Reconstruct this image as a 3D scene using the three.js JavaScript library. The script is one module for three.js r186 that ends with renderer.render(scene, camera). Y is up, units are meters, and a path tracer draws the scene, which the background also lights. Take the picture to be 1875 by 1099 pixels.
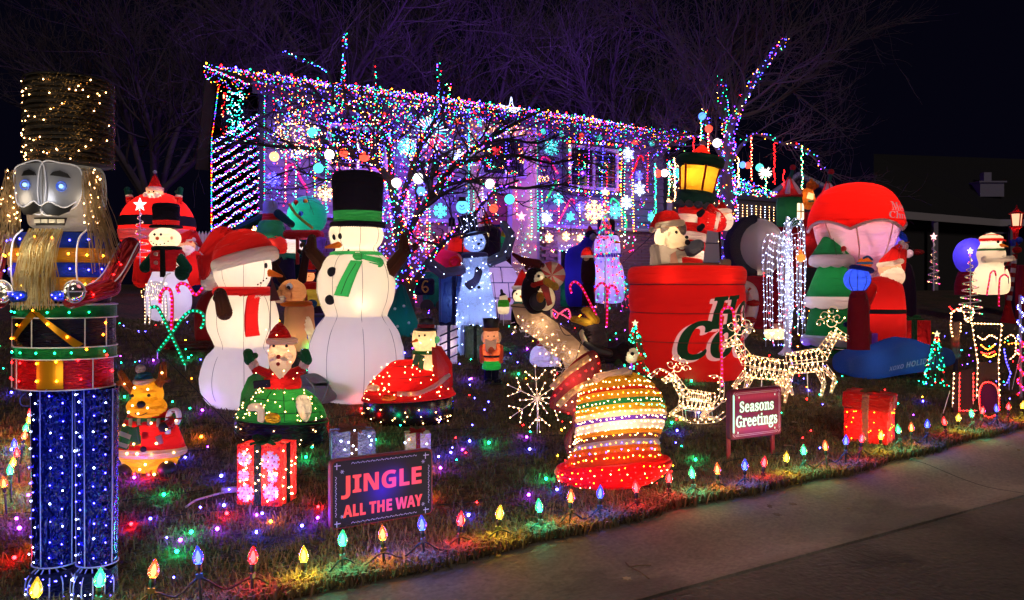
import * as THREE from 'three';
import { RoundedBoxGeometry } from 'three/addons/geometries/RoundedBoxGeometry.js';
import { MeshBVH } from 'three-mesh-bvh';
import { mergeGeometries } from 'three/addons/utils/BufferGeometryUtils.js';

// ---------- camera, sky, moonlight, exposure ----------
const W0 = 1875, H0 = 1099, F = 1500, CX = 937.5, HY = 520, EYE = 1.5;
const scene = new THREE.Scene();
const camera = new THREE.PerspectiveCamera(2 * Math.atan(H0 / 2 / F) * 180 / Math.PI, W0 / H0, 0.1, 400);
camera.position.set(0, EYE, 0);
camera.setViewOffset(W0, H0, 0, H0 / 2 - HY, W0, H0);
camera.updateProjectionMatrix();
const renderer = new THREE.WebGLRenderer({ antialias: true });
renderer.toneMapping = THREE.LinearToneMapping;
renderer.toneMappingExposure = 1.45;
renderer.shadowMap.enabled = true;
{ // night sky: almost black, a little blue over the roofs
  const w = 64, h = 32, d = new Float32Array(w * h * 4);
  for (let y = 0; y < h; y++) for (let x = 0; x < w; x++) {
    const e = Math.max(0, (y / (h - 1)) * 2 - 1), k = 1 - 0.45 * e, i = (y * w + x) * 4;
    d[i] = 0.0010 * k; d[i + 1] = 0.0009 * k; d[i + 2] = 0.0032 * k; d[i + 3] = 1;
  }
  const t = new THREE.DataTexture(d, w, h, THREE.RGBAFormat, THREE.FloatType);
  t.mapping = THREE.EquirectangularReflectionMapping; t.magFilter = THREE.LinearFilter; t.minFilter = THREE.LinearFilter; t.needsUpdate = true;
  scene.background = t; scene.environment = t;
}
const moon = new THREE.DirectionalLight(new THREE.Color(1, 0.86, 0.76), 0.4);
moon.position.set(6, 18, 16); moon.castShadow = true; moon.shadow.radius = 20;
Object.assign(moon.shadow.camera, { left: -25, right: 25, top: 25, bottom: -25, near: 1, far: 80 });
scene.add(moon); scene.add(moon.target); moon.target.position.set(0, 0, -12);

// ---------- helpers ----------
let seed = 7;
const rnd = () => { seed = (seed + 0x6d2b79f5) | 0; let t = Math.imul(seed ^ (seed >>> 15), 1 | seed); t = (t + Math.imul(t ^ (t >>> 7), 61 | t)) ^ t; return ((t ^ (t >>> 14)) >>> 0) / 4294967296; };
const rr = (a, b) => a + (b - a) * rnd();
const pick = (a) => a[Math.floor(rnd() * a.length)];
const V = (x, y, z = 0) => new THREE.Vector3(x, y, z);
const lerp = (a, b, t) => a + (b - a) * t;
const UX = 0.844, UD = 0.536;                        // the street's direction on the ground (x, distance)
const qOf = (x, d) => -UD * x + UX * d;              // metres from the camera towards the house, square to the street
const sm = (a, b, x) => { const t = Math.min(1, Math.max(0, (x - a) / (b - a))); return t * t * (3 - 2 * t); };
const EDGE = [[-60, 3.4], [0, 3.47], [1.3, 3.56], [2.1, 3.65], [3.1, 3.68], [3.8, 3.71], [4.8, 3.77], [6.2, 3.83], [8.1, 4.04], [12, 4.1], [400, 4.1]];
const edge0 = (u) => { for (let i = 1; i < EDGE.length; i++) if (u < EDGE[i][0]) { const [a, b] = [EDGE[i - 1], EDGE[i]], t = (u - a[0]) / (b[0] - a[0]); return lerp(a[1], b[1], t * t * (3 - 2 * t)); } return 4.1; };
const edgeQ = (u) => edge0(u) + 0.03 * Math.sin(u * 2.1) + 0.02 * Math.sin(u * 5.3 + 1) + 0.012 * Math.sin(u * 13);
function lawnH(x, d) {
  const q = qOf(x, d), u = UX * x + UD * d, LAWN = edge0(u);
  const bump = 0.02 * Math.sin(x * 1.7 + 1) * Math.sin(d * 1.3) + 0.015 * Math.sin(x * 3.1 + d * 2.3);
  return 0.105 + 0.115 * Math.max(0, Math.min(q, 14.2) - Math.max(LAWN, 4.0)) + bump * sm(0, 0.6, q - LAWN);
}
const used = new Map();
function nm(n) { const k = used.get(n) || 0; used.set(n, k + 1); return k ? n + '_' + String(k).padStart(3, '0') : n; }
function solve(px, py) {                              // the lawn point seen at a place of the photograph
  for (let d = 3; d < 60; d += 0.01) { const x = (px - CX) / F * d; if (EYE - (py - HY) / F * d <= lawnH(x, d)) return d; }
  return 25;
}
// A thing stands on the lawn; its parts are modelled in a grid whose unit is s metres, x to the right, y up
function T(name, label, category, { px, py, D, group, kind, up = 0, y } = {}) {
  const o = new THREE.Group();
  o.name = nm(name);
  if (D === undefined) D = solve(px, py);
  const x = (px - CX) / F * D, h = (y !== undefined ? y : lawnH(x, D)) + up;
  o.position.set(x, h, -D); o.scale.setScalar(D / F);
  o.px = px; o.by = HY - (h - EYE) / D * F; o.s = D / F; o.D = D;
  o.userData = { label, category };
  if (group) o.userData.group = group;
  if (kind) o.userData.kind = kind;
  scene.add(o);
  return o;
}
function W(name, label, category, group, kind) {      // a thing modelled in world metres
  const o = new THREE.Group();
  o.name = nm(name); o.userData = {};
  if (label) o.userData.label = label;
  if (category) o.userData.category = category;
  if (group) o.userData.group = group;
  if (kind) o.userData.kind = kind;
  scene.add(o); o.world = true;
  return o;
}
const A3 = new Set(['position', 'normal', 'uv']);
function N(g) {
  if (g.index) g = g.toNonIndexed();
  for (const k of Object.keys(g.attributes)) if (!A3.has(k)) g.deleteAttribute(k);
  if (!g.attributes.uv) g.setAttribute('uv', new THREE.BufferAttribute(new Float32Array(g.attributes.position.count * 2), 2));
  g.morphAttributes = {};
  return g;
}
const join = (list) => { const a = list.flat(Infinity).map(N); return a.length === 1 ? a[0] : mergeGeometries(a); };
function root(p) { while (p && p.px === undefined && !p.world && p.parent && p.parent !== scene) p = p.parent; return p; }
function add(p, name, geos, mat, { label, stuff } = {}) {
  const r = root(p), lit = mat.isMeshPhysicalMaterial && mat.transmission > 0, list = [geos].flat(Infinity);
  const g = join(list).clone();
  if (r && r.px !== undefined) g.translate(-r.px, r.by, 0);
  const m = new THREE.Mesh(g, mat);
  m.name = name; m.castShadow = m.receiveShadow = true;
  if (lit && mat.roughness === 1 && r && r.px !== undefined && !stuff) (r.shells ||= []).push([m, list.map((q) => N(q).attributes.position.count)]);
  if (label) m.userData.label = label;
  if (stuff) m.userData.kind = 'stuff';
  p.add(m);
  return m;
}
function top(name, label, category, geos, mat, { group, kind } = {}) {
  const m = new THREE.Mesh(join([geos]), mat);
  m.name = nm(name); m.castShadow = m.receiveShadow = true; m.userData = {};
  if (label) m.userData.label = label;
  if (category) m.userData.category = category;
  if (group) m.userData.group = group;
  if (kind) m.userData.kind = kind;
  scene.add(m);
  return m;
}
function lamp(o, x, y, z, rpx, color, k) {            // a lamp inside a lit thing: k is the light that reaches a shell rpx away
  const s = o.s || 1, l = new THREE.PointLight(new THREE.Color(...color), k * (o.px !== undefined ? 1.5 : 1) * (rpx * s) ** 2);
  l.position.set(x - (o.px || 0), (o.by || 0) - y, z); l.castShadow = true; l.shadow.radius = 2.2;
  if (o.world) l.position.set(x, y, z);
  o.add(l);
  return l;
}
// --- shapes in the grid of a thing: x right, y DOWN as read off the photograph, z towards the street
const place = (g, x, y, z = 0) => g.translate(x, -y, z);
function S(x, y, r, { sx = 1, sy = 1, sz = 1, z = 0, rz = 0, n = 26 } = {}) {
  const g = new THREE.SphereGeometry(r, n, Math.round(n * 0.66)); g.scale(sx, sy, sz); if (rz) g.rotateZ(rz); return place(g, x, y, z);
}
function B(x, y, w, h, d, { z = 0, r = 1.5, rz = 0, ry = 0, rx = 0 } = {}) {
  const g = r > 0 ? new RoundedBoxGeometry(w, h, d, 2, Math.min(r, w / 2.1, h / 2.1, d / 2.1)) : new THREE.BoxGeometry(w, h, d);
  if (rx) g.rotateX(rx); if (ry) g.rotateY(ry); if (rz) g.rotateZ(rz); return place(g, x, y, z);
}
function L(x, pts, { z = 0, n = 36, smooth = true, sz = 1, arc, a0, panels } = {}) { // lathe: [[radius, y], ...]
  let p = pts.map(([r, y]) => new THREE.Vector2(Math.max(0, r), -y));
  if (smooth) { const c = new THREE.SplineCurve(p); p = c.getPoints(pts.length * 5).map((v) => new THREE.Vector2(Math.max(0, v.x), v.y)); }
  if (p[0].y > p[p.length - 1].y) p.reverse();
  const g = new THREE.LatheGeometry(p, n, a0 || 0, arc || Math.PI * 2); g.scale(1, 1, sz);
  if (panels) { // sewn panels that belly out between puckered seams
    const q = g.attributes.position; for (let i = 0; i < q.count; i++) { const a = Math.atan2(q.getX(i), q.getZ(i)) - 0.35, near = Math.pow(Math.abs(Math.cos(a * panels / 2)), 6), k = 1 - 0.022 * near + 0.006 * near * Math.sin(q.getY(i) * 1.3) + 0.004 * Math.sin(q.getY(i) * 0.21 + a * 3); q.setX(i, q.getX(i) * k); q.setZ(i, q.getZ(i) * k); } g.computeVertexNormals(); }
  return g.translate(x, 0, z);
}
function orient(g, a, b) { const d = b.clone().sub(a); g.applyQuaternion(new THREE.Quaternion().setFromUnitVectors(V(0, 1, 0), d.normalize())); return g.translate(a.x, a.y, a.z); }
function C(a, b, ra, rb = ra, n = 16, fl = 1) {        // a tapered limb with round ends
  const A = V(a[0], -a[1], a[2] || 0), E = V(b[0], -b[1], b[2] || 0), len = A.distanceTo(E), p = [];
  for (let i = 0; i <= 5; i++) { const t = -Math.PI / 2 + i * Math.PI / 10; p.push(new THREE.Vector2(ra * Math.cos(t), ra * Math.sin(t) * fl)); }
  for (let i = 0; i <= 5; i++) { const t = i * Math.PI / 10; p.push(new THREE.Vector2(rb * Math.cos(t), len + rb * Math.sin(t) * fl)); }
  p[0].x = p[p.length - 1].x = 0;
  return orient(new THREE.LatheGeometry(p, n), A, E);
}
function K(a, b, ra, rb, n = 20, open = false) {       // a straight cone or cylinder between two points
  const A = V(a[0], -a[1], a[2] || 0), E = V(b[0], -b[1], b[2] || 0), len = A.distanceTo(E);
  const g = new THREE.CylinderGeometry(rb, ra, len, n, 1, open).translate(0, len / 2, 0);
  return orient(g, A, E);
}
function TU(pts, r, { closed = false, seg, n = 6 } = {}) {
  const c = new THREE.CatmullRomCurve3(pts.map((p) => V(p[0], -p[1], p[2] || 0)), closed);
  return new THREE.TubeGeometry(c, seg || pts.length * 5, r, n, closed);
}
function E(pts, d, { z = 0, bev = 1.5, smooth = false, bs = 2, holes } = {}) { // a padded outline of thickness d
  const sh = new THREE.Shape();
  if (smooth) { const c = new THREE.CatmullRomCurve3(pts.map((p) => V(p[0], -p[1])), true).getPoints(pts.length * 5); sh.setFromPoints(c.slice(0, -1).map((v) => new THREE.Vector2(v.x, v.y))); }
  else sh.setFromPoints(pts.map((p) => new THREE.Vector2(p[0], -p[1])));
  if (holes) for (const hpts of holes) sh.holes.push(new THREE.Path(hpts.map((p) => new THREE.Vector2(p[0], -p[1]))));
  const t = Math.min(bev, d * 0.49);
  const g = new THREE.ExtrudeGeometry(sh, { depth: Math.max(0.01, d - 2 * t), bevelEnabled: bev > 0, bevelThickness: t, bevelSize: bev, bevelOffset: -bev, bevelSegments: bs, curveSegments: 8 });
  return g.translate(0, 0, z - d / 2 + t);
}
const R = (x, y, r, t, z = 0, rx = 0, ry = 0) => { const g = new THREE.TorusGeometry(r, t, 8, 40); if (rx) g.rotateX(rx); if (ry) g.rotateY(ry); return place(g, x, y, z); };
const zOn = (cx, cy, r, x, y, rz = r) => rz * Math.sqrt(Math.max(0, 1 - ((x - cx) / r) ** 2 - ((y - cy) / r) ** 2));
const rAt = (prof, y) => { for (let i = 1; i < prof.length; i++) { const [r0, y0] = prof[i - 1], [r1, y1] = prof[i]; if ((y - y0) * (y - y1) <= 0 && y0 !== y1) return lerp(r0, r1, (y - y0) / (y1 - y0)); } return 0; };
const zL = (prof, cx, x, y) => Math.sqrt(Math.max(0, rAt(prof, y) ** 2 - (x - cx) ** 2));
function subd(g) { g = N(g); for (let k = 0; k < 3; k++) { const a = g.attributes.position.array, out = []; for (let t = 0; t < a.length; t += 9) { const v = [0, 3, 6].map((j) => [a[t + j], a[t + j + 1], a[t + j + 2]]), m = [[0, 1], [1, 2], [2, 0]].map(([i, j]) => v[i].map((x, q) => (x + v[j][q]) / 2)); out.push(...v[0], ...m[0], ...m[2], ...m[0], ...v[1], ...m[1], ...m[2], ...m[1], ...v[2], ...m[0], ...m[1], ...m[2]); } g = N(new THREE.BufferGeometry().setAttribute('position', new THREE.Float32BufferAttribute(out, 3))); } return g; }
function drape(g, cx, prof, off = 0, sz = 1) {        // lay a flat piece on a turned body
  g = subd(g);
  const p = g.attributes.position; for (let i = 0; i < p.count; i++) p.setZ(i, p.getZ(i) + off + zL(prof, cx, p.getX(i), -p.getY(i)) * sz); g.computeVertexNormals(); return g;
}
function spin(g, x, y, a) { g.translate(-x, y, 0); g.rotateZ(a); return g.translate(x, -y, 0); }  // turn a finished shape about a point
function yaw(g, x, a, z = 0) { g.translate(-x, 0, -z); g.rotateY(a); return g.translate(x, 0, z); }
// --- textures and materials
function tex(w, h, f, { srgb = false, rx = 1, ry = 1 } = {}) {
  const d = new Uint8Array(w * h * 4);
  for (let y = 0; y < h; y++) for (let x = 0; x < w; x++) { const c = f(x / w, y / h, x, y); for (let k = 0; k < 3; k++) d[(y * w + x) * 4 + k] = Math.max(0, Math.min(255, (c.length ? c[k] : c) * 255)); d[(y * w + x) * 4 + 3] = 255; }
  const t = new THREE.DataTexture(d, w, h); t.wrapS = t.wrapT = THREE.RepeatWrapping; t.magFilter = THREE.LinearFilter; t.minFilter = THREE.LinearFilter;
  if (srgb) t.colorSpace = THREE.SRGBColorSpace; t.repeat.set(rx, ry); t.needsUpdate = true; return t;
}
const perm = Array.from({ length: 4096 }, () => rnd());
const hsh = (x, y, p) => perm[((((x % p) + p) % p) * 57 + (((y % p) + p) % p) * 131) & 4095];
function vn(x, y, p) { const a = Math.floor(x), b = Math.floor(y), u = x - a, v = y - b, s = u * u * (3 - 2 * u), t = v * v * (3 - 2 * v); return lerp(lerp(hsh(a, b, p), hsh(a + 1, b, p), s), lerp(hsh(a, b + 1, p), hsh(a + 1, b + 1, p), s), t); }
const fbm = (u, v, f, o = 4) => { let s = 0, a = 0.5, n = 0; for (let i = 0; i < o; i++) { s += a * vn(u * f, v * f, f); n += a; a *= 0.5; f *= 2; } return s / n; };
const TX = {
  wrinkle: tex(256, 256, (u, v) => { const n = fbm(u, v, 6, 4); return 0.5 + 0.5 * Math.sin(n * 9 + v * 6.283 * 2) * (0.4 + 0.6 * fbm(v, u, 4, 2)); }),
  crinkle: tex(256, 256, (u, v) => { const n = fbm(u, v, 24, 3); return Math.abs(n - 0.5) * 2; }),
  grain: tex(256, 256, (u, v) => fbm(u, v, 48, 3)),
};
function canvas(w, h, draw) { const c = document.createElement('canvas'); c.width = w; c.height = h; draw(c.getContext('2d'), w, h); const t = new THREE.CanvasTexture(c); t.colorSpace = THREE.SRGBColorSpace; return t; }
const MC = new Map(), key = (...a) => JSON.stringify(a);
const cached = (k, f) => { if (!MC.has(k)) MC.set(k, f()); return MC.get(k); };
const col = (c) => Array.isArray(c) ? new THREE.Color().setRGB(...c) : new THREE.Color(c);
const fab = (c, t = 0.5, map) => { const make = () => new THREE.MeshPhysicalMaterial({ color: col(c), roughness: 1, transmission: t, thickness: 0, specularIntensity: 0.25, side: THREE.DoubleSide, bumpMap: TX.wrinkle, bumpScale: 0.022, map: map || null }); return map ? make() : cached(key('fab', c, t), make); };
const std = (c, rough = 0.7, metal = 0, o) => o ? new THREE.MeshStandardMaterial({ color: col(c), roughness: rough, metalness: metal, ...o }) : cached(key('std', c, rough, metal), () => new THREE.MeshStandardMaterial({ color: col(c), roughness: rough, metalness: metal, side: THREE.DoubleSide }));
const foil = (c, rough = 0.3) => cached(key('foil', c, rough), () => new THREE.MeshPhysicalMaterial({ color: col(c), roughness: rough, metalness: 0.65, bumpMap: TX.crinkle, bumpScale: 0.02, side: THREE.DoubleSide }));
const glow = (c) => cached(key('em', c), () => new THREE.MeshStandardMaterial({ color: 0x111111, roughness: 0.6, emissive: new THREE.Color(Math.max(...c) ? c[0] / Math.max(...c) : 0, c[1] / Math.max(...c), c[2] / Math.max(...c)), emissiveIntensity: Math.max(...c) }));
const BL = 60, LED = {   // light-emitting colours, linear
  r: [BL, 0.005 * BL, 0.006 * BL], g: [0.003 * BL, 0.5 * BL, 0.17 * BL], b: [0.055 * BL, 0.045 * BL, 1.25 * BL], y: [0.95 * BL, 0.42 * BL, 0.01 * BL], o: [BL, 0.2 * BL, 0.006 * BL], w: [0.9 * BL, 0.44 * BL, 0.15 * BL], c: [0.42 * BL, 0.5 * BL, 0.85 * BL],
  p: [0.9 * BL, 0.012 * BL, 0.22 * BL], t: [0.01 * BL, 0.48 * BL, 0.52 * BL], v: [0.24 * BL, 0.02 * BL, 1.1 * BL],
};
const bulbGeo = new Map();
function bulbShape(r, big) { return big ? new THREE.IcosahedronGeometry(r, 1) : new THREE.OctahedronGeometry(r, 0); }
// one part of bulbs: [x, y, z, colour]; flip = y down as in a thing's grid
function bulbs(p, name, list, r, { dim = 1, big = false } = {}) {
  const keys = [...new Set(list.map((b) => b[3]))], geos = [], r0 = root(p), grid = r0 && r0.px !== undefined, mats = [];
  const unit = N(bulbShape(r * 0.85, big)), up = unit.attributes.position.array, un = unit.attributes.normal.array, cnt = unit.attributes.position.count;
  const pos = new Float32Array(list.length * cnt * 3), nor = new Float32Array(pos.length), uv = new Float32Array(list.length * cnt * 2), g = new THREE.BufferGeometry();
  let at = 0;
  keys.forEach((k, ki) => {
    const from = at;
    for (const b of list) if (b[3] === k) {
      const x = grid ? b[0] - r0.px : b[0], y = grid ? r0.by - b[1] : b[1], f = rr(0.85, 1.15);
      for (let i = 0; i < cnt; i++) { pos[at * 3] = up[i * 3] * f + x; pos[at * 3 + 1] = up[i * 3 + 1] * f + y; pos[at * 3 + 2] = up[i * 3 + 2] * f + b[2]; nor.set(un.subarray(i * 3, i * 3 + 3), at * 3); at++; }
    }
    g.addGroup(from, at - from, ki);
    mats.push(glow(LED[k].map((v) => v * dim * 0.42)));
  });
  g.setAttribute('position', new THREE.BufferAttribute(pos, 3)); g.setAttribute('normal', new THREE.BufferAttribute(nor, 3)); g.setAttribute('uv', new THREE.BufferAttribute(uv, 2));
  const m = new THREE.Mesh(g, mats); m.name = name; m.userData.kind = 'stuff'; p.add(m);
  return m;
}
function along(pts, step, jit = 0) {                    // points at equal steps along a polyline
  const out = []; let rest = 0;
  for (let i = 0; i + 1 < pts.length; i++) {
    const a = V(...pts[i]), b = V(...pts[i + 1]), l = a.distanceTo(b);
    for (let t = rest; t < l; t += step) { const p = a.clone().lerp(b, t / l); out.push([p.x + rr(-jit, jit), p.y + rr(-jit, jit), p.z + rr(-jit, jit)]); }
    rest = (rest - l) % step; if (rest < 0) rest += step;
  }
  return out;
}
const MULTI = ['r', 'g', 'b', 'o', 'b', 'g', 'r', 'v', 'b', 'y'];
const at = (px, py, D) => V((px - CX) / F * D, EYE - (py - HY) / F * D, -D);   // a point D metres off
function copyOf(src, name, label, { px, py, D, y, k = 1, ry = 0 } = {}) {
  const c = src.clone(); c.name = nm(name); scene.add(c); c.userData = { ...src.userData };
  if (label) c.userData.label = label;
  c.position.set(px, y, D); c.scale.copy(src.scale).multiplyScalar(k); c.rotation.y = src.rotation.y + ry;
  return c;
}
// ================= ground, kerb, street =================
const wp = (u, q, y) => V(UX * u - UD * q, y, -(UD * u + UX * q));   // street coordinates to world
{
  // lawn sheet
  const us = [], qs = [];
  for (let u = -300; u < -14; u += 26) us.push(u); for (let u = -14; u < 26; u += 0.25) us.push(u); for (let u = 26; u <= 320; u += 26) us.push(u);
  for (let i = 0; i <= 60; i++) qs.push(i * 0.2); for (let q = 12.75; q < 20; q += 0.75) qs.push(q); for (let q = 22; q < 330; q *= 1.35) qs.push(q);
  const pos = [], uv = [], idx = [];
  qs.forEach((dq) => us.forEach((u) => { const q = edgeQ(u) + dq, x = UX * u - UD * q, d = UD * u + UX * q; pos.push(x, lawnH(x, d), -d); uv.push(u, q); }));
  const n = us.length;
  for (let j = 0; j + 1 < qs.length; j++) for (let i = 0; i + 1 < n; i++) { const a = j * n + i; idx.push(a, a + 1, a + n, a + 1, a + n + 1, a + n); }
  const g = new THREE.BufferGeometry(); g.setAttribute('position', new THREE.Float32BufferAttribute(pos, 3)); g.setAttribute('uv', new THREE.Float32BufferAttribute(uv, 2)); g.setIndex(idx); g.computeVertexNormals();
  const t = tex(512, 512, (u, v) => { const a = fbm(u, v, 5, 4), b = fbm(u + 0.3, v, 90, 2), gr = sm(0.5, 0.7, fbm(u, v + 0.4, 4, 3)); const k = 0.55 + 0.9 * b * (0.6 + 0.7 * a); return [lerp(0.30, 0.21, gr) * k, lerp(0.225, 0.22, gr) * k, lerp(0.14, 0.11, gr) * k]; }, { srgb: true, rx: 0.45, ry: 0.45 });
  const bt = tex(256, 256, (u, v) => fbm(u, v, 60, 3), { rx: 1.4, ry: 1.4 });
  top('lawn', 'sloping lawn of dormant brown grass from the kerb up to the house', 'lawn', g, new THREE.MeshStandardMaterial({ map: t, roughness: 1, bumpMap: bt, bumpScale: 0.03, side: THREE.DoubleSide }), { kind: 'structure' });
  // kerb: a rolled concrete edge and gutter, in slabs with joints; the street beyond the joint
  const conc = (a, b) => new THREE.MeshStandardMaterial({ color: 0xffffff, roughness: 0.93, side: THREE.DoubleSide,
    map: tex(512, 512, (u, v) => { const n = fbm(u, v, 4, 5), f = fbm(u + 0.5, v, 128, 2), sp = fbm(u, v + 0.2, 60, 2) > 0.8 ? 0.9 : 1; const st = sm(0.58, 0.72, fbm(u + 0.7, v + 0.1, 3, 4)), k = (0.7 + 0.42 * n + 0.22 * (f - 0.5)) * sp * (1 - 0.3 * st); return [a * k, a * 0.9 * k, a * 0.82 * k]; }, { srgb: true, rx: 0.4, ry: 0.4 }), bumpMap: TX.grain, bumpScale: b });
  const strip = (u0, u1, prof, step = 0.5) => {
    const P = [], U = [], I = [], m = prof.length, N1 = Math.max(1, Math.round((u1 - u0) / step));
    for (let i = 0; i <= N1; i++) { const u = lerp(u0, u1, i / N1); prof.forEach(([q, y]) => { const w = wp(u, q > 2.942 ? lerp(2.945, edge0(u) + 0.24, (q - 2.945) / 1.415) : q, y); P.push(w.x, w.y, w.z); U.push(u, q + y); }); }
    for (let i = 0; i < N1; i++) for (let j = 0; j + 1 < m; j++) { const a = i * m + j; I.push(a, a + m, a + 1, a + 1, a + m, a + m + 1); }
    const gg = new THREE.BufferGeometry(); gg.setAttribute('position', new THREE.Float32BufferAttribute(P, 3)); gg.setAttribute('uv', new THREE.Float32BufferAttribute(U, 2)); gg.setIndex(I); gg.computeVertexNormals(); return gg;
  };
  const prof = []; for (let i = 0; i <= 22; i++) { const q = lerp(2.945, 4.36, i / 22); prof.push([q, 0.012 + 0.085 * sm(3.35, 4.05, q) - 0.012 * sm(3.5, 3.2, q) * sm(2.9, 3.3, q)]); }
  prof.unshift([2.94, -0.08], [2.943, prof[0][1] - 0.001], [2.944, prof[0][1]]); prof.splice(3, 1, [2.95, prof[2][1]]); prof.push([4.36, -0.1]);
  const cm = conc(0.56, 0.004), kerb = W('kerb', 'rolled concrete kerb and gutter along the edge of the lawn', null, null, 'structure');
  const cuts = [-60, -12, -6.2, -1.1, 6.2, 11.6, 17, 23, 70];
  for (let i = 0; i + 1 < cuts.length; i++) add(kerb, nm('kerb_slab'), strip(cuts[i] + 0.006, cuts[i + 1] - 0.006, prof), cm);
  const st = []; for (let q = -60; q < 2.9; q += q < -2 ? 12 : 0.6) st.push([q, 0.006]); st.push([2.915, 0.006], [2.923, 0.0058], [2.925, 0.004], [2.93, -0.08]);
  top('street', 'dark concrete street pavement in front of the kerb', 'street', strip(-160, 200, st, 4), conc(0.42, 0.006), { kind: 'structure' });
  top('joint_soil', 'dirt filled joint under the kerb slabs', 'joint', strip(-160, 200, [[2.4, -0.03], [4.4, -0.03]], 6), std(0x0d0b0a, 1), { kind: 'structure' });
}
// grass tufts
{
  const tuft = (n, h) => { const P = []; for (let i = 0; i < n; i++) { const a = rr(0, 6.283), r = rr(0, 0.035), x = Math.cos(a) * r, z = Math.sin(a) * r, hh = h * rr(0.5, 1.1), b = rr(0, 6.283), l = hh * rr(0.4, 1.3), w = 0.0022; const dx = Math.cos(b), dz = Math.sin(b), px = -dz * w, pz = dx * w; const mx = x + dx * l * 0.4, mz = z + dz * l * 0.4, tx = x + dx * l, tz = z + dz * l; P.push(x - px, 0, z - pz, x + px, 0, z + pz, mx + px, hh * 0.75, mz + pz, x - px, 0, z - pz, mx + px, hh * 0.75, mz + pz, mx - px, hh * 0.75, mz - pz, mx - px, hh * 0.75, mz - pz, mx + px, hh * 0.75, mz + pz, tx, hh * rr(0.7, 1), tz); } const g = new THREE.BufferGeometry(); g.setAttribute('position', new THREE.Float32BufferAttribute(P, 3)); g.computeVertexNormals(); return g; };
  const sets = [];
  for (let i = 0; i < 70000; i++) {
    const u = rr(-7, 17), qq = edgeQ(u) + 0.02 + Math.pow(rnd(), 1.7) * 8.5, x = UX * u - UD * qq, d = UD * u + UX * qq;
    if (d < 3 || Math.abs(x / d) > 0.68 || (EYE - lawnH(x, d)) / d > 0.45) continue;
    if (rnd() > Math.min(1, 9 / d)) continue;
    sets.push([x, d, qq - edgeQ(u)]);
  }
  [0, 1].forEach((kind) => {
    const mine = sets.filter((_, i) => i % 2 === kind), g = tuft(9, kind ? 0.05 : 0.035);
    const m = new THREE.InstancedMesh(g, new THREE.MeshStandardMaterial({ color: 0xffffff, roughness: 0.9, side: THREE.DoubleSide }), mine.length);
    const M = new THREE.Matrix4(), q = new THREE.Quaternion(), c = new THREE.Color();
    mine.forEach(([x, d, e], i) => { q.setFromAxisAngle(V(0, 1, 0), rr(0, 6.28)); const s = rr(0.6, 1.4) * (1 + 0.5 * sm(0.25, 0, e)); M.compose(V(x, lawnH(x, d) - 0.004, -d), q, V(s, s, s)); m.setMatrixAt(i, M); const gr = sm(0.52, 0.72, fbm(x * 0.11 + 3, d * 0.11 + 5, 5, 3)) * 0.7 + rr(0, 0.2), k = rr(0.5, 1.15); c.setRGB(lerp(0.17, 0.07, gr) * k, lerp(0.115, 0.085, gr) * k, lerp(0.055, 0.03, gr) * k); m.setColorAt(i, c); });
    m.name = nm('grass'); m.userData = { label: kind ? 'taller tufts of dry brown grass all over the lawn' : 'short blades of dry brown grass all over the lawn', category: 'grass', kind: 'stuff' }; m.receiveShadow = m.castShadow = true; scene.add(m);
  });
  // fallen leaves
  const lf = E([[0, -10], [4, -6], [9, -7], [6, 0], [9, 6], [3, 6], [0, 11], [-3, 6], [-9, 6], [-6, 0], [-9, -7], [-4, -6]], 0.8, { bev: 0 }); lf.rotateX(-Math.PI / 2);
  const lm = new THREE.InstancedMesh(lf, std(0xffffff, 0.8), 420), M = new THREE.Matrix4(), c = new THREE.Color();
  for (let i = 0; i < 420; i++) { const u = rr(-5, 14), q = edgeQ(u) + 0.05 + Math.pow(rnd(), 1.6) * 6, x = UX * u - UD * q, d = UD * u + UX * q, s = rr(0.0018, 0.004); M.compose(V(x, lawnH(x, d) + rr(0.01, 0.03), -d), new THREE.Quaternion().setFromEuler(new THREE.Euler(rr(-0.6, 0.6), rr(0, 6), rr(-0.6, 0.6))), V(s, s, s)); lm.setMatrixAt(i, M); const k = rr(0.4, 1.1); lm.setColorAt(i, c.setRGB(0.2 * k, 0.13 * k, 0.07 * k)); }
  for (let i = 370; i < 420; i++) { const u = rr(-1, 12), q = lerp(2.98, edge0(u), Math.pow(rnd(), 0.5)), w = wp(u, q, 0), s = rr(0.0012, 0.0028); M.compose(V(w.x, 0.02 + 0.09 * sm(0.62, 0.1, edge0(u) - q), w.z), new THREE.Quaternion().setFromEuler(new THREE.Euler(rr(-0.4, 0.4), rr(0, 6), rr(-0.4, 0.4))), V(s, s, s)); lm.setMatrixAt(i, M); }
  lm.name = 'fallen_leaves'; lm.userData = { label: 'small dry leaves scattered over the brown lawn', category: 'leaves', kind: 'stuff' }; scene.add(lm);
  // a twig and a scrap of leaf on the kerb
  const k0 = solveK(1155, 1045); const tw = W('twig', 'thin bent twig lying on the concrete kerb', 'twig'); tw.position.copy(k0);
  add(tw, 'stem', [TU([[-0.02, -0.008, -0.13], [0.0, -0.012, -0.02], [0.04, -0.012, 0.06], [0.07, -0.01, 0.15]], 0.004), TU([[0, -0.012, -0.02], [0.06, -0.016, -0.03], [0.11, -0.02, -0.02]], 0.0025)], std(0x5a4432, 0.9));
  const k1 = solveK(1148, 1064); const lv = W('dry_leaf', 'small pale dry leaf lying on the kerb beside the twig', 'leaf'); lv.position.copy(k1).add(V(0, 0.012, 0)); lv.scale.setScalar(0.0026);
  add(lv, 'blade', lf.clone(), std(0xa8987a, 0.9));
}
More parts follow.
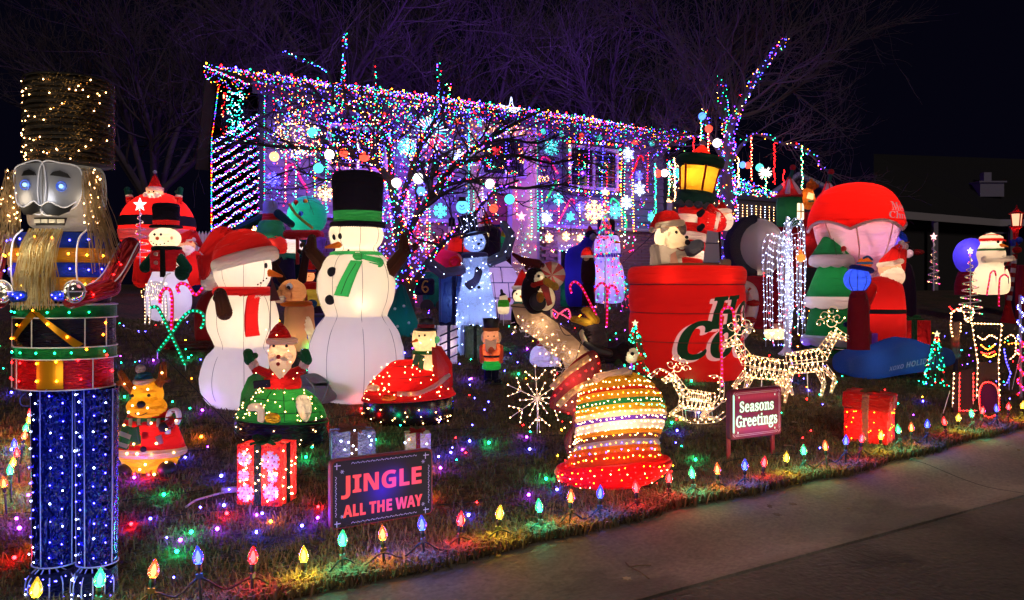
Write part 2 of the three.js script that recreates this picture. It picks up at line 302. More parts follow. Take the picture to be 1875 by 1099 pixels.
function solveK(px, py) { for (let d = 3; d < 20; d += 0.005) { const x = (px - CX) / F * d, u = UX * x + UD * d, q = 2.945 + (qOf(x, d) - 2.945) / (edge0(u) + 0.24 - 2.945) * 1.415, y = 0.012 + 0.085 * sm(3.35, 4.05, q); if (EYE - (py - HY) / F * d <= y) return V(x, y, -d); } return V(0, 0, -5); }

// ================= the house =================
const HX = -4.54, HD = 14.76, TH = Math.atan2(UD, UX);
// facade coordinates: u to the right along the front, y up, off outwards
const hp = (u, y, off = 0) => V(HX + UX * u + UD * off, y, -(HD + UD * u - UX * off));
function onWall(px, py, off = 0.05) {                  // the place of the front wall seen at a place of the photograph
  const t = (px - CX) / F, ox = HX + UD * off, od = HD - UX * off;
  const u = (t * od - ox) / (UX - t * UD), d = od + UD * u;
  return { u, y: EYE - (py - HY) / F * d, d, p: V(ox + UX * u, EYE - (py - HY) / F * d, -d) };
}
function onSide(px, py, off = 0.05) {                  // likewise on the gable wall at the left end; s goes back from the corner
  const t = (px - CX) / F, ox = HX - UX * off, od = HD - UD * off;
  const s = (t * od - ox) / (-UD - t * UX), d = od + UX * s;
  return { s, y: EYE - (py - HY) / F * d, d, p: V(ox - UD * s, EYE - (py - HY) / F * d, -d) };
}
const GY = 1.22, EAVE = 5.05, RIDGE = 6.0, RB = 3.2, BACK = 4.0, HL = 9.8, LEDGE = 2.76;
const siding = std(0x625b70, 0.75), trim = std(0x98949e, 0.6), dark = std(0x1a1a22, 0.8), shingle = std(0x2a2624, 0.95);
function hbox(u0, u1, y0, y1, z0, z1, r = 0) { const g = r ? new RoundedBoxGeometry(u1 - u0, y1 - y0, z1 - z0, 1, r) : new THREE.BoxGeometry(u1 - u0, y1 - y0, z1 - z0); return g.translate((u0 + u1) / 2, (y0 + y1) / 2, (z0 + z1) / 2); }
function laps(u0, u1, y0, y1, z = 0, pitch = 0.165) { const out = []; for (let y = y0; y < y1 - 0.01; y += pitch) { const g = new THREE.BufferGeometry(), yt = Math.min(y1, y + pitch), o = 0.034; g.setAttribute('position', new THREE.Float32BufferAttribute([u0, y, z + o, u1, y, z + o, u1, yt, z + 0.003, u0, y, z + o, u1, yt, z + 0.003, u0, yt, z + 0.003, u0, y, z, u1, y, z, u1, y, z + o, u0, y, z, u1, y, z + o, u0, y, z + o], 3)); g.computeVertexNormals(); out.push(g); } return out; }
const house = W('house', 'split level house with lap siding covered in coloured string lights', 'house');
house.position.set(HX, 0, -HD); house.rotation.y = TH; house.world = true;
{
  const wR = [onWall(1046, 270), onWall(1128, 345)], wL = [onWall(606, 232), onWall(704, 312)], ent = [onWall(862, 228), onWall(978, 420)];
  const eu0 = ent[0].u, eu1 = ent[1].u;
  // walls
  add(house, 'wall', [hbox(0, HL, GY - 0.6, EAVE, -BACK + 0.02, -0.01), hbox(HL + 0.002, 14.4, GY - 0.6, 3.75, -6, -0.6)], std(0x8f898c, 0.9));
  add(house, 'siding', [laps(0.06, eu0 - 0.1, LEDGE + 0.05, EAVE), laps(eu1 + 0.1, HL - 0.06, LEDGE + 0.05, EAVE), laps(HL, 14.4, GY, 3.7, -0.6)], siding, { stuff: true });
  { // gable end siding, turned round the corner
    const gs = laps(0, BACK, GY, EAVE + 0.001, 0).map((g) => g); let y = EAVE; for (; y < RIDGE; y += 0.125) { const k = (RIDGE - y) / (RIDGE - EAVE); gs.push(...laps(RB * (1 - k), RB + (BACK - RB) * k, y, Math.min(RIDGE, y + 0.125), 0)); }
    const g = join(gs); g.applyMatrix4(new THREE.Matrix4().makeBasis(V(0, 0, -1), V(0, 1, 0), V(-1, 0, 0)));
    add(house, 'gable_siding', g, siding, { stuff: true });
  }
  for (const [a, b] of [[-0.03, 0.06], [HL - 0.06, HL + 0.04]]) add(house, 'corner_board', hbox(a, b, GY, EAVE, -0.06, 0.03), dark);
  // roof: front slope, short back slope, overhangs, fascia
  const sl = (RIDGE - EAVE) / RB, oh = 0.4;
  const slope = (u0, u1, y0, z0, y1, z1, t) => { const g = new THREE.BufferGeometry(), a = [u0, y0, z0], b = [u1, y0, z0], c = [u1, y1, z1], d = [u0, y1, z1], dn = (p) => [p[0], p[1] - t, p[2]]; const q = (p1, p2, p3, p4) => [...p1, ...p2, ...p3, ...p1, ...p3, ...p4]; g.setAttribute('position', new THREE.Float32BufferAttribute([...q(a, b, c, d), ...q(dn(d), dn(c), dn(b), dn(a)), ...q(dn(a), dn(b), b, a), ...q(dn(b), dn(c), c, b), ...q(dn(d), dn(a), a, d), ...q(dn(c), dn(d), d, c)], 3)); g.computeVertexNormals(); return g; };
  add(house, 'roof', [slope(-0.25, HL + 0.3, EAVE - oh * sl + 0.1, oh, RIDGE + 0.1, -RB, 0.1), slope(-0.25, HL + 0.3, RIDGE + 0.1, -RB, EAVE - 0.9, -BACK - 0.3, 0.1), slope(HL + 0.31, 14.7, 3.72, 0.0, 5.15, -3.4, 0.1), slope(HL + 0.31, 14.7, 5.15, -3.4, 3.6, -6.3, 0.1)], shingle);
  add(house, 'fascia', [hbox(-0.25, HL + 0.3, EAVE - 0.22, EAVE - 0.02, oh + 0.003, oh + 0.03), hbox(HL + 0.31, 14.7, 3.5, 3.68, 0.003, 0.03)], std(0x3a3844, 0.7));
  add(house, 'gutter', K([-0.3, -(EAVE - 0.03), oh + 0.09], [HL + 0.35, -(EAVE - 0.03), oh + 0.09], 0.05, 0.05, 10), std(0x3a3844, 0.6));
  // brick base and ledge
  add(house, 'ledge', [hbox(-0.02, eu0 - 0.1, LEDGE - 0.02, LEDGE + 0.05, 0.003, 0.15, 0.01), hbox(eu1 + 0.1, HL + 0.02, LEDGE - 0.02, LEDGE + 0.05, 0.003, 0.15, 0.01)], trim);
  { const br = [], bm = std(0x7a625e, 0.95); let row = 0; for (let y = GY - 0.1; y < LEDGE - 0.06; y += 0.075, row++) for (let u = (row % 2) * 0.11; u < HL - 0.25; u += 0.222) if ((u + 0.2 < eu0 - 0.1 || u > eu1 + 0.1) && !(u + 0.2 > onWall(1022, 480).u && u < onWall(1062, 480).u && y > 1.7 && y < 2.55)) br.push(hbox(u, u + 0.208, y, y + 0.063, 0, 0.07 + rr(0, 0.012))); add(house, 'brick', br, bm, { stuff: true }); }
  // windows
  const win = (w0, w1, o = {}) => {
    const u0 = w0.u, u1 = w1.u, y1 = w0.y, y0 = w1.y, f = 0.07, fr = add(house, 'window', [hbox(u0 - f, u1 + f, y1, y1 + f, 0, 0.07), hbox(u0 - f, u1 + f, y0 - f, y0, 0, 0.07), hbox(u0 - f, u0, y0, y1, 0, 0.07), hbox(u1, u1 + f, y0, y1, 0, 0.07), hbox((u0 + u1) / 2 - 0.03, (u0 + u1) / 2 + 0.03, y0, y1, 0.002, 0.06)], trim);
    for (const [a, b] of [[u0 + 0.02, (u0 + u1) / 2 - 0.04], [(u0 + u1) / 2 + 0.04, u1 - 0.02]]) add(fr, 'pane', hbox(a, b, y0 + 0.02, y1 - 0.02, 0.022, 0.03), std(0x141420, 0.08, 0, { name: 'glass' }));
    if (o.band) add(fr, 'surround', [hbox(u0 - o.band, u1 + o.band, y1 + f + 0.01, y1 + o.band, 0.01, 0.05), hbox(u0 - o.band, u1 + o.band, y0 - o.band, y0 - f - 0.01, 0.01, 0.05), hbox(u0 - o.band, u0 - f - 0.01, y0 - f, y1 + f, 0.01, 0.05), hbox(u1 + f + 0.01, u1 + o.band, y0 - f, y1 + f, 0.01, 0.05)], std(0x15152e, 0.8));
  };
  win(wR[0], wR[1], { band: 0.24 }); win(wL[0], wL[1], { band: 0.2 }); win(onWall(1026, 458), onWall(1060, 497));
  // entrance bay in beige stucco, with a picture window above and the door below
  add(house, 'entrance_bay', hbox(eu0, eu1, GY - 0.4, EAVE - 0.02, 0.003, 0.16), std(0xb59a7c, 0.9));
  const eb = [onWall(884, 248, 0.18), onWall(958, 322, 0.18)];
  const ef = add(house, 'entrance_window', [hbox(eb[0].u - 0.06, eb[1].u + 0.06, eb[0].y, eb[0].y + 0.06, 0.163, 0.22), hbox(eb[0].u - 0.06, eb[1].u + 0.06, eb[1].y - 0.06, eb[1].y, 0.163, 0.22), hbox(eb[0].u - 0.06, eb[0].u, eb[1].y, eb[0].y, 0.163, 0.22), hbox(eb[1].u, eb[1].u + 0.06, eb[1].y, eb[0].y, 0.163, 0.22)], trim);
  add(ef, 'pane', hbox(eb[0].u + 0.002, eb[1].u - 0.002, eb[1].y + 0.002, eb[0].y - 0.002, 0.163, 0.18), std(0x33303a, 0.1));
  const d0 = onWall(889, 352, 0.18), d1 = onWall(928, 352, 0.18);
  const df = add(house, 'door_frame', [hbox(d0.u - 0.1, d0.u, GY, d0.y, 0.163, 0.24), hbox(d1.u, d1.u + 0.1, GY, d0.y, 0.163, 0.24), hbox(d0.u - 0.1, d1.u + 0.1, d0.y + 0.002, d0.y + 0.1, 0.163, 0.24)], trim);
  add(house, 'door', [hbox(d0.u + 0.005, d1.u - 0.005, GY, d0.y - 0.005, 0.163, 0.2), hbox(d0.u + 0.12, d1.u - 0.12, d0.y - 0.9, d0.y - 0.15, 0.201, 0.215)], std(0x6d2a2a, 0.5));
  add(house, 'corner_post', hbox(HL + 0.05, HL + 0.2, GY, 3.5, -0.1, 0.05), trim);
  add(house, 'garage_door', [0, 1, 2, 3].flatMap((i) => [hbox(11.2, 13.9, GY - 0.2 + i * 0.52, GY + 0.3 + i * 0.52, -0.58, -0.53, 0.02)]), std(0xa7a2a4, 0.6));
}
// neighbour's house, far right, and the gabled house between
{
  const nb = W('house', 'dark low neighbouring house with a cupola vent on its roof', 'house');
  const A = at(1600, 380, 27), Bp = at(1830, 404, 31.5), Cp = at(2150, 395, 31);
  const gy = 1.2, seg = (a, b, y0, y1, t = 0.15) => { const l = Math.hypot(b.x - a.x, b.z - a.z), g = new THREE.BoxGeometry(l, y1 - y0, t); g.rotateY(-Math.atan2(b.z - a.z, b.x - a.x)); return g.translate((a.x + b.x) / 2, (y0 + y1) / 2, (a.z + b.z) / 2); };
  const bk = (p, k) => V(p.x + 0.1 * k, p.y, p.z - k);
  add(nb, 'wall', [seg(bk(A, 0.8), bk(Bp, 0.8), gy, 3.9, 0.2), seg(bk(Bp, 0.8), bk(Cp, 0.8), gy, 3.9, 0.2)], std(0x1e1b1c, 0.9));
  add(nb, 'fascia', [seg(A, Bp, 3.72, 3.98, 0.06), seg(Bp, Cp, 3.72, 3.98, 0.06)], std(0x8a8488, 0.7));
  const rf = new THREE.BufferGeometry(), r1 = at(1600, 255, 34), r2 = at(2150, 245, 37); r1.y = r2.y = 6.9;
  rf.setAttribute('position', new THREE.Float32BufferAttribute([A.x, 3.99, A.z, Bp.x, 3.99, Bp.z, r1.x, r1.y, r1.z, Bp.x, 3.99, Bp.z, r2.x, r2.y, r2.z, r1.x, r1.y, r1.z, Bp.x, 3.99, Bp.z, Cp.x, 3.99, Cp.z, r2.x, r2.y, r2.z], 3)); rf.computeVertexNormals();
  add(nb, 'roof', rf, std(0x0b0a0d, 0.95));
  const cp = at(1805, 352, 33);
  const b = (w, h, d, y, c) => new THREE.BoxGeometry(w, h, d).translate(cp.x, cp.y + y, cp.z);
  add(nb, 'cupola', [b(0.95, 0.55, 0.9, 0.05), b(1.1, 0.06, 1.05, 0.36), b(0.3, 0.4, 0.3, 0.58)], std(0x6e6a78, 0.7));
  for (const [x, w] of [[1668, 26], [1720, 24], [1835, 40]]) { const p = at(x, 430, x > 1830 ? 31.2 : 29.6 + (x - 1680) * 0.012); p.z -= 0.4; const fr = add(nb, 'window', [new THREE.BoxGeometry(w / 48, 1.2, 0.08).translate(p.x, 2.9, p.z)], std(0x55505a, 0.7)); add(fr, 'pane', new THREE.BoxGeometry(w / 48 - 0.14, 1.06, 0.04).translate(p.x, 2.9, p.z + 0.05), std(0x0c0c12, 0.1)); }
  for (const x of [1712, 1852]) { const p = at(x, 430, x > 1800 ? 31.3 : 29.2); add(nb, 'porch_post', new THREE.BoxGeometry(0.16, 2.6, 0.16).translate(p.x, 2.45, p.z), std(0x6e6870, 0.7)); }
  const gh = W('house', 'pale trimmed house gable seen behind the toy castle', 'house');
  const g0 = at(1418, 352, 29), g1 = at(1463, 320, 29), g2 = at(1532, 352, 29);
  add(gh, 'wall', E([[g0.x, -g0.y], [g1.x, -g1.y], [g2.x, -g2.y], [g2.x, -1], [g0.x, -1]], 0.3, { z: -29.4, bev: 0 }), std(0x2c2a33, 0.9));
  add(gh, 'rake_board', [C([g0.x, -g0.y, -29], [g1.x, -g1.y, -29], 0.1, 0.1, 4), C([g1.x, -g1.y, -29], [g2.x, -g2.y, -29], 0.1, 0.1, 4)], std(0x9a98a8, 0.7));
}
// white picket fence left of the house
{
  const f = W('picket_fence', 'white picket fence between the round figure and the house corner', 'fence');
  const a = onSide(388, 440).p, D0 = 17.5;
  for (let i = 0; i < 9; i++) { const p = at(346 + i * 6.2, 440, D0); add(f, nm('picket'), E([[p.x - 0.03, -2.55], [p.x, -2.63], [p.x + 0.03, -2.55], [p.x + 0.03, -1.2], [p.x - 0.03, -1.2]], 0.02, { z: p.z, bev: 0 }), std(0xd8d4dc, 0.7)); }
  const p0 = at(342, 440, D0), p1 = at(402, 440, D0);
  add(f, 'rail', [new THREE.BoxGeometry(p1.x - p0.x, 0.07, 0.03).translate((p0.x + p1.x) / 2, 2.4, -D0 - 0.03), new THREE.BoxGeometry(p1.x - p0.x, 0.07, 0.03).translate((p0.x + p1.x) / 2, 1.6, -D0 - 0.03)], std(0xd8d4dc, 0.7));
}
// ================= trees =================
function branchTubes(list, out, n = 5) { for (const [pts, r0, r1] of list) { // tapered tube along points
  const c = new THREE.CatmullRomCurve3(pts), seg = Math.max(2, (pts.length - 1) * (pts.length > 4 ? 2 : 3)), P = [], I = [], Nn = [], fr = c.computeFrenetFrames(seg, false);
  for (let i = 0; i <= seg; i++) { const p = c.getPoint(i / seg), r = lerp(r0, r1, i / seg); for (let j = 0; j < n; j++) { const a = j / n * Math.PI * 2, d = fr.normals[i].clone().multiplyScalar(Math.cos(a)).addScaledVector(fr.binormals[i], Math.sin(a)); P.push(p.x + d.x * r, p.y + d.y * r, p.z + d.z * r); Nn.push(d.x, d.y, d.z); } }
  for (let i = 0; i < seg; i++) for (let j = 0; j < n; j++) { const a = i * n + j, b = i * n + (j + 1) % n; I.push(a, b, a + n, b, b + n, a + n); }
  const g = new THREE.BufferGeometry(); g.setAttribute('position', new THREE.Float32BufferAttribute(P, 3)); g.setAttribute('normal', new THREE.Float32BufferAttribute(Nn, 3)); g.setIndex(I); out.push(g); } return out; }
function grow(out, p, dir, len, r, depth, o) {
  const pts = [p.clone()], n = 4; let q = p.clone(), d = dir.clone();
  for (let i = 0; i < n; i++) { d.add(V(rr(-1, 1), rr(-1, 1) + (o.up || 0), rr(-1, 1)).multiplyScalar(o.wob)).normalize(); q = q.clone().addScaledVector(d, len / n); pts.push(q); }
  out.push([pts, r, r * 0.55]);
  if (depth <= 0) return;
  const k = o.kids[depth] || 3;
  for (let i = 0; i < k; i++) { const t = rr(0.25, 1), j = Math.min(n - 1, Math.floor(t * n)), s = pts[j].clone().lerp(pts[j + 1], t * n - j), nd = d.clone().add(V(rr(-1, 1), rr(-0.7, 1), rr(-1, 1)).multiplyScalar(o.spread)).normalize(); grow(out, s, nd, len * rr(0.45, 0.75), Math.max(o.rmin || 0.003, r * rr(0.4, 0.6)), depth - 1, o); }
}
const bark = std(0x2c2426, 0.95), barkPale = std(0x463b44, 0.95);
function tree(name, label, limbs, o, group) { // limbs: [[points], r0, r1, twig length, twigs]
  const t = W(name, label, 'tree', group); const big = [], small = [];
  for (const [pts, r0, r1, tl, tn] of limbs) { big.push([pts, r0, r1]); for (let i = 0; i < (tn || 0) * (o.many || 1); i++) { const f = rr(0.15, 1), k = Math.min(pts.length - 2, Math.floor(f * (pts.length - 1))), a = pts[k].clone().lerp(pts[k + 1], f * (pts.length - 1) - k), d = pts[k + 1].clone().sub(pts[k]).normalize().add(V(rr(-1, 1), rr(-0.6, 1), rr(-1, 1)).multiplyScalar(o.out || 1)).normalize(); grow(small, a, d, tl * rr(0.6, 1.2), lerp(r0, r1, f) * 0.5, o.depth ?? 2, o); } }
  add(t, 'trunk', branchTubes(big.slice(0, 1), [], 9), o.mat || bark);
  add(t, 'limb', branchTubes(big.slice(1), [], 7), o.mat || bark);
  add(t, 'crown', branchTubes(small, [], 3), o.mat || bark, { stuff: true });
  return t;
}
const poly = (D, ...xy) => { const o = []; for (let i = 0; i < xy.length; i += 2) { const d = Array.isArray(D) ? lerp(D[0], D[1], i / Math.max(1, xy.length - 2)) : D; o.push(at(xy[i], xy[i + 1], d)); } return o; };
const FT = 13.2, frontLimbs = [   // the bare ornamental tree in front of the house
  [poly(FT, 748, 590, 742, 520, 733, 450, 727, 385, 716, 335), 0.13, 0.07],
  [poly([FT, FT - 0.8], 733, 450, 760, 400, 800, 345, 835, 300, 880, 265, 945, 225, 1010, 195), 0.08, 0.015, 0.9, 34],
  [poly([FT, FT - 0.5], 716, 335, 690, 300, 640, 280, 570, 272, 500, 268, 440, 262, 388, 268), 0.06, 0.012, 0.8, 40],
  [poly([FT, FT + 0.6], 716, 335, 715, 290, 700, 240, 660, 205, 590, 185, 520, 195, 465, 225), 0.06, 0.012, 0.8, 44],
  [poly([FT, FT + 0.4], 727, 385, 748, 330, 765, 280, 785, 235, 812, 200, 822, 150), 0.06, 0.012, 0.8, 24],
  [poly([FT, FT - 0.6], 800, 345, 850, 330, 900, 338, 960, 345, 1030, 338, 1080, 350), 0.045, 0.01, 0.8, 36],
  [poly([FT, FT + 0.4], 835, 300, 890, 290, 950, 285, 1010, 300, 1060, 290, 1130, 320), 0.04, 0.01, 0.8, 34],
  [poly([FT, FT - 0.4], 745, 540, 790, 470, 830, 425, 870, 390, 905, 350, 950, 330), 0.06, 0.015, 0.6, 16],
  [poly([FT, FT + 0.3], 716, 335, 680, 320, 640, 322, 590, 330, 540, 310, 490, 330), 0.045, 0.01, 0.7, 28],
  [poly([FT, FT - 0.3], 880, 265, 930, 255, 985, 262, 1040, 240), 0.03, 0.008, 0.7, 20],
];
tree('ornamental_tree', 'dark bare ornamental tree in front of the house with lit trunk', frontLimbs, { many: 0.62, wob: 0.35, spread: 1.0, kids: [0, 3, 3], depth: 2, out: 1.1, rmin: 0.004 });
// tall bare trees behind the house, lit from below
const bigTree = (label, px, D, baseY, top, n, spr) => {
  const p = at(px, 520, D), base = V(p.x, 1.2, p.z), fork = V(p.x + rr(-0.2, 0.2), lerp(1.2, top, 0.38), p.z), limbs = [[[base, base.clone().lerp(fork, 0.5).add(V(0.1, 0, 0)), fork], 0.26, 0.2]];
  for (let i = 0; i < n; i++) { const a = (i + rr(0.1, 0.9)) / n * 6.283, e = rr(0.35, 1), l = (top - fork.y) * rr(0.8, 1.1), end = fork.clone().add(V(Math.cos(a) * l * spr * (1.1 - 0.5 * e), l * e, Math.sin(a) * l * spr * 0.7)); const mid = fork.clone().lerp(end, 0.45).add(V(rr(-0.4, 0.4), rr(-0.2, 0.6), rr(-0.4, 0.4))); limbs.push([[fork.clone().add(V(0, -rr(0, 1.2), 0)), mid, fork.clone().lerp(end, 0.75).add(V(rr(-0.3, 0.3), rr(0, 0.4), 0)), end], 0.1, 0.02, 2.3, 26]); }
  tree('bare_tree', label, limbs, { wob: 0.28, spread: 0.8, up: 0.12, kids: [0, 3, 4], depth: 2, out: 0.9, rmin: 0.007, mat: barkPale });
};
bigTree('tall bare tree standing behind the left half of the house roof', 600, 27, 0, 13.5, 11, 0.85);
bigTree('tall bare tree standing behind the middle of the house roof', 860, 29, 0, 12.0, 10, 0.8);
bigTree('tall bare tree behind the right end of the house roof', 1140, 28, 0, 10.5, 9, 0.7);
bigTree('bare tree standing in the dark left of the house', 290, 24, 0, 9.5, 8, 0.8);
const RT = 19.0, rightLimbs = [   // the tree wrapped in lights right of the house
  [poly(RT, 1338, 520, 1335, 440, 1332, 380, 1330, 310, 1333, 255), 0.2, 0.13],
  [poly([RT, RT - 0.6], 1333, 255, 1345, 215, 1370, 165, 1400, 120, 1432, 80, 1450, 40), 0.09, 0.02, 1.8, 26],
  [poly([RT, RT + 0.4], 1333, 255, 1326, 200, 1320, 140, 1325, 80, 1330, 10), 0.08, 0.025, 1.8, 28],
  [poly([RT, RT - 0.9], 1335, 300, 1380, 245, 1430, 262, 1470, 270, 1510, 310, 1540, 330), 0.05, 0.012, 1.2, 20],
  [poly([RT, RT - 0.9], 1330, 300, 1300, 250, 1290, 200, 1285, 175, 1270, 150), 0.05, 0.012, 1.2, 16],
  [poly([RT, RT - 0.7], 1330, 290, 1290, 250, 1255, 255, 1215, 270, 1190, 300), 0.05, 0.012, 1.1, 18],
  [poly([RT, RT + 0.7], 1326, 220, 1290, 150, 1240, 90, 1200, 40, 1170, 5), 0.06, 0.02, 1.8, 28],
  [poly([RT, RT + 0.9], 1345, 215, 1400, 200, 1460, 160, 1510, 120, 1540, 70), 0.05, 0.015, 1.8, 26],
  [poly([RT, RT + 0.9], 1370, 165, 1420, 150, 1480, 190, 1530, 230), 0.04, 0.012, 1.4, 20],
  [poly([RT, RT + 0.5], 1320, 140, 1360, 90, 1400, 40, 1420, -20), 0.05, 0.015, 1.6, 20],
];
tree('bare_tree', 'bare tree right of the house with light wrapped trunk and branches', rightLimbs, { wob: 0.3, spread: 0.85, up: 0.1, kids: [0, 3, 4], depth: 2, out: 0.9, rmin: 0.005, mat: barkPale });
// ================= lights on the house =================
const wire = std(0x0d1a10, 0.7), wireW = std(0xd0d0d0, 0.5);
const mul = (i) => MULTI[i % MULTI.length];
function stringLight(name, label, group, pts, r, { grow = 1.28, cable = true, thin = wire, dim = 1, big = false, cr = 0.003 } = {}) {
  const o = W(name, label, 'string lights', group), p0 = V(pts[0][0], pts[0][1], pts[0][2]);
  bulbs(o, 'bulbs', pts, r * grow, { dim, big });
  if (cable) { const c = pts.map((p) => [p[0], -p[1] + 0.01, p[2]]); const gs = []; for (let i = 0; i + 1 < c.length; i += 24) { const part = c.slice(i, Math.min(c.length, i + 25)); if (part.length > 1) gs.push(TU(part, cr, { seg: part.length * 2, n: 3 })); } if (gs.length) add(o, 'cable', gs, thin); }
  return o;
}
const sl0 = (RIDGE - EAVE) / RB;
const roofP = (u, t) => hp(u, lerp(EAVE - 0.12 + 0.14, RIDGE + 0.14, t), lerp(0.42, -RB, t));
{
  const net = []; for (let i = 0; i < 1500; i++) { const u = rr(-0.2, HL + 0.25); if (i % 2) { const p = hp(u, EAVE + 0.12 - Math.pow(rnd(), 1.6) * 0.55, 0.46 + rr(0, 0.12)); net.push([p.x, p.y, p.z, mul(Math.floor(rnd() * 10))]); } const t = Math.pow(rnd(), 0.9), p = roofP(u, t); net.push([p.x, p.y, p.z, mul(Math.floor(rnd() * 10))]); }
  { const o = stringLight('roof_light_net', 'dense net of multicoloured mini lights spread over the house roof', null, net, 0.006, { cable: false, dim: 0.75 });
    for (const [u, z, k] of [[2.5, -4.6, 9], [4.5, -4.6, 14], [7, -4.6, 14], [9.5, -4.6, 18]]) { const p = hp(u, RIDGE + 0.5, z); lamp(o, p.x, p.y, p.z, 1, [0.34, 0.12, 1], k); } }
  const ridge = []; for (let i = 0; i <= 34; i++) { const p = roofP(lerp(-0.25, HL + 0.28, i / 34), 1); ridge.push([p.x, p.y + 0.03, p.z, ['y', 'r', 'b', 'g', 'o'][i % 5]]); }
  stringLight('ridge_light_string', 'large coloured bulbs in a row along the house roof ridge', null, ridge, 0.017, { big: true });
  const eave = []; for (let i = 0; i <= 150; i++) { const p = hp(lerp(-0.25, HL + 0.3, i / 150), EAVE - 0.02 - 0.05 * Math.abs(Math.sin(i * 0.6)), 0.56); eave.push([p.x, p.y, p.z, mul(i)]); }
  stringLight('gutter_light_string', 'multicoloured mini lights along the house gutter', null, eave, 0.0075);
  // icicle strands along the eave
  const ice = []; for (let i = 0; i < 70; i++) { const u = lerp(-0.2, HL + 0.25, i / 70), n = 1 + Math.floor(rnd() * 5); for (let k = 0; k < n; k++) { const p = hp(u + rr(-0.01, 0.01), EAVE - 0.1 - k * 0.085, 0.5); ice.push([p.x, p.y, p.z, mul(i * 3 + k)]); } }
  stringLight('icicle_lights', 'short hanging strands of coloured mini lights under the house eave', null, ice, 0.0065, { cable: false });
  // rake and gable
  const rk = []; for (let i = 0; i <= 60; i++) { const t = i / 60, p = hp(-0.3, lerp(EAVE - 0.06, RIDGE + 0.12, t), lerp(0.4, -RB, t)); rk.push([p.x, p.y - rr(0, 0.04), p.z, ['w', 'r', 'p', 'b', 'g', 'b'][i % 6]], [p.x, p.y - rr(0.05, 0.3), p.z, mul(i)]); }
  stringLight('rake_light_string', 'bright strand of lights up the sloping gable edge of the house', null, rk, 0.006, { cable: false });
  // diagonal strands on the gable wall
  for (let k = 0; k < 13; k++) {
    const y0 = 262 + k * 17.5, pts = [];
    for (let i = 0; i <= 96; i++) { const t = i / 96, q = onSide(lerp(388, 474, t), y0 - 52 * t - 0.28 * k * t, 0.07); if (q.y > 1.9 && q.y < RIDGE) pts.push([q.p.x, q.p.y + rr(-0.045, 0.045), q.p.z, ['b', 'c', 't', 'v', 'r', 'g', 'b', 'w', 'b', 'p'][(i + k * 3) % 10]]); }
    stringLight('diagonal_light_strand', 'slanting strand of coloured lights on the end wall of the house', 'slanting light strands on the end wall', pts, 0.0065);
  }
  const col1 = []; for (let y = 160; y < 425; y += 3.2) { const q = onSide(387 + (y < 260 ? (260 - y) * 0.13 : 0), y, 0.08); col1.push([q.p.x, q.p.y, q.p.z, mul(Math.floor(y))]); }
  stringLight('corner_light_string', 'upright strand of coloured lights at the far edge of the end wall', null, col1, 0.0085);
  const col2 = []; for (let y = 182; y < 420; y += 4) { const q = onWall(484, y, 0.06); col2.push([q.p.x, q.p.y, q.p.z, ['g', 'g', 'b', 'g', 'r'][Math.floor(y) % 5]]); }
  stringLight('corner_light_string', 'upright strand of mostly green lights on the front corner of the house', null, col2, 0.007);
  const peak = []; for (let i = 0; i < 170; i++) { const q = onSide(rr(404, 446), rr(166, 250), 0.06); peak.push([q.p.x, q.p.y, q.p.z, q.p.x > onSide(415, 200).p.x ? pick(['c', 'g', 't']) : pick(['r', 'r', 'w'])]); }
  stringLight('gable_light_panel', 'red and icy white light panel in the gable peak', null, peak, 0.008, { cable: false });
  // hanging strands over the front: x, y0, y1, colours
  const drops = [[523, 275, 372, 'rw'], [542, 262, 395, 'gw'], [577, 270, 390, 'gy'], [597, 290, 392, 'g'], [617, 265, 372, 'yr'], [640, 250, 330, 'rw'], [548, 210, 300, 'm'], [700, 300, 430, 'b'], [714, 240, 400, 'm'], [748, 330, 450, 'w'], [764, 330, 462, 'r'], [781, 310, 470, 'wr'], [786, 320, 480, 'gw'], [820, 255, 350, 'g'], [859, 232, 400, 't'], [868, 350, 440, 'g'], [884, 345, 440, 'w'], [897, 340, 400, 'r'], [908, 350, 402, 'wg'], [926, 240, 330, 'b'], [946, 335, 402, 'rw'], [973, 345, 440, 'gw'], [985, 345, 425, 'g'], [993, 350, 420, 'gw'], [1023, 330, 425, 'rw'], [1060, 268, 360, 'm'], [1078, 255, 360, 'v'], [1061, 375, 412, 'y'], [1080, 350, 405, 'm'], [1103, 260, 400, 'b'], [1112, 300, 345, 'r'], [1138, 280, 420, 'o'], [1144, 300, 430, 'gw'], [1158, 262, 420, 'm'], [1186, 280, 350, 'r'], [1160, 330, 425, 'y'], [504, 320, 345, 'b'], [610, 318, 395, 'm'], [655, 255, 315, 'w'], [680, 245, 318, 'rw'], [694, 260, 330, 'o']];
  const cs = { m: null };
  for (const [x, y0, y1, c] of drops) {
    const pts = []; let i = 0; const off = 0.1 + 0.25 * hsh(x, 3, 4096);
    for (let y = y0; y < y1; y += 5.2, i++) { const q = onWall(x + Math.sin(y * 0.05) * 0.8, y, off); pts.push([q.p.x, q.p.y, q.p.z, c === 'm' ? mul(i) : c[i % c.length]]); }
    stringLight('hanging_light_strand', 'upright dotted strand of lights hanging down the house front', 'dotted light strands on the house front', pts, 0.0085);
  }
  // a green rope light round the right half of the front, and along the ledge
  const rope = (pts, c, name, label, off = 0.06, r = 0.009) => { const o = W(name, label, 'rope light'), P = pts.map(([x, y]) => { const q = onWall(x, y, off).p; return [q.x, -q.y, q.z]; }); add(o, 'tube', TU(P, r, { seg: P.length * 8 }), glow(LED[c].map((v) => v * 0.022))); bulbs(o, 'bulbs', along(P.map((p) => [p[0], -p[1], p[2]]), 0.06).map((p) => [...p, c]), r * 0.7, { dim: 0.35 }); return o; };
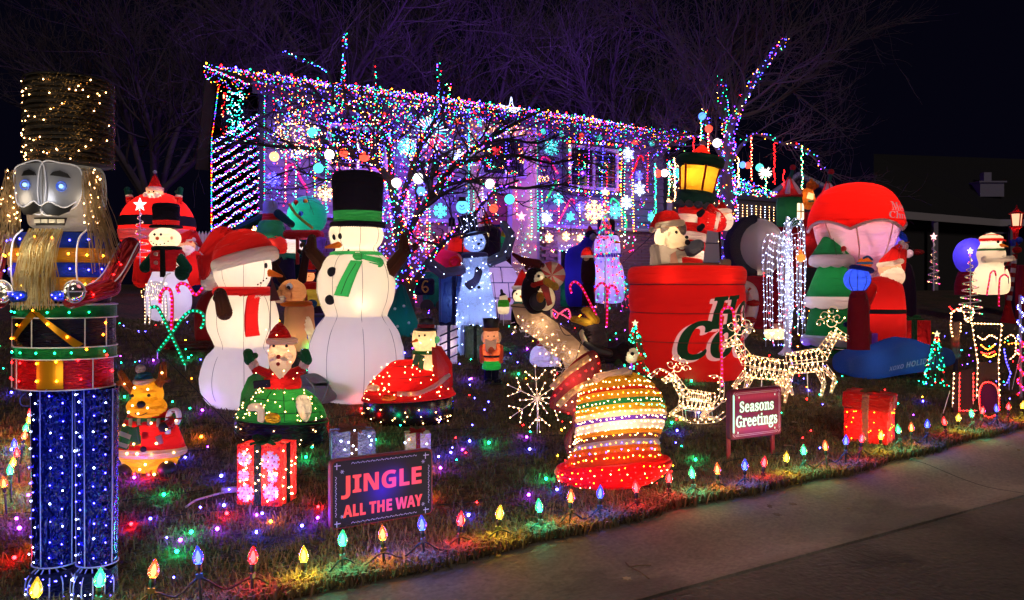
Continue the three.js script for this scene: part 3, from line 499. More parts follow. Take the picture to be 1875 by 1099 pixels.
  rope([[984, 240], [984, 300], [984, 405], [990, 411], [1080, 416], [1171, 421]], 'g', 'rope_light', 'thin green rope light framing the wall below the framed window');
  rope([[735, 405], [790, 405], [840, 406]], 'g', 'rope_light', 'thin green rope light along the ledge behind the tree');
  rope([[858, 228], [858, 320], [858, 410]], 't', 'rope_light', 'thin green rope light up the left side of the beige entrance');
  const canes = [[[[526, 335], [524, 315], [528, 303], [536, 301], [543, 312], [552, 330], [563, 347]], 'p', 'pink rope light cane on the siding left of the tall top hat'], [[[990, 298], [993, 289], [1001, 288], [1010, 300], [1022, 318]], 'p', 'pink rope light cane beside the branches left of the framed window'], [[[1022, 408], [1036, 382], [1044, 366], [1050, 366], [1052, 374]], 'p', 'pink rope light cane under the framed window'], [[[1155, 325], [1164, 304], [1170, 288], [1176, 286], [1178, 295]], 'r', 'red rope light cane right of the framed window'], [[[1118, 372], [1121, 364], [1128, 367], [1138, 384], [1146, 400], [1147, 420]], 'g', 'green rope light cane beside the white snowflake'], [[[961, 392], [966, 370], [970, 348], [974, 345]], 'g', 'green rope light cane by the entrance door'], [[[940, 428], [945, 400], [944, 384], [938, 380]], 'r', 'red rope light cane by the wire spiral tree'], [[[972, 318], [968, 296], [966, 274]], 'r', 'red rope light strip on the beige entrance wall'], [[[750, 372], [742, 355], [738, 345]], 'p', 'short pink rope light strip by the tree trunk'], [[[1000, 368], [1012, 345], [1020, 330]], 'g', 'green rope light strip under the branches']];
  for (const [p, c, l] of canes) rope(p, c, 'rope_light_cane', l, 0.05, 0.022);
  // bulbs round the framed window
  const fr = []; const fx = [[1043, 259], [1136, 266], [1136, 356], [1043, 348]]; for (let s = 0; s < 4; s++) { const a = fx[s], b = fx[(s + 1) % 4], n = s % 2 ? 11 : 13; for (let i = 0; i < n; i++) { const q = onWall(lerp(a[0], b[0], i / n), lerp(a[1], b[1], i / n), 0.1).p; fr.push([q.x, q.y, q.z, ['o', 'r', 'g', 'w', 'b'][(i + s) % 5]]); } }
  stringLight('window_light_string', 'coloured bulbs in a rectangle round the dark framed window', null, fr, 0.016, { big: true });
  const fl = []; const gx = [[600, 226], [712, 228], [712, 318], [600, 318]]; for (let s = 0; s < 4; s++) { const a = gx[s], b = gx[(s + 1) % 4]; for (let i = 0; i < 22; i++) { const q = onWall(lerp(a[0], b[0], i / 22), lerp(a[1], b[1], i / 22), 0.1).p; fl.push([q.x, q.y, q.z, mul(i)]); } }
  stringLight('window_light_string', 'mini lights in a rectangle round the window behind the tall hat', null, fl, 0.0085);
  // clusters of warm lights
  const clus = (label, cx, cy, rx, ry, n, cc) => { const p = []; for (let i = 0; i < n; i++) { const a = rr(0, 6.283), r = Math.sqrt(rnd()), q = onWall(cx + Math.cos(a) * r * rx, cy + Math.sin(a) * r * ry, 0.2).p; p.push([q.x, q.y, q.z, cc[i % cc.length]]); } return stringLight('light_cluster', label, null, p, 0.008, { cable: false, dim: 0.5 }); };
  clus('warm white tree shaped cluster of lights on the left of the front wall', 545, 255, 46, 36, 210, 'w');
  clus('warm lights bunched over the entrance window', 925, 240, 40, 16, 70, 'wwo');
  clus('small warm bunch of lights at the entrance window', 955, 285, 7, 17, 24, 'wro');
  clus('small warm bunch of lights under the branches by the entrance', 995, 327, 10, 9, 30, 'wo');
  clus('pale bunch of lights under the entrance window', 937, 317, 14, 6, 26, 'wgr');
  clus('red bow of lights on the wall between trunk and entrance', 822, 322, 8, 9, 22, 'r');
  clus('red lights bunched along the branch by the trunk', 797, 318, 10, 5, 16, 'r');
  // scattered little bulbs over the front
  const sc = []; for (let i = 0; i < 1300; i++) { const q = onWall(rr(486, 1205), rr(215, 425), rr(0.08, 0.5)); if (q.y < EAVE && q.y > LEDGE - 0.1) sc.push([q.p.x, q.p.y, q.p.z, pick(['r', 'g', 'b', 'b', 'o', 'v', 'b', 't'])]); }
  const cu = stringLight('curtain_lights', 'loose curtain of tiny coloured lights over the house front', null, sc, 0.006, { cable: false });
  for (const [x, y, k] of [[530, 300, 1.6], [640, 340, 1.4], [760, 290, 1.8], [845, 350, 1.6], [920, 400, 0.7], [1010, 280, 1.9], [1030, 380, 1.5], [1110, 395, 1.5], [1165, 300, 1.3]].map(([a, b, k]) => [a, b, k * 1.7])) { const q = onWall(x, y, 1.0).p; lamp(cu, q.x, q.y, q.z, 1, [0.24, 0.035, 1], k); }
  for (const [x, y] of [[425, 360], [430, 250]]) { const q = onSide(x, y, 0.8).p; lamp(cu, q.x, q.y, q.z, 1, [0.2, 0.1, 1], 1.2); }
  const lo = []; for (let i = 0; i < 170; i++) { const q = onWall(rr(770, 1190), 424 + rr(0, 40), 0.2); lo.push([q.p.x, q.p.y, q.p.z, pick(['r', 'w', 'c', 'p', 'w', 'g'])]); }
  stringLight('curtain_lights', 'red and white lights hung against the brick base of the house', null, lo, 0.008, { cable: false });
  // garage roof net
  const gn = []; for (let i = 0; i < 900; i++) { const u = rr(HL + 0.4, 14.6), t = rnd(), p = hp(u, lerp(3.8, 5.24, t), lerp(0.05, -3.4, t)); gn.push([p.x, p.y + 0.02, p.z, pick(['r', 'g', 'b', 'b', 'w', 'g'])]); }
  stringLight('roof_light_net', 'dense net of coloured mini lights on the lower garage roof', null, gn, 0.008, { cable: false });
  const gi = []; for (let i = 0; i < 26; i++) { const u = lerp(HL + 0.4, 14.5, i / 25); for (let k = 0; k < 6; k++) { const p = hp(u, 3.55 - k * 0.07, 0.1); gi.push([p.x, p.y, p.z, 'cww'[i % 3]]); } }
  stringLight('icicle_lights', 'white hanging strands of lights under the garage eave', null, gi, 0.008, { cable: false });
}
// ---- lit snowflakes, wreaths and globes
function flakeGeo(r, t, kind) {
  const out = [];
  for (let i = 0; i < 6; i++) { const a = i * Math.PI / 3 + Math.PI / 2, c = Math.cos(a), s = Math.sin(a); out.push(C([0, 0], [c * r, s * r], t, t, 6)); const fr = kind === 1 ? [0.45, 0.75] : [0.6]; for (const f of fr) for (const e of [-1, 1]) { const b = a + e * (kind === 2 ? 0.55 : 0.9), l = r * 0.36; out.push(C([c * r * f, s * r * f], [c * r * f + Math.cos(b) * l, s * r * f + Math.sin(b) * l], t * 0.85, t * 0.85, 5)); } if (kind === 2) { const a2 = a + Math.PI / 6; out.push(C([0, 0], [Math.cos(a2) * r * 0.75, Math.sin(a2) * r * 0.75], t, t, 5)); } }
  out.push(R(0, 0, r * 0.26, t));
  return out;
}
const flakes = [[501, 329, 13, 'b', 1, 'blue lit snowflake on the siding left of the tall top hat'], [595, 353, 14, 'w', 1, 'warm white snowflake on the siding beside the tall top hat'], [746, 271, 17, 't', 1, 'teal lit snowflake with a pink glow behind the branch arch'], [838, 287, 15, 'c', 2, 'bright white snowflake left of the beige entrance'], [806, 386, 13, 't', 1, 'pale blue snowflake on the siding right of the trunk'], [1009, 269, 15, 't', 1, 'large teal snowflake between the entrance and the framed window'], [1022, 364, 11, 't', 1, 'teal snowflake under the left corner of the framed window'], [1001, 398, 12, 'c', 2, 'white star snowflake at the lower left of the green rope frame'], [1044, 397, 9, 't', 2, 'small teal snowflake between two bright white ones'], [1062, 380, 10, 'b', 2, 'slim blue snowflake under the framed window'], [1088, 388, 20, 'w', 1, 'biggest warm white snowflake on the siding'], [1127, 387, 13, 't', 1, 'pale teal snowflake right of the biggest white one'], [1147, 371, 12, 'c', 1, 'white snowflake under the right corner of the framed window'], [1150, 283, 13, 'c', 2, 'icy white snowflake right of the framed window'], [1171, 346, 13, 'c', 2, 'white starry snowflake on the corner post'], [1170, 322, 9, 'b', 2, 'small blue snowflake above the starry white one'], [1193, 398, 9, 't', 1, 'blue snowflake half hidden by the red Santa hat'], [1036, 433, 8, 'w', 1, 'small warm snowflake over the basement window'], [1005, 436, 8, 'w', 1, 'small warm snowflake left of the basement window'], [1062, 436, 7, 'w', 1, 'small warm snowflake right of the basement window'], [1385, 368, 8, 'w', 1, 'small warm snowflake on the garage beside the dark disc'], [1342, 366, 8, 'w', 1, 'small warm snowflake on the garage behind the hugging figure'], [1224, 372, 8, 'w', 1, 'small warm snowflake on the garage left of the striped post'], [320, 425, 0, 'w', 1, ''], [467, 425, 10, 'w', 1, 'white lit snowflake low on the end wall'], [845, 440, 8, 'w', 1, 'small warm snowflake on the brick base behind the silver figure']];
for (const [x, y, r, c, kd, l] of flakes) {
  if (!r) continue;
  const q = x < 480 ? onSide(x, y, 0.1) : x > 1180 ? onWall(x, y, x > 1200 ? -0.4 : 0.2) : onWall(x, y, 0.1), s = q.d / F, o = W('snowflake_light', l, 'snowflake light', 'lit snowflakes on the house');
  o.position.copy(q.p); o.rotation.y = x < 480 ? TH - Math.PI / 2 : TH; o.world = true;
  const dm = { b: 0.035, t: 0.035, c: 0.04, w: 0.05 }[c];
  add(o, 'arms', flakeGeo(r * s, r * s * 0.075, kd), glow(LED[c].map((v) => v * dm + 0.12)));
  const lst = []; for (let i = 0; i < 6; i++) for (const f of [0.3, 0.55, 0.8, 1]) { const a = i * Math.PI / 3 + Math.PI / 2; lst.push([Math.cos(a) * r * s * f, Math.sin(a) * r * s * f, 0.03, c]); }
  bulbs(o, 'bulbs', lst, 0.007);
  lamp(o, 0, 0, 0.12, 1, { b: [0.25, 0.15, 1], t: [0.2, 0.2, 1], c: [0.35, 0.28, 1], w: [0.7, 0.4, 0.6] }[c], 0.07 * (r / 13) ** 2);
}
{
  const q = onWall(790, 242, 0.25), o = W('starburst_light', 'firework shaped burst of white, teal and red light rods', 'starburst light'); o.position.copy(q.p); o.rotation.y = TH; o.world = true;
  const by = { c: [], t: [], r: [] }; for (let i = 0; i < 26; i++) { const a = i / 26 * 6.283, r0 = rr(0.1, 0.16), r1 = rr(0.28, 0.42), k = Math.sin(a) < -0.1 ? (i % 3 ? 'r' : 'c') : (i % 3 ? 'c' : 't'); by[k].push(C([Math.cos(a) * r0, -Math.sin(a) * r0], [Math.cos(a) * r1, -Math.sin(a) * r1], 0.008, 0.008, 5)); }
  for (const k in by) add(o, 'rod', by[k], glow(LED[k].map((v) => v * 0.06)));
  lamp(o, 0, 0, 0.15, 1, [0.5, 0.3, 1], 0.12);
  const st = at(936, 203, onWall(936, 203).d + 1.2), so = W('star_light', 'icy white wire star standing on the house roof', 'star light'); so.position.copy(st); so.rotation.y = TH; so.world = true; const sp = []; for (let i = 0; i < 10; i++) { const a = i * Math.PI / 5, r = i % 2 ? 0.12 : 0.32; sp.push([Math.sin(a) * r, -Math.cos(a) * r, 0]); }
  add(so, 'frame', [TU(sp, 0.008, { closed: true, seg: 60 })], glow([1.2, 1.3, 2.2])); const sb = []; for (let i = 0; i < 90; i++) { const k = Math.floor(rnd() * 10), a = sp[k], f = Math.sqrt(rnd()); sb.push([a[0] * f, -a[1] * f, rr(-0.03, 0.03), 'c']); } bulbs(so, 'bulbs', sb, 0.006);
}
for (const [x, y, r, D0, l] of [[906, 291, 19, 0.3, 'green lit wreath with a red bow on the entrance wall'], [1062, 302, 10, 0.12, 'small lit wreath on the left pane of the framed window'], [1104, 308, 9, 0.12, 'small lit wreath on the right pane of the framed window']]) {
  const q = onWall(x, y, D0), s = q.d / F, o = W('wreath', l, 'wreath'); o.position.copy(q.p); o.rotation.y = TH; o.world = true;
  add(o, 'ring', R(0, 0, r * s, r * s * 0.2), std(0x12301a, 0.9)); const b = []; for (let i = 0; i < r * 3; i++) { const a = rr(0, 6.283), k = r * s * rr(0.8, 1.2); b.push([Math.cos(a) * k, Math.sin(a) * k, r * s * 0.22, pick(['g', 'g', 'w', 'r', 'g'])]); } bulbs(o, 'bulbs', b, 0.007);
  if (r > 15) add(o, 'bow', [S(-0.05, -r * s * 0.9, 0.06, { sy: 0.6, sz: 0.5, z: 0.06 }), S(0.05, -r * s * 0.9, 0.06, { sy: 0.6, sz: 0.5, z: 0.06 }), C([0, -r * s * 0.9, 0.06], [-0.05, -r * s * 0.4, 0.06], 0.02, 0.03), C([0, -r * s * 0.9, 0.06], [0.05, -r * s * 0.4, 0.06], 0.02, 0.03)], glow([1.2, 0.03, 0.03]));
}
const gcol = { r: [2.4, 0.12, 0.06], t: [0.12, 1.6, 1.35], b: [0.16, 0.5, 2.2], w: [2.1, 1.9, 1.8], o: [2, 0.9, 0.35] }, gname = { r: 'red', t: 'teal', b: 'blue', w: 'white', o: 'orange' };
const globes = [[572, 243, 9, 't', 13], [502, 287, 9, 'o', 13], [603, 283, 9, 'w', 12.8], [629, 280, 8, 'r', 12.8], [667, 287, 9, 'r', 12.8], [583, 308, 9, 't', 12.8], [726, 335, 9, 'w', 12.9], [766, 327, 10, 'w', 12.9], [771, 350, 8, 'b', 12.9], [933, 365, 9, 't', 12.8], [904, 382, 8, 'r', 12.8], [897, 337, 9, 'w', 12.8], [1286, 213, 7, 'b', 18.2], [1298, 236, 7, 'r', 18.2], [1313, 262, 8, 'w', 18.2], [1205, 318, 7, 'r', 18.3], [1217, 317, 7, 'w', 18.3], [1241, 317, 8, 't', 18.3], [1360, 302, 6, 'b', 18.2], [1370, 303, 6, 'r', 18.2], [1391, 307, 7, 't', 18.2], [512, 190, 5, 'b', 0], [609, 200, 5, 't', 0], [656, 204, 5, 'b', 0], [749, 215, 5, 't', 0], [704, 211, 5, 'r', 0], [836, 224, 5, 'r', 0], [878, 227, 5, 't', 0], [916, 233, 5, 'b', 0], [995, 241, 5, 't', 0], [1028, 245, 5, 't', 0], [1065, 249, 5, 'r', 0], [1098, 252, 5, 't', 0], [1131, 256, 4, 'b', 0], [1163, 260, 5, 'r', 0], [1194, 263, 5, 't', 0]];
for (const [x, y, r, c, D] of globes) {
  const q = D ? { p: at(x, y, D), d: D } : onWall(x, y, 0.45), s = q.d / F, where = !D ? 'hanging under the house eave' : x > 1200 ? 'hanging in the wrapped tree' : 'hanging in the ornamental tree';
  const o = W(D ? 'light_globe' : 'ornament_bulb', `${gname[c]} lit ${D ? 'globe' : 'ornament'} ${where}`, D ? 'light globe' : 'ornament', `${gname[c]} lit ${D ? 'globes' : 'ornaments'} ${where}`); o.position.copy(q.p); o.world = true;
  add(o, 'globe', D ? S(0, 0, r * s, { n: 16 }) : L(0, [[0, -r * s * 1.1], [r * s * 0.35, -r * s], [r * s * 0.9, -r * s * 0.1], [r * s * 0.75, r * s * 0.7], [0, r * s]], { n: 14 }), glow(gcol[c].map((v) => v * (D ? 1 : 0.4))));
  add(o, 'cap', K([0, -r * s * 1.2], [0, -r * s * 0.95], r * s * 0.25, r * s * 0.25, 10), std(0x888888, 0.4, 0.6));
  add(o, 'cord', K([0, -r * s * 1.2], [0, -r * s * (D ? 4 : 2)], 0.004, 0.004, 4), wire);
  if (D) lamp(o, 0, 0, 0, 1, gcol[c].map((v) => v / Math.max(...gcol[c])), c === 'w' ? 0.03 : 0.06);
}
// ---- lights on the trees
function treeLights(name, label, limbs, per, spread, r, cc) { const p = []; for (const [li, f0, f1, n] of per) { const pts = limbs[li][0], c = new THREE.CatmullRomCurve3(pts), rad = (t) => lerp(limbs[li][1], limbs[li][2], t) + spread; for (let i = 0; i < n; i++) { const t = lerp(f0, f1, (i + rnd()) / n), q = c.getPoint(Math.min(1, Math.max(0, t))), a = rr(0, 6.283), R0 = rad(t); p.push([q.x + Math.cos(a) * R0, q.y + rr(-0.04, 0.04), q.z + Math.sin(a) * R0, cc[Math.floor(rnd() * cc.length)]]); } } return stringLight(name, label, null, p, r, { cable: false }); }
treeLights('tree_lights', 'coloured lights wound round the trunk and limbs of the ornamental tree', frontLimbs, [[0, 0, 1, 230], [1, 0, 0.8, 150], [2, 0, 0.55, 60], [3, 0, 0.6, 110], [4, 0, 1, 130], [5, 0, 0.5, 40], [6, 0, 0.35, 22], [7, 0, 0.9, 130], [8, 0, 0.8, 50]], 0.03, 0.0065, ['b', 'b', 'r', 'g', 'b', 'v', 'w', 'g', 'o', 'r']);
{ const p = []; for (let i = 0; i < 360; i++) { const t = rnd(), x = lerp(695, 780, rnd()), y = lerp(330, 500, t), q = at(x, y, FT + rr(-0.5, 0.5)); p.push([q.x, q.y, q.z, pick(['b', 'r', 'g', 'b', 'w', 'b'])]); } for (let i = 0; i < 1100; i++) { const x = rr(500, 900), y = rr(185, 300) , q = at(x, y + (x - 690) * 0.05, FT + rr(-0.9, 0.8)); p.push([q.x, q.y, q.z, pick(['b', 'r', 'g', 'b', 'o', 'g', 'w'])]); } stringLight('tree_lights', 'loose cloud of coloured lights in the crown of the ornamental tree', null, p, 0.006, { cable: false });
  const b = []; const bt = [[628, 150, 632, 60, 46], [690, 190, 683, 120, 18], [806, 175, 803, 112, 20], [600, 130, 515, 92, 22]]; for (const [x0, y0, x1, y1, n] of bt) for (let i = 0; i < n; i++) { const t = i / n, q = at(lerp(x0, x1, t) + rr(-4, 4), lerp(y0, y1, t) + rr(-2, 2), FT + 0.6); b.push([q.x, q.y, q.z, pick(['g', 'b', 'r', 'b', 't'])]); }
  const bo = stringLight('tree_lights', 'strands of lights wound up the thin upper branches over the roof', null, b, 0.008, { cable: false });
  add(bo, 'branches', branchTubes(bt.map(([x0, y0, x1, y1]) => [[at(x0 + 10, y0 + 60, FT), at(x0, y0, FT + 0.6), at((x0 + x1) / 2, (y0 + y1) / 2, FT + 0.6), at(x1, y1, FT + 0.6), at(x1 + 12, y1 - 40, FT + 0.6)], 0.03, 0.006]), [], 5), barkPale); }
treeLights('tree_lights', 'coloured lights wound round the trunk and boughs of the right hand bare tree', rightLimbs, [[0, 0.1, 1, 330], [1, 0, 0.86, 150], [2, 0, 0.5, 70], [3, 0, 0.8, 60], [4, 0, 0.5, 40], [5, 0, 0.9, 50]], 0.05, 0.009, ['b', 'b', 'r', 'g', 'b', 'v', 'w', 'g', 'o', 'b']);
for (const [x, y0, y1, c] of [[1270, 252, 292, 'r'], [1297, 242, 330, 'rw'], [1284, 222, 262, 'gw'], [1418, 262, 338, 'r'], [1376, 250, 332, 'rw'], [1435, 312, 404, 'r'], [1469, 268, 346, 'gw'], [1352, 290, 345, 'w'], [1403, 325, 358, 'gw'], [1245, 300, 360, 'w'], [1236, 290, 380, 'w'], [1226, 296, 360, 'gw'], [1200, 300, 390, 'g']]) {
  const p = []; let i = 0; for (let y = y0; y < y1; y += 3.1, i++) { const q = at(x + rr(-1.6, 1.6), y, 18 + rr(-0.02, 0.02)); p.push([q.x, q.y, q.z, c[i % c.length]]); }
  stringLight('hanging_light_strand', { r: 'red strand of lights hanging from the right tree', rw: 'red and white strand of lights hanging from the right tree', gw: 'green and white strand of lights hanging from the right tree', w: 'white strand of lights hanging from the right tree', g: 'green strand of lights hanging from the right tree' }[c], 'strands hanging from the right tree', p, 0.0115);
}
for (const [x, y, l] of [[1401, 317, 'bright white star light hanging in the right tree']]) { const o = W('star_light', l, 'star light'); o.position.copy(at(x, y, 17.8)); o.world = true; const g = []; for (let i = 0; i < 30; i++) { const d = V(rr(-1, 1), rr(-1, 1), rr(-1, 1)).normalize().multiplyScalar(0.15); g.push(C([0, 0, 0], [d.x, d.y, d.z], 0.014, 0.003, 5)); } add(o, 'spikes', g, glow([3, 2.6, 2.3])); lamp(o, 0, 0, 0, 1, [1, 0.8, 0.7], 0.2); }
// ================= inflatables and light figures, left half =================
const RED = 0xc21c1c, WHT = 0xe6e0d6, GRN = 0x1d7a3c, BLK = 0x1b1622, BRN = 0x4a2a1c, ORG = 0xd9791f, TAN = 0xb98258, NAVY = 0x1c2450, TEAL = 0x1f7f78, SKIN = 0xe0b096;
const WARM = [1, 0.78, 0.5], COOL = [0.82, 0.8, 1], LAV = [0.72, 0.66, 1];
const inkm = std(0x15121a, 0.8), seamM = std(0x6d6660, 0.9);
function seams(x, pts, angles, r, { z = 0, sz = 1 } = {}) { return angles.map((a) => TU(pts.map(([rad, y]) => [x + Math.sin(a) * rad * 0.985, y, z + Math.cos(a) * rad * 0.985 * sz]), r, { seg: pts.length * 6, n: 4 })); }
const dots = (cx, cy, r, list, d, o = {}) => list.map(([x, y]) => S(x, y, d, { z: zOn(cx, cy, r, x, y, o.rz || r), n: 10, sz: 0.6, sy: o.sy || 1 }));
function tophat(o, x, yb, w, yt, wt, { band = 'red', lean = 0, brim = 1.25, ry } = {}) {
  const hh = (yb - yt), b0 = yb - w * 0.1, b1 = yb - w * 0.1 - hh * 0.2, wb = lerp(w, wt, 0.25);
  const h = add(o, 'hat', [spin(L(x, [[0, yt - 2], [wt * 0.8, yt], [wt, yt + wt * 0.25], [lerp(wb, wt, 0.5), lerp(b1, yt, 0.5)], [wb, b1]]), x, yb, lean), spin(L(x, [[0, yb - w * 0.08], [w * 1.02, yb - w * 0.1], [w * brim, yb - w * 0.02], [w * brim, yb + w * 0.1], [w * 0.9, yb + w * 0.14], [0, yb + w * 0.12]]), x, yb, lean)], fab(BLK, 0.2));
  add(h, 'hat_band', spin(L(x, [[w * 0.99, b0 + 1], [wb * 1.005, b1]], { smooth: false }), x, yb, lean), band === 'red' ? fab(RED, 0.6) : band === 'green' ? fab(0x2f9a52, 0.6) : fab(band, 0.6));
  lamp(o, x, (b0 + b1) / 2, 0, w, WARM, 2.6);
  return h;
}
// ---- big top hat snowman
{
  const o = T('inflatable_snowman', 'tallest inflatable snowman with a black top hat, green scarf and raised arms', 'inflatable snowman', { px: 650, py: 732 });
  const bp = [[0, 735], [50, 733], [80, 708], [88, 655], [78, 610], [60, 583], [57, 576], [68, 548], [71, 515], [60, 480], [42, 462], [38, 455], [46, 445], [50, 428], [45, 414], [38, 406], [20, 400], [0, 399]];
  const b = add(o, 'body', L(652, bp, { n: 96, panels: 8 }), fab(WHT, 0.55));
  add(b, 'seam', seams(652, bp.slice(1, -1), [-1.22, -0.435, 0.35, 1.135].map((a) => a), 0.45), seamM);
  lamp(o, 654, 440, 0, 46, WARM, 3); lamp(o, 668, 552, 48, 18, WARM, 3); lamp(o, 652, 520, 0, 68, WARM, 1.6); lamp(o, 652, 650, 10, 85, LAV, 1);
  tophat(o, 655, 412, 44, 316, 47, { band: 'green', brim: 1.13 });
  add(o, 'nose', C([628, 450, 36], [609, 455, 52], 6, 2.5), fab(ORG));
  add(o, 'eye', S(620, 436, 4, { z: zL(bp, 652, 620, 436), sy: 1.4, n: 12 }), inkm); add(o, 'eye', S(632, 435, 4, { z: zL(bp, 652, 632, 435), sy: 1.4, n: 12 }), inkm);
  add(o, 'mouth', [[616, 459], [621, 463], [627, 465], [634, 466], [640, 464], [646, 460]].map(([x, y]) => S(x, y, 2, { z: zL(bp, 652, x, y), n: 8 })), inkm);
  add(o, 'button', S(621, 499, 9, { z: zL(bp, 652, 621, 499), sz: 0.5 }), inkm); add(o, 'button', S(617, 548, 9, { z: zL(bp, 652, 617, 548), sz: 0.5 }), inkm);
  const sc = add(o, 'scarf', [R(652, 468, 42, 7, 0, Math.PI / 2), S(664, 474, 10, { z: 48 }), drape(E([[654, 478], [674, 480], [652, 543], [625, 540]], 9, { bev: 3 }), 652, bp, 1), C([668, 474, 46], [700, 482, 40], 7, 9)], fab(0x35a85a, 0.6));
  add(sc, 'fold_line', TU([[664, 484, 66], [651, 510, 76], [640, 538, 77]], 0.7), std(0x145028, 0.9));
  const arm = (s, p) => { const a = add(o, 'arm', p, fab(BRN, 0.35)); return a; };
  arm(-1, [C([600, 492, 12], [574, 460, 18], 14, 12), C([574, 460, 18], [576, 438, 20], 11, 8), C([580, 462, 18], [560, 450, 20], 8, 6)]);
  arm(1, [C([712, 498, 8], [742, 462, 14], 14, 12), C([742, 462, 14], [740, 436, 16], 11, 8), C([742, 466, 14], [762, 452, 16], 8, 6)]);
}
// ---- left snowman in a red cap, seen from the side
{
  const o = T('inflatable_snowman', 'inflatable snowman in a red stocking cap and red scarf, turned to the right', 'inflatable snowman', { px: 437, py: 742 });
  const bp = [[0, 746], [48, 744], [70, 722], [76, 690], [66, 655], [50, 636], [52, 626], [63, 600], [64, 575], [56, 548], [42, 532], [42, 526], [50, 510], [52, 490], [48, 468], [34, 450], [0, 440]];
  const b = add(o, 'body', L(444, bp, { n: 96, panels: 8 }), fab(WHT, 0.55));
  add(b, 'seam', seams(444, bp.slice(1, -1), [-1.22, -0.435, 0.35, 1.135], 0.45), seamM);
  lamp(o, 455, 590, 30, 30, WARM, 2.2); lamp(o, 440, 575, 0, 62, WARM, 1.5); lamp(o, 450, 490, 0, 50, [1, 0.85, 0.78], 1.3); lamp(o, 437, 690, 5, 74, LAV, 1);
  const hat = add(o, 'cap', [spin(L(447, [[0, 418], [22, 424], [44, 440], [54, 460], [53, 478]]), 447, 470, 0.26), C([408, 440, 0], [380, 470, 6], 26, 18), C([380, 470, 6], [377, 506, 10], 18, 8)], fab(RED, 0.55));
  add(hat, 'brim', spin(L(449, [[48, 464], [58, 466], [61, 476], [58, 487], [48, 489]]), 449, 476, 0.27), fab(0xe2ddd8, 0.5)); add(hat, 'pompom', S(383, 517, 15), fab(0xe8e4e0, 0.5));
  lamp(o, 440, 448, 0, 42, WARM, 3);
  add(o, 'eye', S(494, 487, 4, { z: 24, sx: 0.7, sy: 1.3 }), inkm);
  add(o, 'mouth', [[492, 510], [488, 514], [484, 518], [480, 521]].map(([x, y]) => S(x, y, 1.8, { z: zL(bp, 444, x, y), n: 8 })), inkm);
  add(o, 'nose', C([496, 500, 8], [520, 506, 14], 7, 2), fab(ORG));
  add(o, 'arm', [C([434, 570, 66], [428, 538, 70], 14, 11), C([428, 556, 68], [421, 545, 70], 7, 6)], fab(BRN, 0.4));
  add(o, 'scarf', [R(446, 534, 46, 9, 0, Math.PI / 2), drape(E([[468, 536], [486, 534], [488, 612], [467, 614]], 9, { bev: 3 }), 444, bp, 1)], fab(RED, 0.65));
}
// ---- white deflated sack at the big snowman's feet
{
  const o = T('cloth_sack', 'pale grey slumped sack lying at the feet of the tallest snowman', 'sack', { px: 610, py: 724 });
  add(o, 'sack', [E([[555, 690], [580, 676], [622, 676], [664, 686], [650, 705], [618, 726], [585, 722], [560, 708]], 26, { z: 86, bev: 12, bs: 4, smooth: true })], fab(0xb9b2bc, 0.3));
  add(o, 'fold', [TU([[585, 680, 99], [600, 700, 101], [596, 722, 96]], 1), TU([[625, 678, 98], [622, 700, 100], [612, 724, 96]], 1)], std(0x8a8490, 0.9));
}
// ---- reindeer inflatable between the snowmen
{
  const o = T('inflatable_reindeer', 'tan inflatable reindeer with dark brown antlers and an orange collar', 'inflatable reindeer', { px: 545, D: 9.6 });
  add(o, 'body', [L(548, [[0, 735], [26, 728], [36, 690], [34, 640], [27, 590], [24, 560], [0, 552]]), C([572, 640, 4], [590, 672, 10], 13, 12), S(535, 660, 26, { z: 10, sy: 1.5 })], fab(TAN, 0.5));
  add(o, 'chest', S(563, 610, 16, { z: 14, sy: 2.6, sz: 0.6, rz: 0.15 }), fab(0xe2c8a8, 0.5));
  const h = add(o, 'head', [S(537, 535, 25, { z: 6, sy: 0.95 }), C([528, 538, 20], [520, 541, 34], 17, 14), C([549, 514, 0], [555, 502, 0], 6, 3)], fab(TAN, 0.5));
  add(h, 'muzzle', S(522, 545, 12, { z: 36, sy: 0.8 }), fab(0xe8d8c4, 0.5)); add(h, 'nose', S(513, 527, 9, { z: 42, sy: 0.9 }), inkm);
  add(h, 'eye', S(537, 526, 6.5, { z: 27, sy: 1.2, sz: 0.5 }), std(0xeeeeee, 0.5)); add(h, 'pupil', S(536, 528, 4, { z: 29.5, sy: 1.2, sz: 0.5 }), inkm);
  for (const s of [[505, 505, 498, 478, 510, 488], [560, 500, 562, 455, 548, 470]]) add(o, 'antler', [C([s[0] + (s[0] < 530 ? 12 : -6), 512, 2], [s[2], s[3], 0], 8, 6), C([s[2] + 2, s[3] + 14, 0], [s[4], s[5] - 10, 0], 6, 4), C([s[2], s[3], 0], [s[2] + 10, s[3] - 18, 0], 6, 4)], fab(0x3a1c18, 0.3));
  add(o, 'collar', [R(544, 556, 24, 5, 6, Math.PI / 2)], fab(ORG)); 
  lamp(o, 545, 620, 4, 28, WARM, 3.2); lamp(o, 536, 534, 6, 22, WARM, 3.2);
}
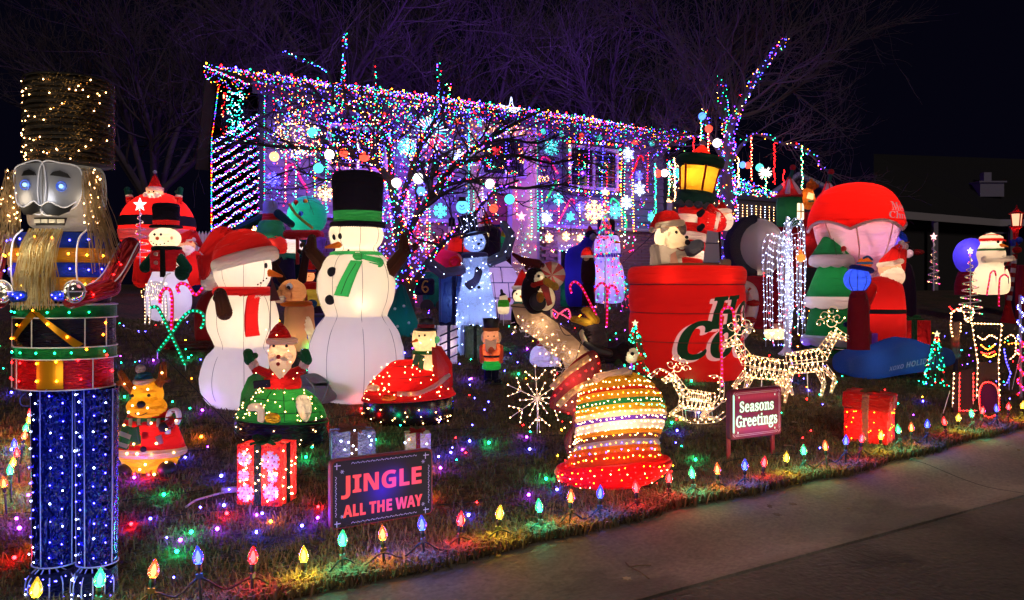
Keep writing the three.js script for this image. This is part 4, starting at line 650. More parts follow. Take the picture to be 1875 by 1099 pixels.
// ---- ball shaped Santa, far left
{
  const o = T('inflatable_santa', 'huge round red inflatable Santa with a tiny head and raised arms', 'inflatable Santa', { px: 288, D: 15.5 });
  const b = add(o, 'body', S(288, 418, 66, { sy: 1.0, n: 40 }), fab(RED, 0.55));
  add(b, 'belt', L(288, [[65.5, 398], [66.8, 406], [66.8, 416]].map(([r, y]) => [66.4 * Math.sqrt(1 - ((y - 418) / 66.6) ** 2) + 0.8, y]), { smooth: false }), inkm);
  add(b, 'stripe', L(288, [422, 430, 438, 442].map((y) => [66.4 * Math.sqrt(1 - ((y - 418) / 66.6) ** 2) + 0.8, y]), { smooth: false }), fab(WHT));
  add(o, 'leg', [C([265, 475, 5], [262, 512, 8], 16, 15)], fab(RED)); add(o, 'leg', [C([310, 475, 5], [312, 512, 8], 16, 15)], fab(RED));
  const h = add(o, 'head', S(293, 357, 15, { z: 22 }), fab(SKIN, 0.5)); add(h, 'beard', [S(293, 366, 16, { z: 25, sy: 0.75 }), S(283, 361, 5, { z: 37 }), S(303, 361, 5, { z: 37 })], fab(0xeeeae4, 0.5));
  add(h, 'hat', [L(293, [[0, 321], [4, 326], [13, 348]], { z: 22, smooth: false })], fab(RED, 0.5)); add(h, 'brim', L(293, [[12, 345], [15, 347], [15, 352], [12, 354]], { z: 22 }), fab(0xeeeae4)); add(h, 'pompom', S(293, 318, 3.5, { z: 22 }), fab(0xeeeae4));
  add(h, 'eye', dots(293, 357, 15, [[289, 355], [297, 355]], 1.6).map((g) => g.translate(0, 0, 22)), inkm);
  for (const s of [-1, 1]) { const a = add(o, 'arm', [C([288 + s * 40, 380, 10], [288 + s * 44, 366, 14], 8, 7)], fab(RED)); add(a, 'cuff', S(288 + s * 45, 361, 6.5, { z: 14, sy: 0.6 }), fab(0xeeeae4)); add(a, 'mitten', [C([288 + s * 46, 358, 14], [288 + s * 48, 349, 15], 5.5, 5.5), S(288 + s * 41, 353, 3.2, { z: 15 })], fab(0x14503a, 0.3)); }
  lamp(o, 288, 418, 0, 64, WARM, 5); lamp(o, 293, 357, 22, 13, WARM, 4);
}
// ---- snowman in a red waistcoat
{
  const o = T('inflatable_snowman', 'inflatable snowman with a black top hat, red waistcoat and dark scarf, far left', 'inflatable snowman', { px: 308, py: 585 });
  const b = add(o, 'body', L(308, [[0, 590], [28, 586], [40, 560], [38, 528], [28, 500], [27, 480], [28, 465], [18, 455], [0, 452]]), fab(0xd8d2da, 0.55));
  add(b, 'waistcoat', L(307, [[30, 498], [31, 480], [30, 465], [22, 455]]), fab(0xa81620, 0.45));
  const h = add(o, 'head', S(302, 437, 28, { sy: 0.72 }), fab(0xeee4d2, 0.55));
  add(h, 'eye', dots(302, 437, 28, [[294, 431]], 2.4), inkm); add(h, 'eye', dots(302, 437, 28, [[306, 431]], 2.4), inkm); add(h, 'nose', S(300, 438, 3.2, { z: 28 }), fab(0xc8401c)); add(h, 'cheek', dots(302, 437, 28, [[281, 437]], 3), fab(0xe4a898)); add(h, 'cheek', dots(302, 437, 28, [[322, 437]], 3), fab(0xe4a898)); add(h, 'mouth', dots(302, 440, 27, [[286, 443], [291, 447], [297, 449], [304, 449], [311, 447], [317, 443]], 1.3), inkm);
  tophat(o, 304, 415, 23, 373, 24, { band: 'red', brim: 1.25 });
  add(o, 'scarf', [R(305, 456, 22, 5, 0, Math.PI / 2), E([[307, 456], [316, 456], [317, 508], [307, 508]], 5, { z: 33, bev: 2 })], fab(0x16201c, 0.2));
  add(o, 'button', S(298, 466, 3.6, { z: 31 }), fab(0xe0bcbc)); add(o, 'button', S(299, 482, 3.6, { z: 32 }), fab(0xe0bcbc));
  add(o, 'arm', [C([332, 474, 8], [346, 492, 14], 10, 11), S(340, 500, 13, { z: 16, sy: 1.1 })], fab(0x123a2c, 0.3)); add(o, 'arm', C([282, 472, 6], [272, 490, 14], 9, 10), fab(0x123a2c, 0.3));
  lamp(o, 302, 437, 0, 24, WARM, 4.5); lamp(o, 308, 540, 0, 38, LAV, 2.4); lamp(o, 307, 480, 0, 28, WARM, 3);
}
{ // Santa behind the waistcoat snowman
  const o = T('inflatable_santa', 'inflatable Santa in navy boots looking out behind the waistcoat snowman', 'inflatable Santa', { px: 348, D: 14.4 });
  add(o, 'body', [L(350, [[0, 530], [20, 528], [25, 505], [22, 480], [14, 462], [0, 458]])], fab(RED, 0.5)); const h = add(o, 'head', S(342, 450, 15), fab(SKIN, 0.5)); add(h, 'beard', [S(344, 463, 15, { z: 6, sy: 1.1 })], fab(0xe6e2ea)); add(h, 'hat', [C([340, 440, 0], [352, 430, 0], 15, 10), C([352, 430, 0], [367, 448, 2], 10, 5)], fab(RED)); add(h, 'brim', C([327, 443, 8], [357, 440, 8], 5, 5), fab(0xe6e2ea));
  add(o, 'boot', S(338, 528, 12, { z: 10, sy: 0.7 }), fab(NAVY, 0.3)); add(o, 'boot', S(362, 528, 12, { z: 10, sy: 0.7 }), fab(NAVY, 0.3)); add(o, 'arm', [C([366, 485, 6], [372, 510, 10], 9, 8)], fab(RED)); lamp(o, 350, 495, 0, 22, WARM, 4); lamp(o, 342, 450, 0, 14, WARM, 3);
}
{ // red and green ball behind the left snowman
  const o = T('inflatable_ornament', 'dark red and green inflatable ball half hidden behind the stocking cap snowman', 'inflatable ornament', { px: 400, D: 9.6 });
  add(o, 'ball', L(402, [[0, 530], [26, 536], [42, 566], [43, 610], [40, 625]]), fab(0x7a1418, 0.4)); add(o, 'ball_base', L(402, [[40.2, 625.5], [34, 655], [20, 676], [0, 682]]), fab(0x0f4a3c, 0.4)); lamp(o, 402, 600, 0, 42, WARM, 0.8);
}
{ // dark red ground cloth and box behind
  const o = T('inflatable_sled', 'dark red inflatable sled lying behind the candy canes', 'sled', { px: 345, py: 642 });
  add(o, 'body', B(345, 632, 90, 14, 40, { r: 6 }), fab(0x6a1014, 0.4)); add(o, 'runner', C([298, 642, 18], [392, 642, 18], 2, 2), std(0x551015)); add(o, 'runner', C([298, 642, -18], [392, 642, -18], 2, 2), std(0x551015));
}
// ---- rope light candy canes and the little lit reindeer
function cane(name, label, group, pts, c, { px, py, D, z = 0, r = 3.2 } = {}) {
  const o = T(name, label, 'candy cane light', { px, py, D, group });
  const P = pts.map((p) => [p[0], p[1], z]);
  add(o, 'tube', TU(P, r, { seg: 40, n: 8 }), new THREE.MeshPhysicalMaterial({ color: c === 'g' ? 0x0e5a34 : 0xb01822, roughness: 0.4, transmission: 0.3, emissive: c === 'g' ? 0x0a6a3a : 0xd01420, emissiveIntensity: 0.55 }));
  const l = along(new THREE.CatmullRomCurve3(P.map((p) => V(...p))).getPoints(40).map((v) => [v.x, v.y, v.z]), 7.5); bulbs(o, 'bulbs', l.map((p) => [p[0], p[1], p[2] + r * 0.8, c === 'g' ? 'g' : 'p']), r * 0.75, { dim: 0.22 });
  const sp = pts[pts.length - 1]; add(o, 'stake', K([sp[0], sp[1], z], [sp[0], sp[1] + 12, z], 1, 0.6, 6), wireW);
  return o;
}
cane('candy_cane_light', 'red rope light candy cane hooked to the left, beside the green crossed pair', null, [[293, 556], [294, 540], [301, 529], [309, 529], [314, 540], [314, 610]], 'r', { px: 314, py: 618 });
cane('candy_cane_light', 'red rope light candy cane leaning right above the green crossed pair', null, [[328, 536], [324, 526], [332, 519], [344, 523], [358, 540], [374, 524]], 'r', { px: 340, py: 622 });
cane('candy_cane_light', 'green rope light candy cane with its hook at the right', null, [[369, 600], [374, 588], [370, 574], [356, 569], [342, 574], [315, 610], [288, 645]], 'g', { px: 300, py: 664 });
cane('candy_cane_light', 'green rope light candy cane slanting down to the right', null, [[278, 563], [288, 562], [296, 573], [312, 606], [328, 640], [341, 668]], 'g', { px: 341, py: 680, z: 4 });
{
  const o = T('wire_deer_light', 'small white wire reindeer light behind the candy canes', 'wire reindeer light', { px: 285, py: 600 });
  const w = []; for (let i = 0; i < 7; i++) w.push(R(272 + i * 4, 530, 15 - Math.abs(i - 3), 0.8, 0, 0, Math.PI / 2)); for (const x of [266, 274, 298, 304]) w.push(TU([[x, 540, x % 4], [x + 2, 570], [x - 1, 594]], 1.2)); w.push(TU([[296, 525], [304, 505], [312, 500]], 1.5)); add(o, 'frame', w, glow([0.3, 0.26, 0.27]));
  const b = []; for (let i = 0; i < 70; i++) b.push([rr(262, 308), rr(515, 548), rr(-12, 14), 'w']); for (const x of [266, 274, 298, 304]) for (let y = 548; y < 594; y += 6) b.push([x, y, 2, 'w']); bulbs(o, 'bulbs', b, 1, { dim: 0.4 });
}
function spiral(name, label, px, D0, x0, yt, yb, w, c, star, { py, turns = 7, bc = 'w' } = {}) {
  const o = T(name, label, 'spiral tree light', { px, py, D: D0 });
  add(o, 'pole', K([px, yb + (yb - yt) * 0.15, 0], [px, yt, 0], 1, 0.8, 6), wireW);
  const P = []; for (let i = 0; i <= turns * 14; i++) { const t = i / (turns * 14), a = t * turns * 6.283; P.push([px + Math.cos(a) * w * t * 1, lerp(yt, yb, t), Math.sin(a) * w * t]); }
  add(o, 'coil', TU(P, 1, { seg: turns * 20, n: 5 }), std(0xd8d0d0, 0.5));
  bulbs(o, 'bulbs', along(P, 5).map((p, i) => [...p, bc[i % bc.length]]), 1.2, { dim: 0.8 });
  if (star) { const sp = []; for (let i = 0; i < 10; i++) { const a = i * Math.PI / 5, r = i % 2 ? star * 0.42 : star; sp.push([px + Math.sin(a) * r, yt - star * 0.4 - Math.cos(a) * r]); } add(o, 'star', E(sp, 3, { bev: 1 }), glow(c)); lamp(o, px, yt - star * 0.4, 8, 10, [1, 0.7, 0.6], 2); }
  return o;
}
spiral('spiral_tree_light', 'red and white spiral tree light with a white star in front of the round Santa', 256, 13.6, 256, 380, 474, 20, [1.8, 1.5, 1.5], 13, { bc: 'wwp' });
spiral('spiral_tree_light', 'white spiral tree light with a pink star behind the penguin slide', 955, 14.2, 955, 400, 502, 20, [2.2, 0.7, 1.2], 10, { bc: 'wwc' });
spiral('spiral_tree_light', 'slim red spiral tree light with a star before the dark neighbouring house', 1710, 15.5, 1710, 436, 520, 11, [2, 0.9, 0.9], 7, { bc: 'wpw' });
spiral('spiral_tree_light', 'wide white and red spiral tree light left of the capped snowman', 1777, 12.5, 1777, 462, 575, 22, [2, 1.6, 1.4], 6, { turns: 9, bc: 'wpwg' });
// ---- elf at a bench with sacks, back left
{
  const o = T('inflatable_elf', 'green and red inflatable elf bending over a workbench, seen from behind', 'inflatable elf', { px: 520, D: 13.6 });
  const b = add(o, 'body', [L(496, [[0, 440], [26, 436], [24, 415], [18, 404], [0, 400]])], fab(0x1a5a48, 0.4)); add(b, 'collar', L(496, [[19, 408], [17, 396], [15, 392]]), fab(RED)); add(o, 'neck', L(495, [[14, 393], [13, 372], [10, 368], [0, 366]]), fab(0x8890a8, 0.4)); add(o, 'hat', [S(492, 372, 11, { sy: 0.55 })], fab(0x8a6c20, 0.4));
  add(o, 'arm', [C([480, 400, 6], [440, 420, 10], 8, 6)], fab(0x103a38, 0.3)); add(o, 'arm', [C([512, 392, 10], [538, 412, 16], 8, 6)], fab(0x103a38, 0.3));
  add(o, 'trousers', [C([470, 448, 8], [512, 446, 14], 14, 15), C([512, 446, 14], [520, 452, 18], 15, 14)], fab(0xc42820, 0.5)); add(o, 'cushion', S(535, 452, 20, { z: 4, sy: 0.8 }), fab(0xe8e4e8, 0.5));
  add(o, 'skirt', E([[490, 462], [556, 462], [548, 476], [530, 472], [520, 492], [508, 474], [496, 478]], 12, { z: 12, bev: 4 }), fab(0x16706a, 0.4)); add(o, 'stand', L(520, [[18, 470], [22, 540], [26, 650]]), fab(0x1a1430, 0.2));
  lamp(o, 496, 420, 0, 22, WARM, 3); lamp(o, 500, 448, 30, 26, WARM, 1.6); lamp(o, 535, 452, 4, 18, WARM, 3);
}
{
  const o = T('inflatable_ornament', 'round teal inflatable sack with coloured dots and a gold strap', 'inflatable ornament', { px: 560, D: 14.2 });
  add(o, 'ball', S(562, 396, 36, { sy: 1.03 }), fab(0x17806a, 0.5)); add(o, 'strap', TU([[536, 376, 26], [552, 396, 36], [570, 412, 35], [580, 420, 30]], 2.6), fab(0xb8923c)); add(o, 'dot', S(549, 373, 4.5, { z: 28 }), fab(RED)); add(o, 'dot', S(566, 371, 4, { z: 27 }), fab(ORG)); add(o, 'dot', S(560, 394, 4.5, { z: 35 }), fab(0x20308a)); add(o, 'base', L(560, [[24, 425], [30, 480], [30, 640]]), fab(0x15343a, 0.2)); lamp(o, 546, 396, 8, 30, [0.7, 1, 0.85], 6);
}
{
  const o = T('inflatable_workbench', 'red inflatable workbench with a clear purple side panel behind the reindeer', 'workbench', { px: 560, D: 13.0 });
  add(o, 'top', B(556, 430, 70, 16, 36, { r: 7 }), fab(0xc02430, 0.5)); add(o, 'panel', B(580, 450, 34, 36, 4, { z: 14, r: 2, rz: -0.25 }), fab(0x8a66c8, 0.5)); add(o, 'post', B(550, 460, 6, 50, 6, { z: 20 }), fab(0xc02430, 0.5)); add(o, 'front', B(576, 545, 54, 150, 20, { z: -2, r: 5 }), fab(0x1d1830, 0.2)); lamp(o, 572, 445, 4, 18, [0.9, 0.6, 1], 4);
}
{ // toy child in a red hood, with train
  const o = T('inflatable_elf', 'small inflatable elf in a red pointed hood above a striped drum', 'inflatable elf', { px: 566, D: 11.8 });
  const h = add(o, 'head', S(565, 506, 11), fab(0xe8b088, 0.5)); add(h, 'hood', [L(564, [[0, 468], [5, 478], [13, 496], [12, 500]])], fab(RED)); add(h, 'band', R(565, 496, 12, 2, 0, Math.PI / 2), fab(0x2838a0)); add(h, 'eye', dots(565, 506, 11, [[562, 506], [568, 506]], 1), inkm);
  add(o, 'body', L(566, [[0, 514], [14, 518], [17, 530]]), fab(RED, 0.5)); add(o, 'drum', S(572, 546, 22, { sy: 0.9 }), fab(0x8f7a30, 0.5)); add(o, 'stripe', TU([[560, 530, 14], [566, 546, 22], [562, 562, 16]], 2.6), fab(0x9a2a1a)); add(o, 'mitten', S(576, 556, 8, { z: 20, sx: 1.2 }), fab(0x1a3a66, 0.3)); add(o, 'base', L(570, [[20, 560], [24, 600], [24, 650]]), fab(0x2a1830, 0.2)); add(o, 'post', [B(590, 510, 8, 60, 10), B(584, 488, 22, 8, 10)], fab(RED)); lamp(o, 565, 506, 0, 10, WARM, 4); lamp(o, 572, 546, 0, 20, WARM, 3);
}
{
  const o = T('light_column', 'dark blue square column with one glowing white edge', 'light column', { px: 578, D: 9.9 });
  add(o, 'column', yaw(E([[560, 580], [600, 580], [594, 690], [564, 690]], 30, { bev: 2 }), 578, 0.35), fab(0x1a2a9a, 0.3)); add(o, 'cap', yaw(B(580, 578, 46, 6, 36), 578, 0.35), std(0x10143a)); add(o, 'tube', C([560, 586, 14], [565, 640, 14], 2.8, 2.8), glow([2.5, 2.5, 6])); lamp(o, 552, 610, 24, 10, [0.35, 0.35, 1], 6);
}
// ---- sitting moose light figure in a red sweater
{
  const o = T('moose_light', 'golden light up moose in a red sweater and striped scarf on the grass', 'light up figure', { px: 272, py: 862 });
  const gold = fab(0xc8901e, 0.5), warmB = [];
  add(o, 'base', [L(274, [[0, 864], [38, 862], [52, 842], [58, 826], [50, 816]], { sz: 0.6 })], gold);
  add(o, 'foot', S(236, 860, 17, { z: 22, sy: 0.9 }), std(0x1a1014, 0.5)); add(o, 'foot', S(315, 855, 17, { z: 22, sy: 0.9 }), std(0x1a1014, 0.5));
  add(o, 'fur_trim', L(274, [[58, 834], [66, 830], [67, 822], [62, 818], [50, 816]], { sz: 0.6 }), fab(0xe8dcc0, 0.5));
  const sw = add(o, 'sweater', L(274, [[64, 818], [56, 795], [44, 768], [32, 748], [20, 740]], { sz: 0.6 }), fab(0xb8181c, 0.5)); add(sw, 'button', S(279, 792, 6, { z: 29, sz: 0.5 }), inkm); add(sw, 'button', S(279, 816, 6, { z: 37, sz: 0.5 }), inkm);
  const sc = add(o, 'scarf', [L(274, [[20, 760], [40, 762], [42, 772], [36, 778], [20, 778]], { sz: 0.62 }), E([[240, 772], [262, 780], [248, 818], [226, 810]], 10, { z: 32, bev: 3 }), E([[252, 778], [268, 776], [273, 806], [258, 812]], 10, { z: 32, bev: 3 })], fab(0x2a8a48, 0.5));
  add(sc, 'stripe', [E([[237, 782], [258, 790], [255, 798], [234, 790]], 9, { z: 34, bev: 1 }), E([[231, 800], [252, 807], [249, 814], [228, 807]], 9, { z: 34, bev: 1 }), ...[250, 266, 284, 300].map((x) => B(x, 770, 6, 15, 4, { z: 20 + 6 * Math.cos((x - 274) / 30), r: 1 }))], fab(0xe4dcc8, 0.6));
  const h = add(o, 'head', [S(270, 722, 29, { sy: 0.95, sz: 0.75 }), S(272, 744, 36, { sy: 0.62, sz: 0.75, z: 8 })], gold);
  add(h, 'nose', S(273, 736, 8, { z: 33, sy: 0.8, sz: 0.6 }), inkm); add(h, 'eye', S(252, 722, 3, { z: 22 }), inkm); add(h, 'eye', S(282, 721, 3, { z: 22 }), inkm); add(h, 'mouth', TU([[262, 752, 33], [273, 755, 35], [284, 751, 33]], 0.9), inkm);
  add(o, 'hat', L(263, [[0, 680], [12, 684], [16, 694], [15, 700]]), fab(0x2a80a0, 0.5)); add(o, 'hat_brim', L(264, [[12, 692], [19, 696], [18, 703], [10, 704]]), fab(0xeee4d0, 0.5)); add(o, 'pompom', S(257, 676, 9), fab(0xf0e6d0, 0.5));
  for (const m of [[[244, 716], [230, 700], [222, 684], [228, 694]], [[288, 706], [298, 694], [300, 668], [306, 686]]]) add(o, 'antler', [C([...m[0], 0], [...m[1], 2], 8, 8), C([...m[1], 2], [...m[2], 2], 8, 6), C([...m[1], 2], [m[1][0] + (m[1][0] < 260 ? -12 : 10), m[1][1] + 2, 2], 6, 5)], fab(0x9a5a1c, 0.5));
  const ar = add(o, 'arm', C([310, 780, 14], [322, 770, 24], 11, 10), fab(0xb8181c, 0.5)); add(ar, 'mitten', S(312, 777, 9, { z: 30 }), inkm); add(ar, 'cuff', E([[298, 794], [308, 790], [312, 806], [304, 808]], 6, { z: 32, bev: 1 }), fab(0xe4dcc8));
  const cc = add(o, 'candy_cane', TU([[318, 790, 26], [318, 766, 26], [323, 750, 26], [334, 748, 26], [338, 760, 26], [334, 772, 26]], 5), std(0xe8d8d0, 0.5)); add(cc, 'stripe', [[318, 780], [320, 760], [329, 749], [338, 762]].map(([x, y]) => S(x, y, 5.6, { z: 26, sy: 0.5 })), fab(RED));
  for (const [x, y, z] of [[232, 702, 8], [258, 707, 26], [281, 710, 24], [258, 738, 34], [250, 750, 32], [269, 752, 36], [285, 742, 34], [228, 790, 24], [243, 773, 34], [262, 806, 38], [290, 770, 30], [300, 806, 32], [269, 823, 40], [293, 824, 36], [318, 780, 34], [335, 765, 32], [270, 853, 32], [282, 843, 36], [316, 841, 28], [223, 840, 20], [328, 824, 24], [295, 862, 30], [300, 682, 8], [250, 823, 38]]) warmB.push([x, y, z, 'w']);
  bulbs(o, 'bulbs', warmB, 2.4, { dim: 0.5, big: true });
  lamp(o, 270, 732, 4, 24, WARM, 7); lamp(o, 274, 795, 0, 34, WARM, 6.5); lamp(o, 274, 846, 0, 26, WARM, 7);
}
// ---- nutcracker of wire, foil and bulbs
{
  const o = T('nutcracker_light', 'giant wire framed nutcracker with a black tinsel hat and dark blue legs', 'nutcracker light', { px: 128, py: 1078 });
  const white = std(0xcfd4e6, 0.4), rimW = 1.6;
  // hat
  const hat = add(o, 'hat', [L(127, [[0, 152], [69, 151], [70, 155], [70, 304], [0, 306]], { smooth: false }), R(127, 151, 73, 2, 0, Math.PI / 2)], std(0x0b0806, 0.8));
  { const g = []; const P = [], Nn = []; for (let k = 0; k < 16; k++) g.push(R(127, 160 + k * 9.4, 71.5, 3, 0, Math.PI / 2 + rr(-0.03, 0.03))); add(hat, 'garland', g, std(0x120c08, 0.8));
    for (let i = 0; i < 9000; i++) { const a = rr(0, 6.283), y = rr(153, 305), r = 72 + rr(0, 3), l = rr(1.5, 5), b = rr(-0.9, 0.9), w = rr(0.25, 0.55), x = 127 + Math.sin(a) * r, z = Math.cos(a) * r, tx = Math.cos(a) * Math.cos(b) * l + Math.sin(a) * rr(0, 3), tz = -Math.sin(a) * Math.cos(b) * l + Math.cos(a) * rr(0, 3), ty = Math.sin(b) * l; P.push(x, -y, z, x + tx, -y + ty, z + tz, x + tx * 0.6, -y + ty + w * 2, z + tz * 0.6 + w); }
    const t = new THREE.BufferGeometry(); t.setAttribute('position', new THREE.Float32BufferAttribute(P, 3)); t.computeVertexNormals(); add(hat, 'tinsel', t, std(0xb08c54, 0.2, 0.9), { stuff: true });
    const b = []; for (let i = 0; i < 44; i++) { const a = rr(-1.5, 1.5), y = rr(156, 303); b.push([127 + Math.sin(a) * 76, y, Math.cos(a) * 76, 'w']); } for (const [x, y] of [[54, 226], [134, 188], [107, 229], [136, 216], [86, 277], [100, 287], [145, 285], [86, 294], [130, 293], [165, 301]]) b.push([x, y, Math.sqrt(Math.max(9, 76 ** 2 - (x - 127) ** 2)) + 2, 'w']); bulbs(hat, 'bulbs', b, 1.5); }
  for (const [x, y] of [[62, 226], [134, 188], [107, 232], [150, 285], [86, 285], [170, 215], [80, 175], [120, 160], [176, 262], [64, 268], [130, 296], [160, 170], [136, 218]]) lamp(o, x, y, Math.sqrt(76 ** 2 - (x - 127) ** 2) + 7, 10, WARM, 2.2);
  // head
  const head = add(o, 'head', [L(121, [[60, 308], [66, 320], [69, 350], [66, 392], [56, 418], [0, 424]], { sz: 0.84 })], fab(0x9c9894, 0.45)); lamp(o, 122, 362, 20, 60, [1, 0.88, 0.72], 1.5);
  const fz = (x) => 72 - 18 * ((x - 122) / 62) ** 2;
  const face = (pts, d, z) => { const g = subd(E(pts, d, { z: 0, bev: 0.8 })); const p = g.attributes.position; for (let i = 0; i < p.count; i++) p.setZ(i, p.getZ(i) + fz(p.getX(i)) + z); g.computeVertexNormals(); return g; };
  for (const s of [0, 1]) { const f = add(head, 'face_plate', face(s ? [[121, 308], [150, 309], [176, 315], [181, 330], [180, 362], [172, 384], [150, 396], [121, 398]] : [[62, 318], [80, 310], [119, 308], [119, 398], [92, 392], [70, 380], [62, 350]], 3, 0), std(0xa8abb6, 0.32, 0.55)); add(head, 'face_rim', TU((s ? [[121, 308], [150, 309], [176, 315], [181, 330], [180, 362], [172, 384], [150, 396], [121, 398]] : [[62, 318], [80, 310], [119, 308], [119, 398], [92, 392], [70, 380], [62, 350]]).map(([x, y]) => [x, y, fz(x) + 3]), 1.3, { closed: true, seg: 50 }), white); }
  add(head, 'eyebrow', face([[79, 331], [84, 323], [95, 320], [106, 325], [109, 331]], 3, 3), std(0x050508, 0.5)); add(head, 'eyebrow', face([[133, 331], [138, 325], [149, 322], [160, 327], [165, 335], [150, 333]], 3, 3), std(0x050508, 0.5));
  for (const x of [88, 152]) { const y = x < 100 ? 347 : 350, _e = add(head, 'eye', R(x, y, 8.5, 1.3, fz(x) + 5), std(0x4a70d8, 0.3)); add(head, 'eye_bulb', S(x, y, 3.4, { z: fz(x) + 6 }), glow([0.5, 1.2, 4])); lamp(o, x, y, fz(x) + 18, 12, [0.3, 0.5, 1], 0.35); }
  add(head, 'moustache', face([[74, 381], [84, 388], [96, 384], [108, 377], [118, 382], [117, 394], [102, 400], [86, 399]], 3, 6), std(0x050508, 0.4)); add(head, 'moustache', face([[122, 382], [132, 378], [146, 385], [158, 388], [172, 378], [164, 394], [148, 402], [130, 400], [122, 392]], 3, 6), std(0x050508, 0.4));
  add(head, 'moustache_rim', [TU([[72, 378, fz(72) + 8], [86, 386, fz(86) + 8], [108, 376, fz(108) + 9], [120, 384, fz(120) + 9], [134, 377, fz(134) + 9], [158, 387, fz(158) + 8], [175, 376, fz(175) + 8]], 1.2)], white);
  add(head, 'teeth', [0, 1, 2, 3].map((i) => face([[97 + i * 13.5, 406], [109 + i * 13.5, 406], [109 + i * 13.5, 413], [97 + i * 13.5, 413]], 2, -10)), std(0xb8b8b0, 0.4)); add(head, 'jaw', face([[94, 403], [152, 403], [148, 417], [98, 417]], 3, -14), std(0x08080a, 0.5));
  // hair and beard of raffia
  const raff = (name, gen, n, c) => { const out = []; for (let i = 0; i < n; i++) out.push(TU(gen(i), rr(0.45, 0.9), { seg: 8, n: 3 })); return add(o, name, out, fab(c, 0.45), { stuff: true }); };
  raff('hair', (i) => { const s = i % 2 ? 1 : -1, x = s < 0 ? rr(44, 64) : rr(180, 200), e = s < 0 ? rr(4, 60) : rr(196, 240), y = rr(315, 340), z = rr(20, 62); return [[x, y, z], [lerp(x, e, 0.35) + rr(-3, 3), y + 50, z + 6], [lerp(x, e, 0.7) + rr(-4, 4), y + 95, z + 4], [e, y + rr(110, 170), z + rr(-5, 10)]]; }, 170, 0xe6cc9c);
  for (const [bn, bc] of [[150, 0xfff0c4], [90, 0xe8c070]]) raff('beard', () => { const x = rr(90, 150), e = lerp(118, x, 1.05) + rr(-16, 8); return [[x, rr(422, 430), 62], [x + rr(-3, 3), 460, 80 + rr(0, 12)], [lerp(x, e, 0.7), 510, 82 + rr(0, 16)], [e, rr(535, 566), 86 + rr(0, 8)]]; }, bn, bc);
  { const b = []; for (let i = 0; i < 70; i++) { const s = i % 2, x = s ? rr(180, 204) : rr(38, 62); b.push([x, rr(318, 414), rr(30, 64), 'w']); } for (const [x, y] of [[112, 438], [142, 440], [106, 470], [98, 505], [140, 548]]) b.push([x, y, 84, 'o']); bulbs(head, 'bulbs', b, 1.8); lamp(o, 40, 370, 90, 20, WARM, 5); lamp(o, 204, 375, 90, 20, WARM, 6); lamp(o, 120, 450, 128, 30, [1, 0.78, 0.45], 13); lamp(o, 118, 530, 134, 30, [1, 0.8, 0.45], 4); lamp(o, 66, 468, 112, 30, WARM, 2.5); lamp(o, 176, 468, 112, 30, WARM, 2.5); lamp(o, 28, 440, 70, 20, WARM, 3); lamp(o, 112, 372, 130, 40, [1, 0.95, 0.9], 1.8); lamp(o, 118, 470, 72, 20, [1, 0.72, 0.35], 5); }
  // torso, banded
  const tr = [[428, 456, 80, 'blue'], [456, 482, 92, 'gold'], [482, 508, 92, 'blue'], [508, 534, 86, 'gold'], [534, 556, 82, 'black']];
  const cm = { blue: foil(0x1c46c0), gold: foil(0xe0a424), black: foil(0x15121c), green: foil(0x127a46), red: foil(0xc81a28), night: foil(0x0c0e2e), leg: foil(0x0c1666, 0.25) };
  for (const [y0, y1, r, c] of tr) add(o, 'torso_band', L(116, [[r - 3, y0 + 0.5], [r, (y0 + y1) / 2], [r - 3, y1 - 0.5]], { sz: 0.82 }), cm[c]);
  { const b = []; const row = (y, c, xs, r) => xs.forEach((x) => b.push([x, y + rr(-2, 2), Math.sqrt(Math.max(4, r * r - (x - 116) ** 2)) * 0.82 + 4, c])); row(443, 'b', [42, 58, 80, 164, 188, 206], 92); row(469, 'y', [30, 44, 58, 78, 164, 188, 205], 96); row(495, 'b', [40, 58, 80, 166, 190, 204], 96); row(521, 'y', [46, 62, 82, 168, 184], 92); row(516, 'r', [196, 206, 212], 98);
    const frame = []; for (const x of [68, 182]) frame.push(TU([[x + 6, 424, 55], [x, 440, 70], [x - 2, 490, 76], [x, 540, 70]], rimW)); frame.push(R(116, 556, 84, 1.5, 0, Math.PI / 2)); add(o, 'frame', frame, white); bulbs(o, 'bulbs', b, 2.5); }
  // waist, tunic
  const bandL = (x, y0, y1, r, c, nme) => add(o, nme, L(x, [[r, y0], [r, y1]], { smooth: false, sz: 0.8 }), c);
  bandL(120, 558, 579, 88, cm.green, 'belt'); bandL(120, 580, 632, 86, cm.night, 'coat'); bandL(120, 633, 652, 88, cm.green, 'belt'); bandL(118, 654, 706, 84, cm.red, 'skirt');
  const sash = (pts) => { const g = subd(E(pts, 1.5, { bev: 0 })), p = g.attributes.position; for (let i = 0; i < p.count; i++) p.setZ(i, p.getZ(i) + Math.sqrt(Math.max(0, 87.5 ** 2 - (p.getX(i) - 120) ** 2)) * 0.8 + 1.5); g.computeVertexNormals(); return g; };
  add(o, 'sash', sash([[96, 568], [106, 576], [58, 622], [50, 614]]), cm.gold); add(o, 'sash', sash([[100, 568], [112, 570], [180, 626], [170, 634]]), cm.gold);
  add(o, 'skirt_panel', sash([[106, 655], [150, 655], [150, 704], [106, 704]].map(([x, y]) => [x + 2, y])), cm.gold);
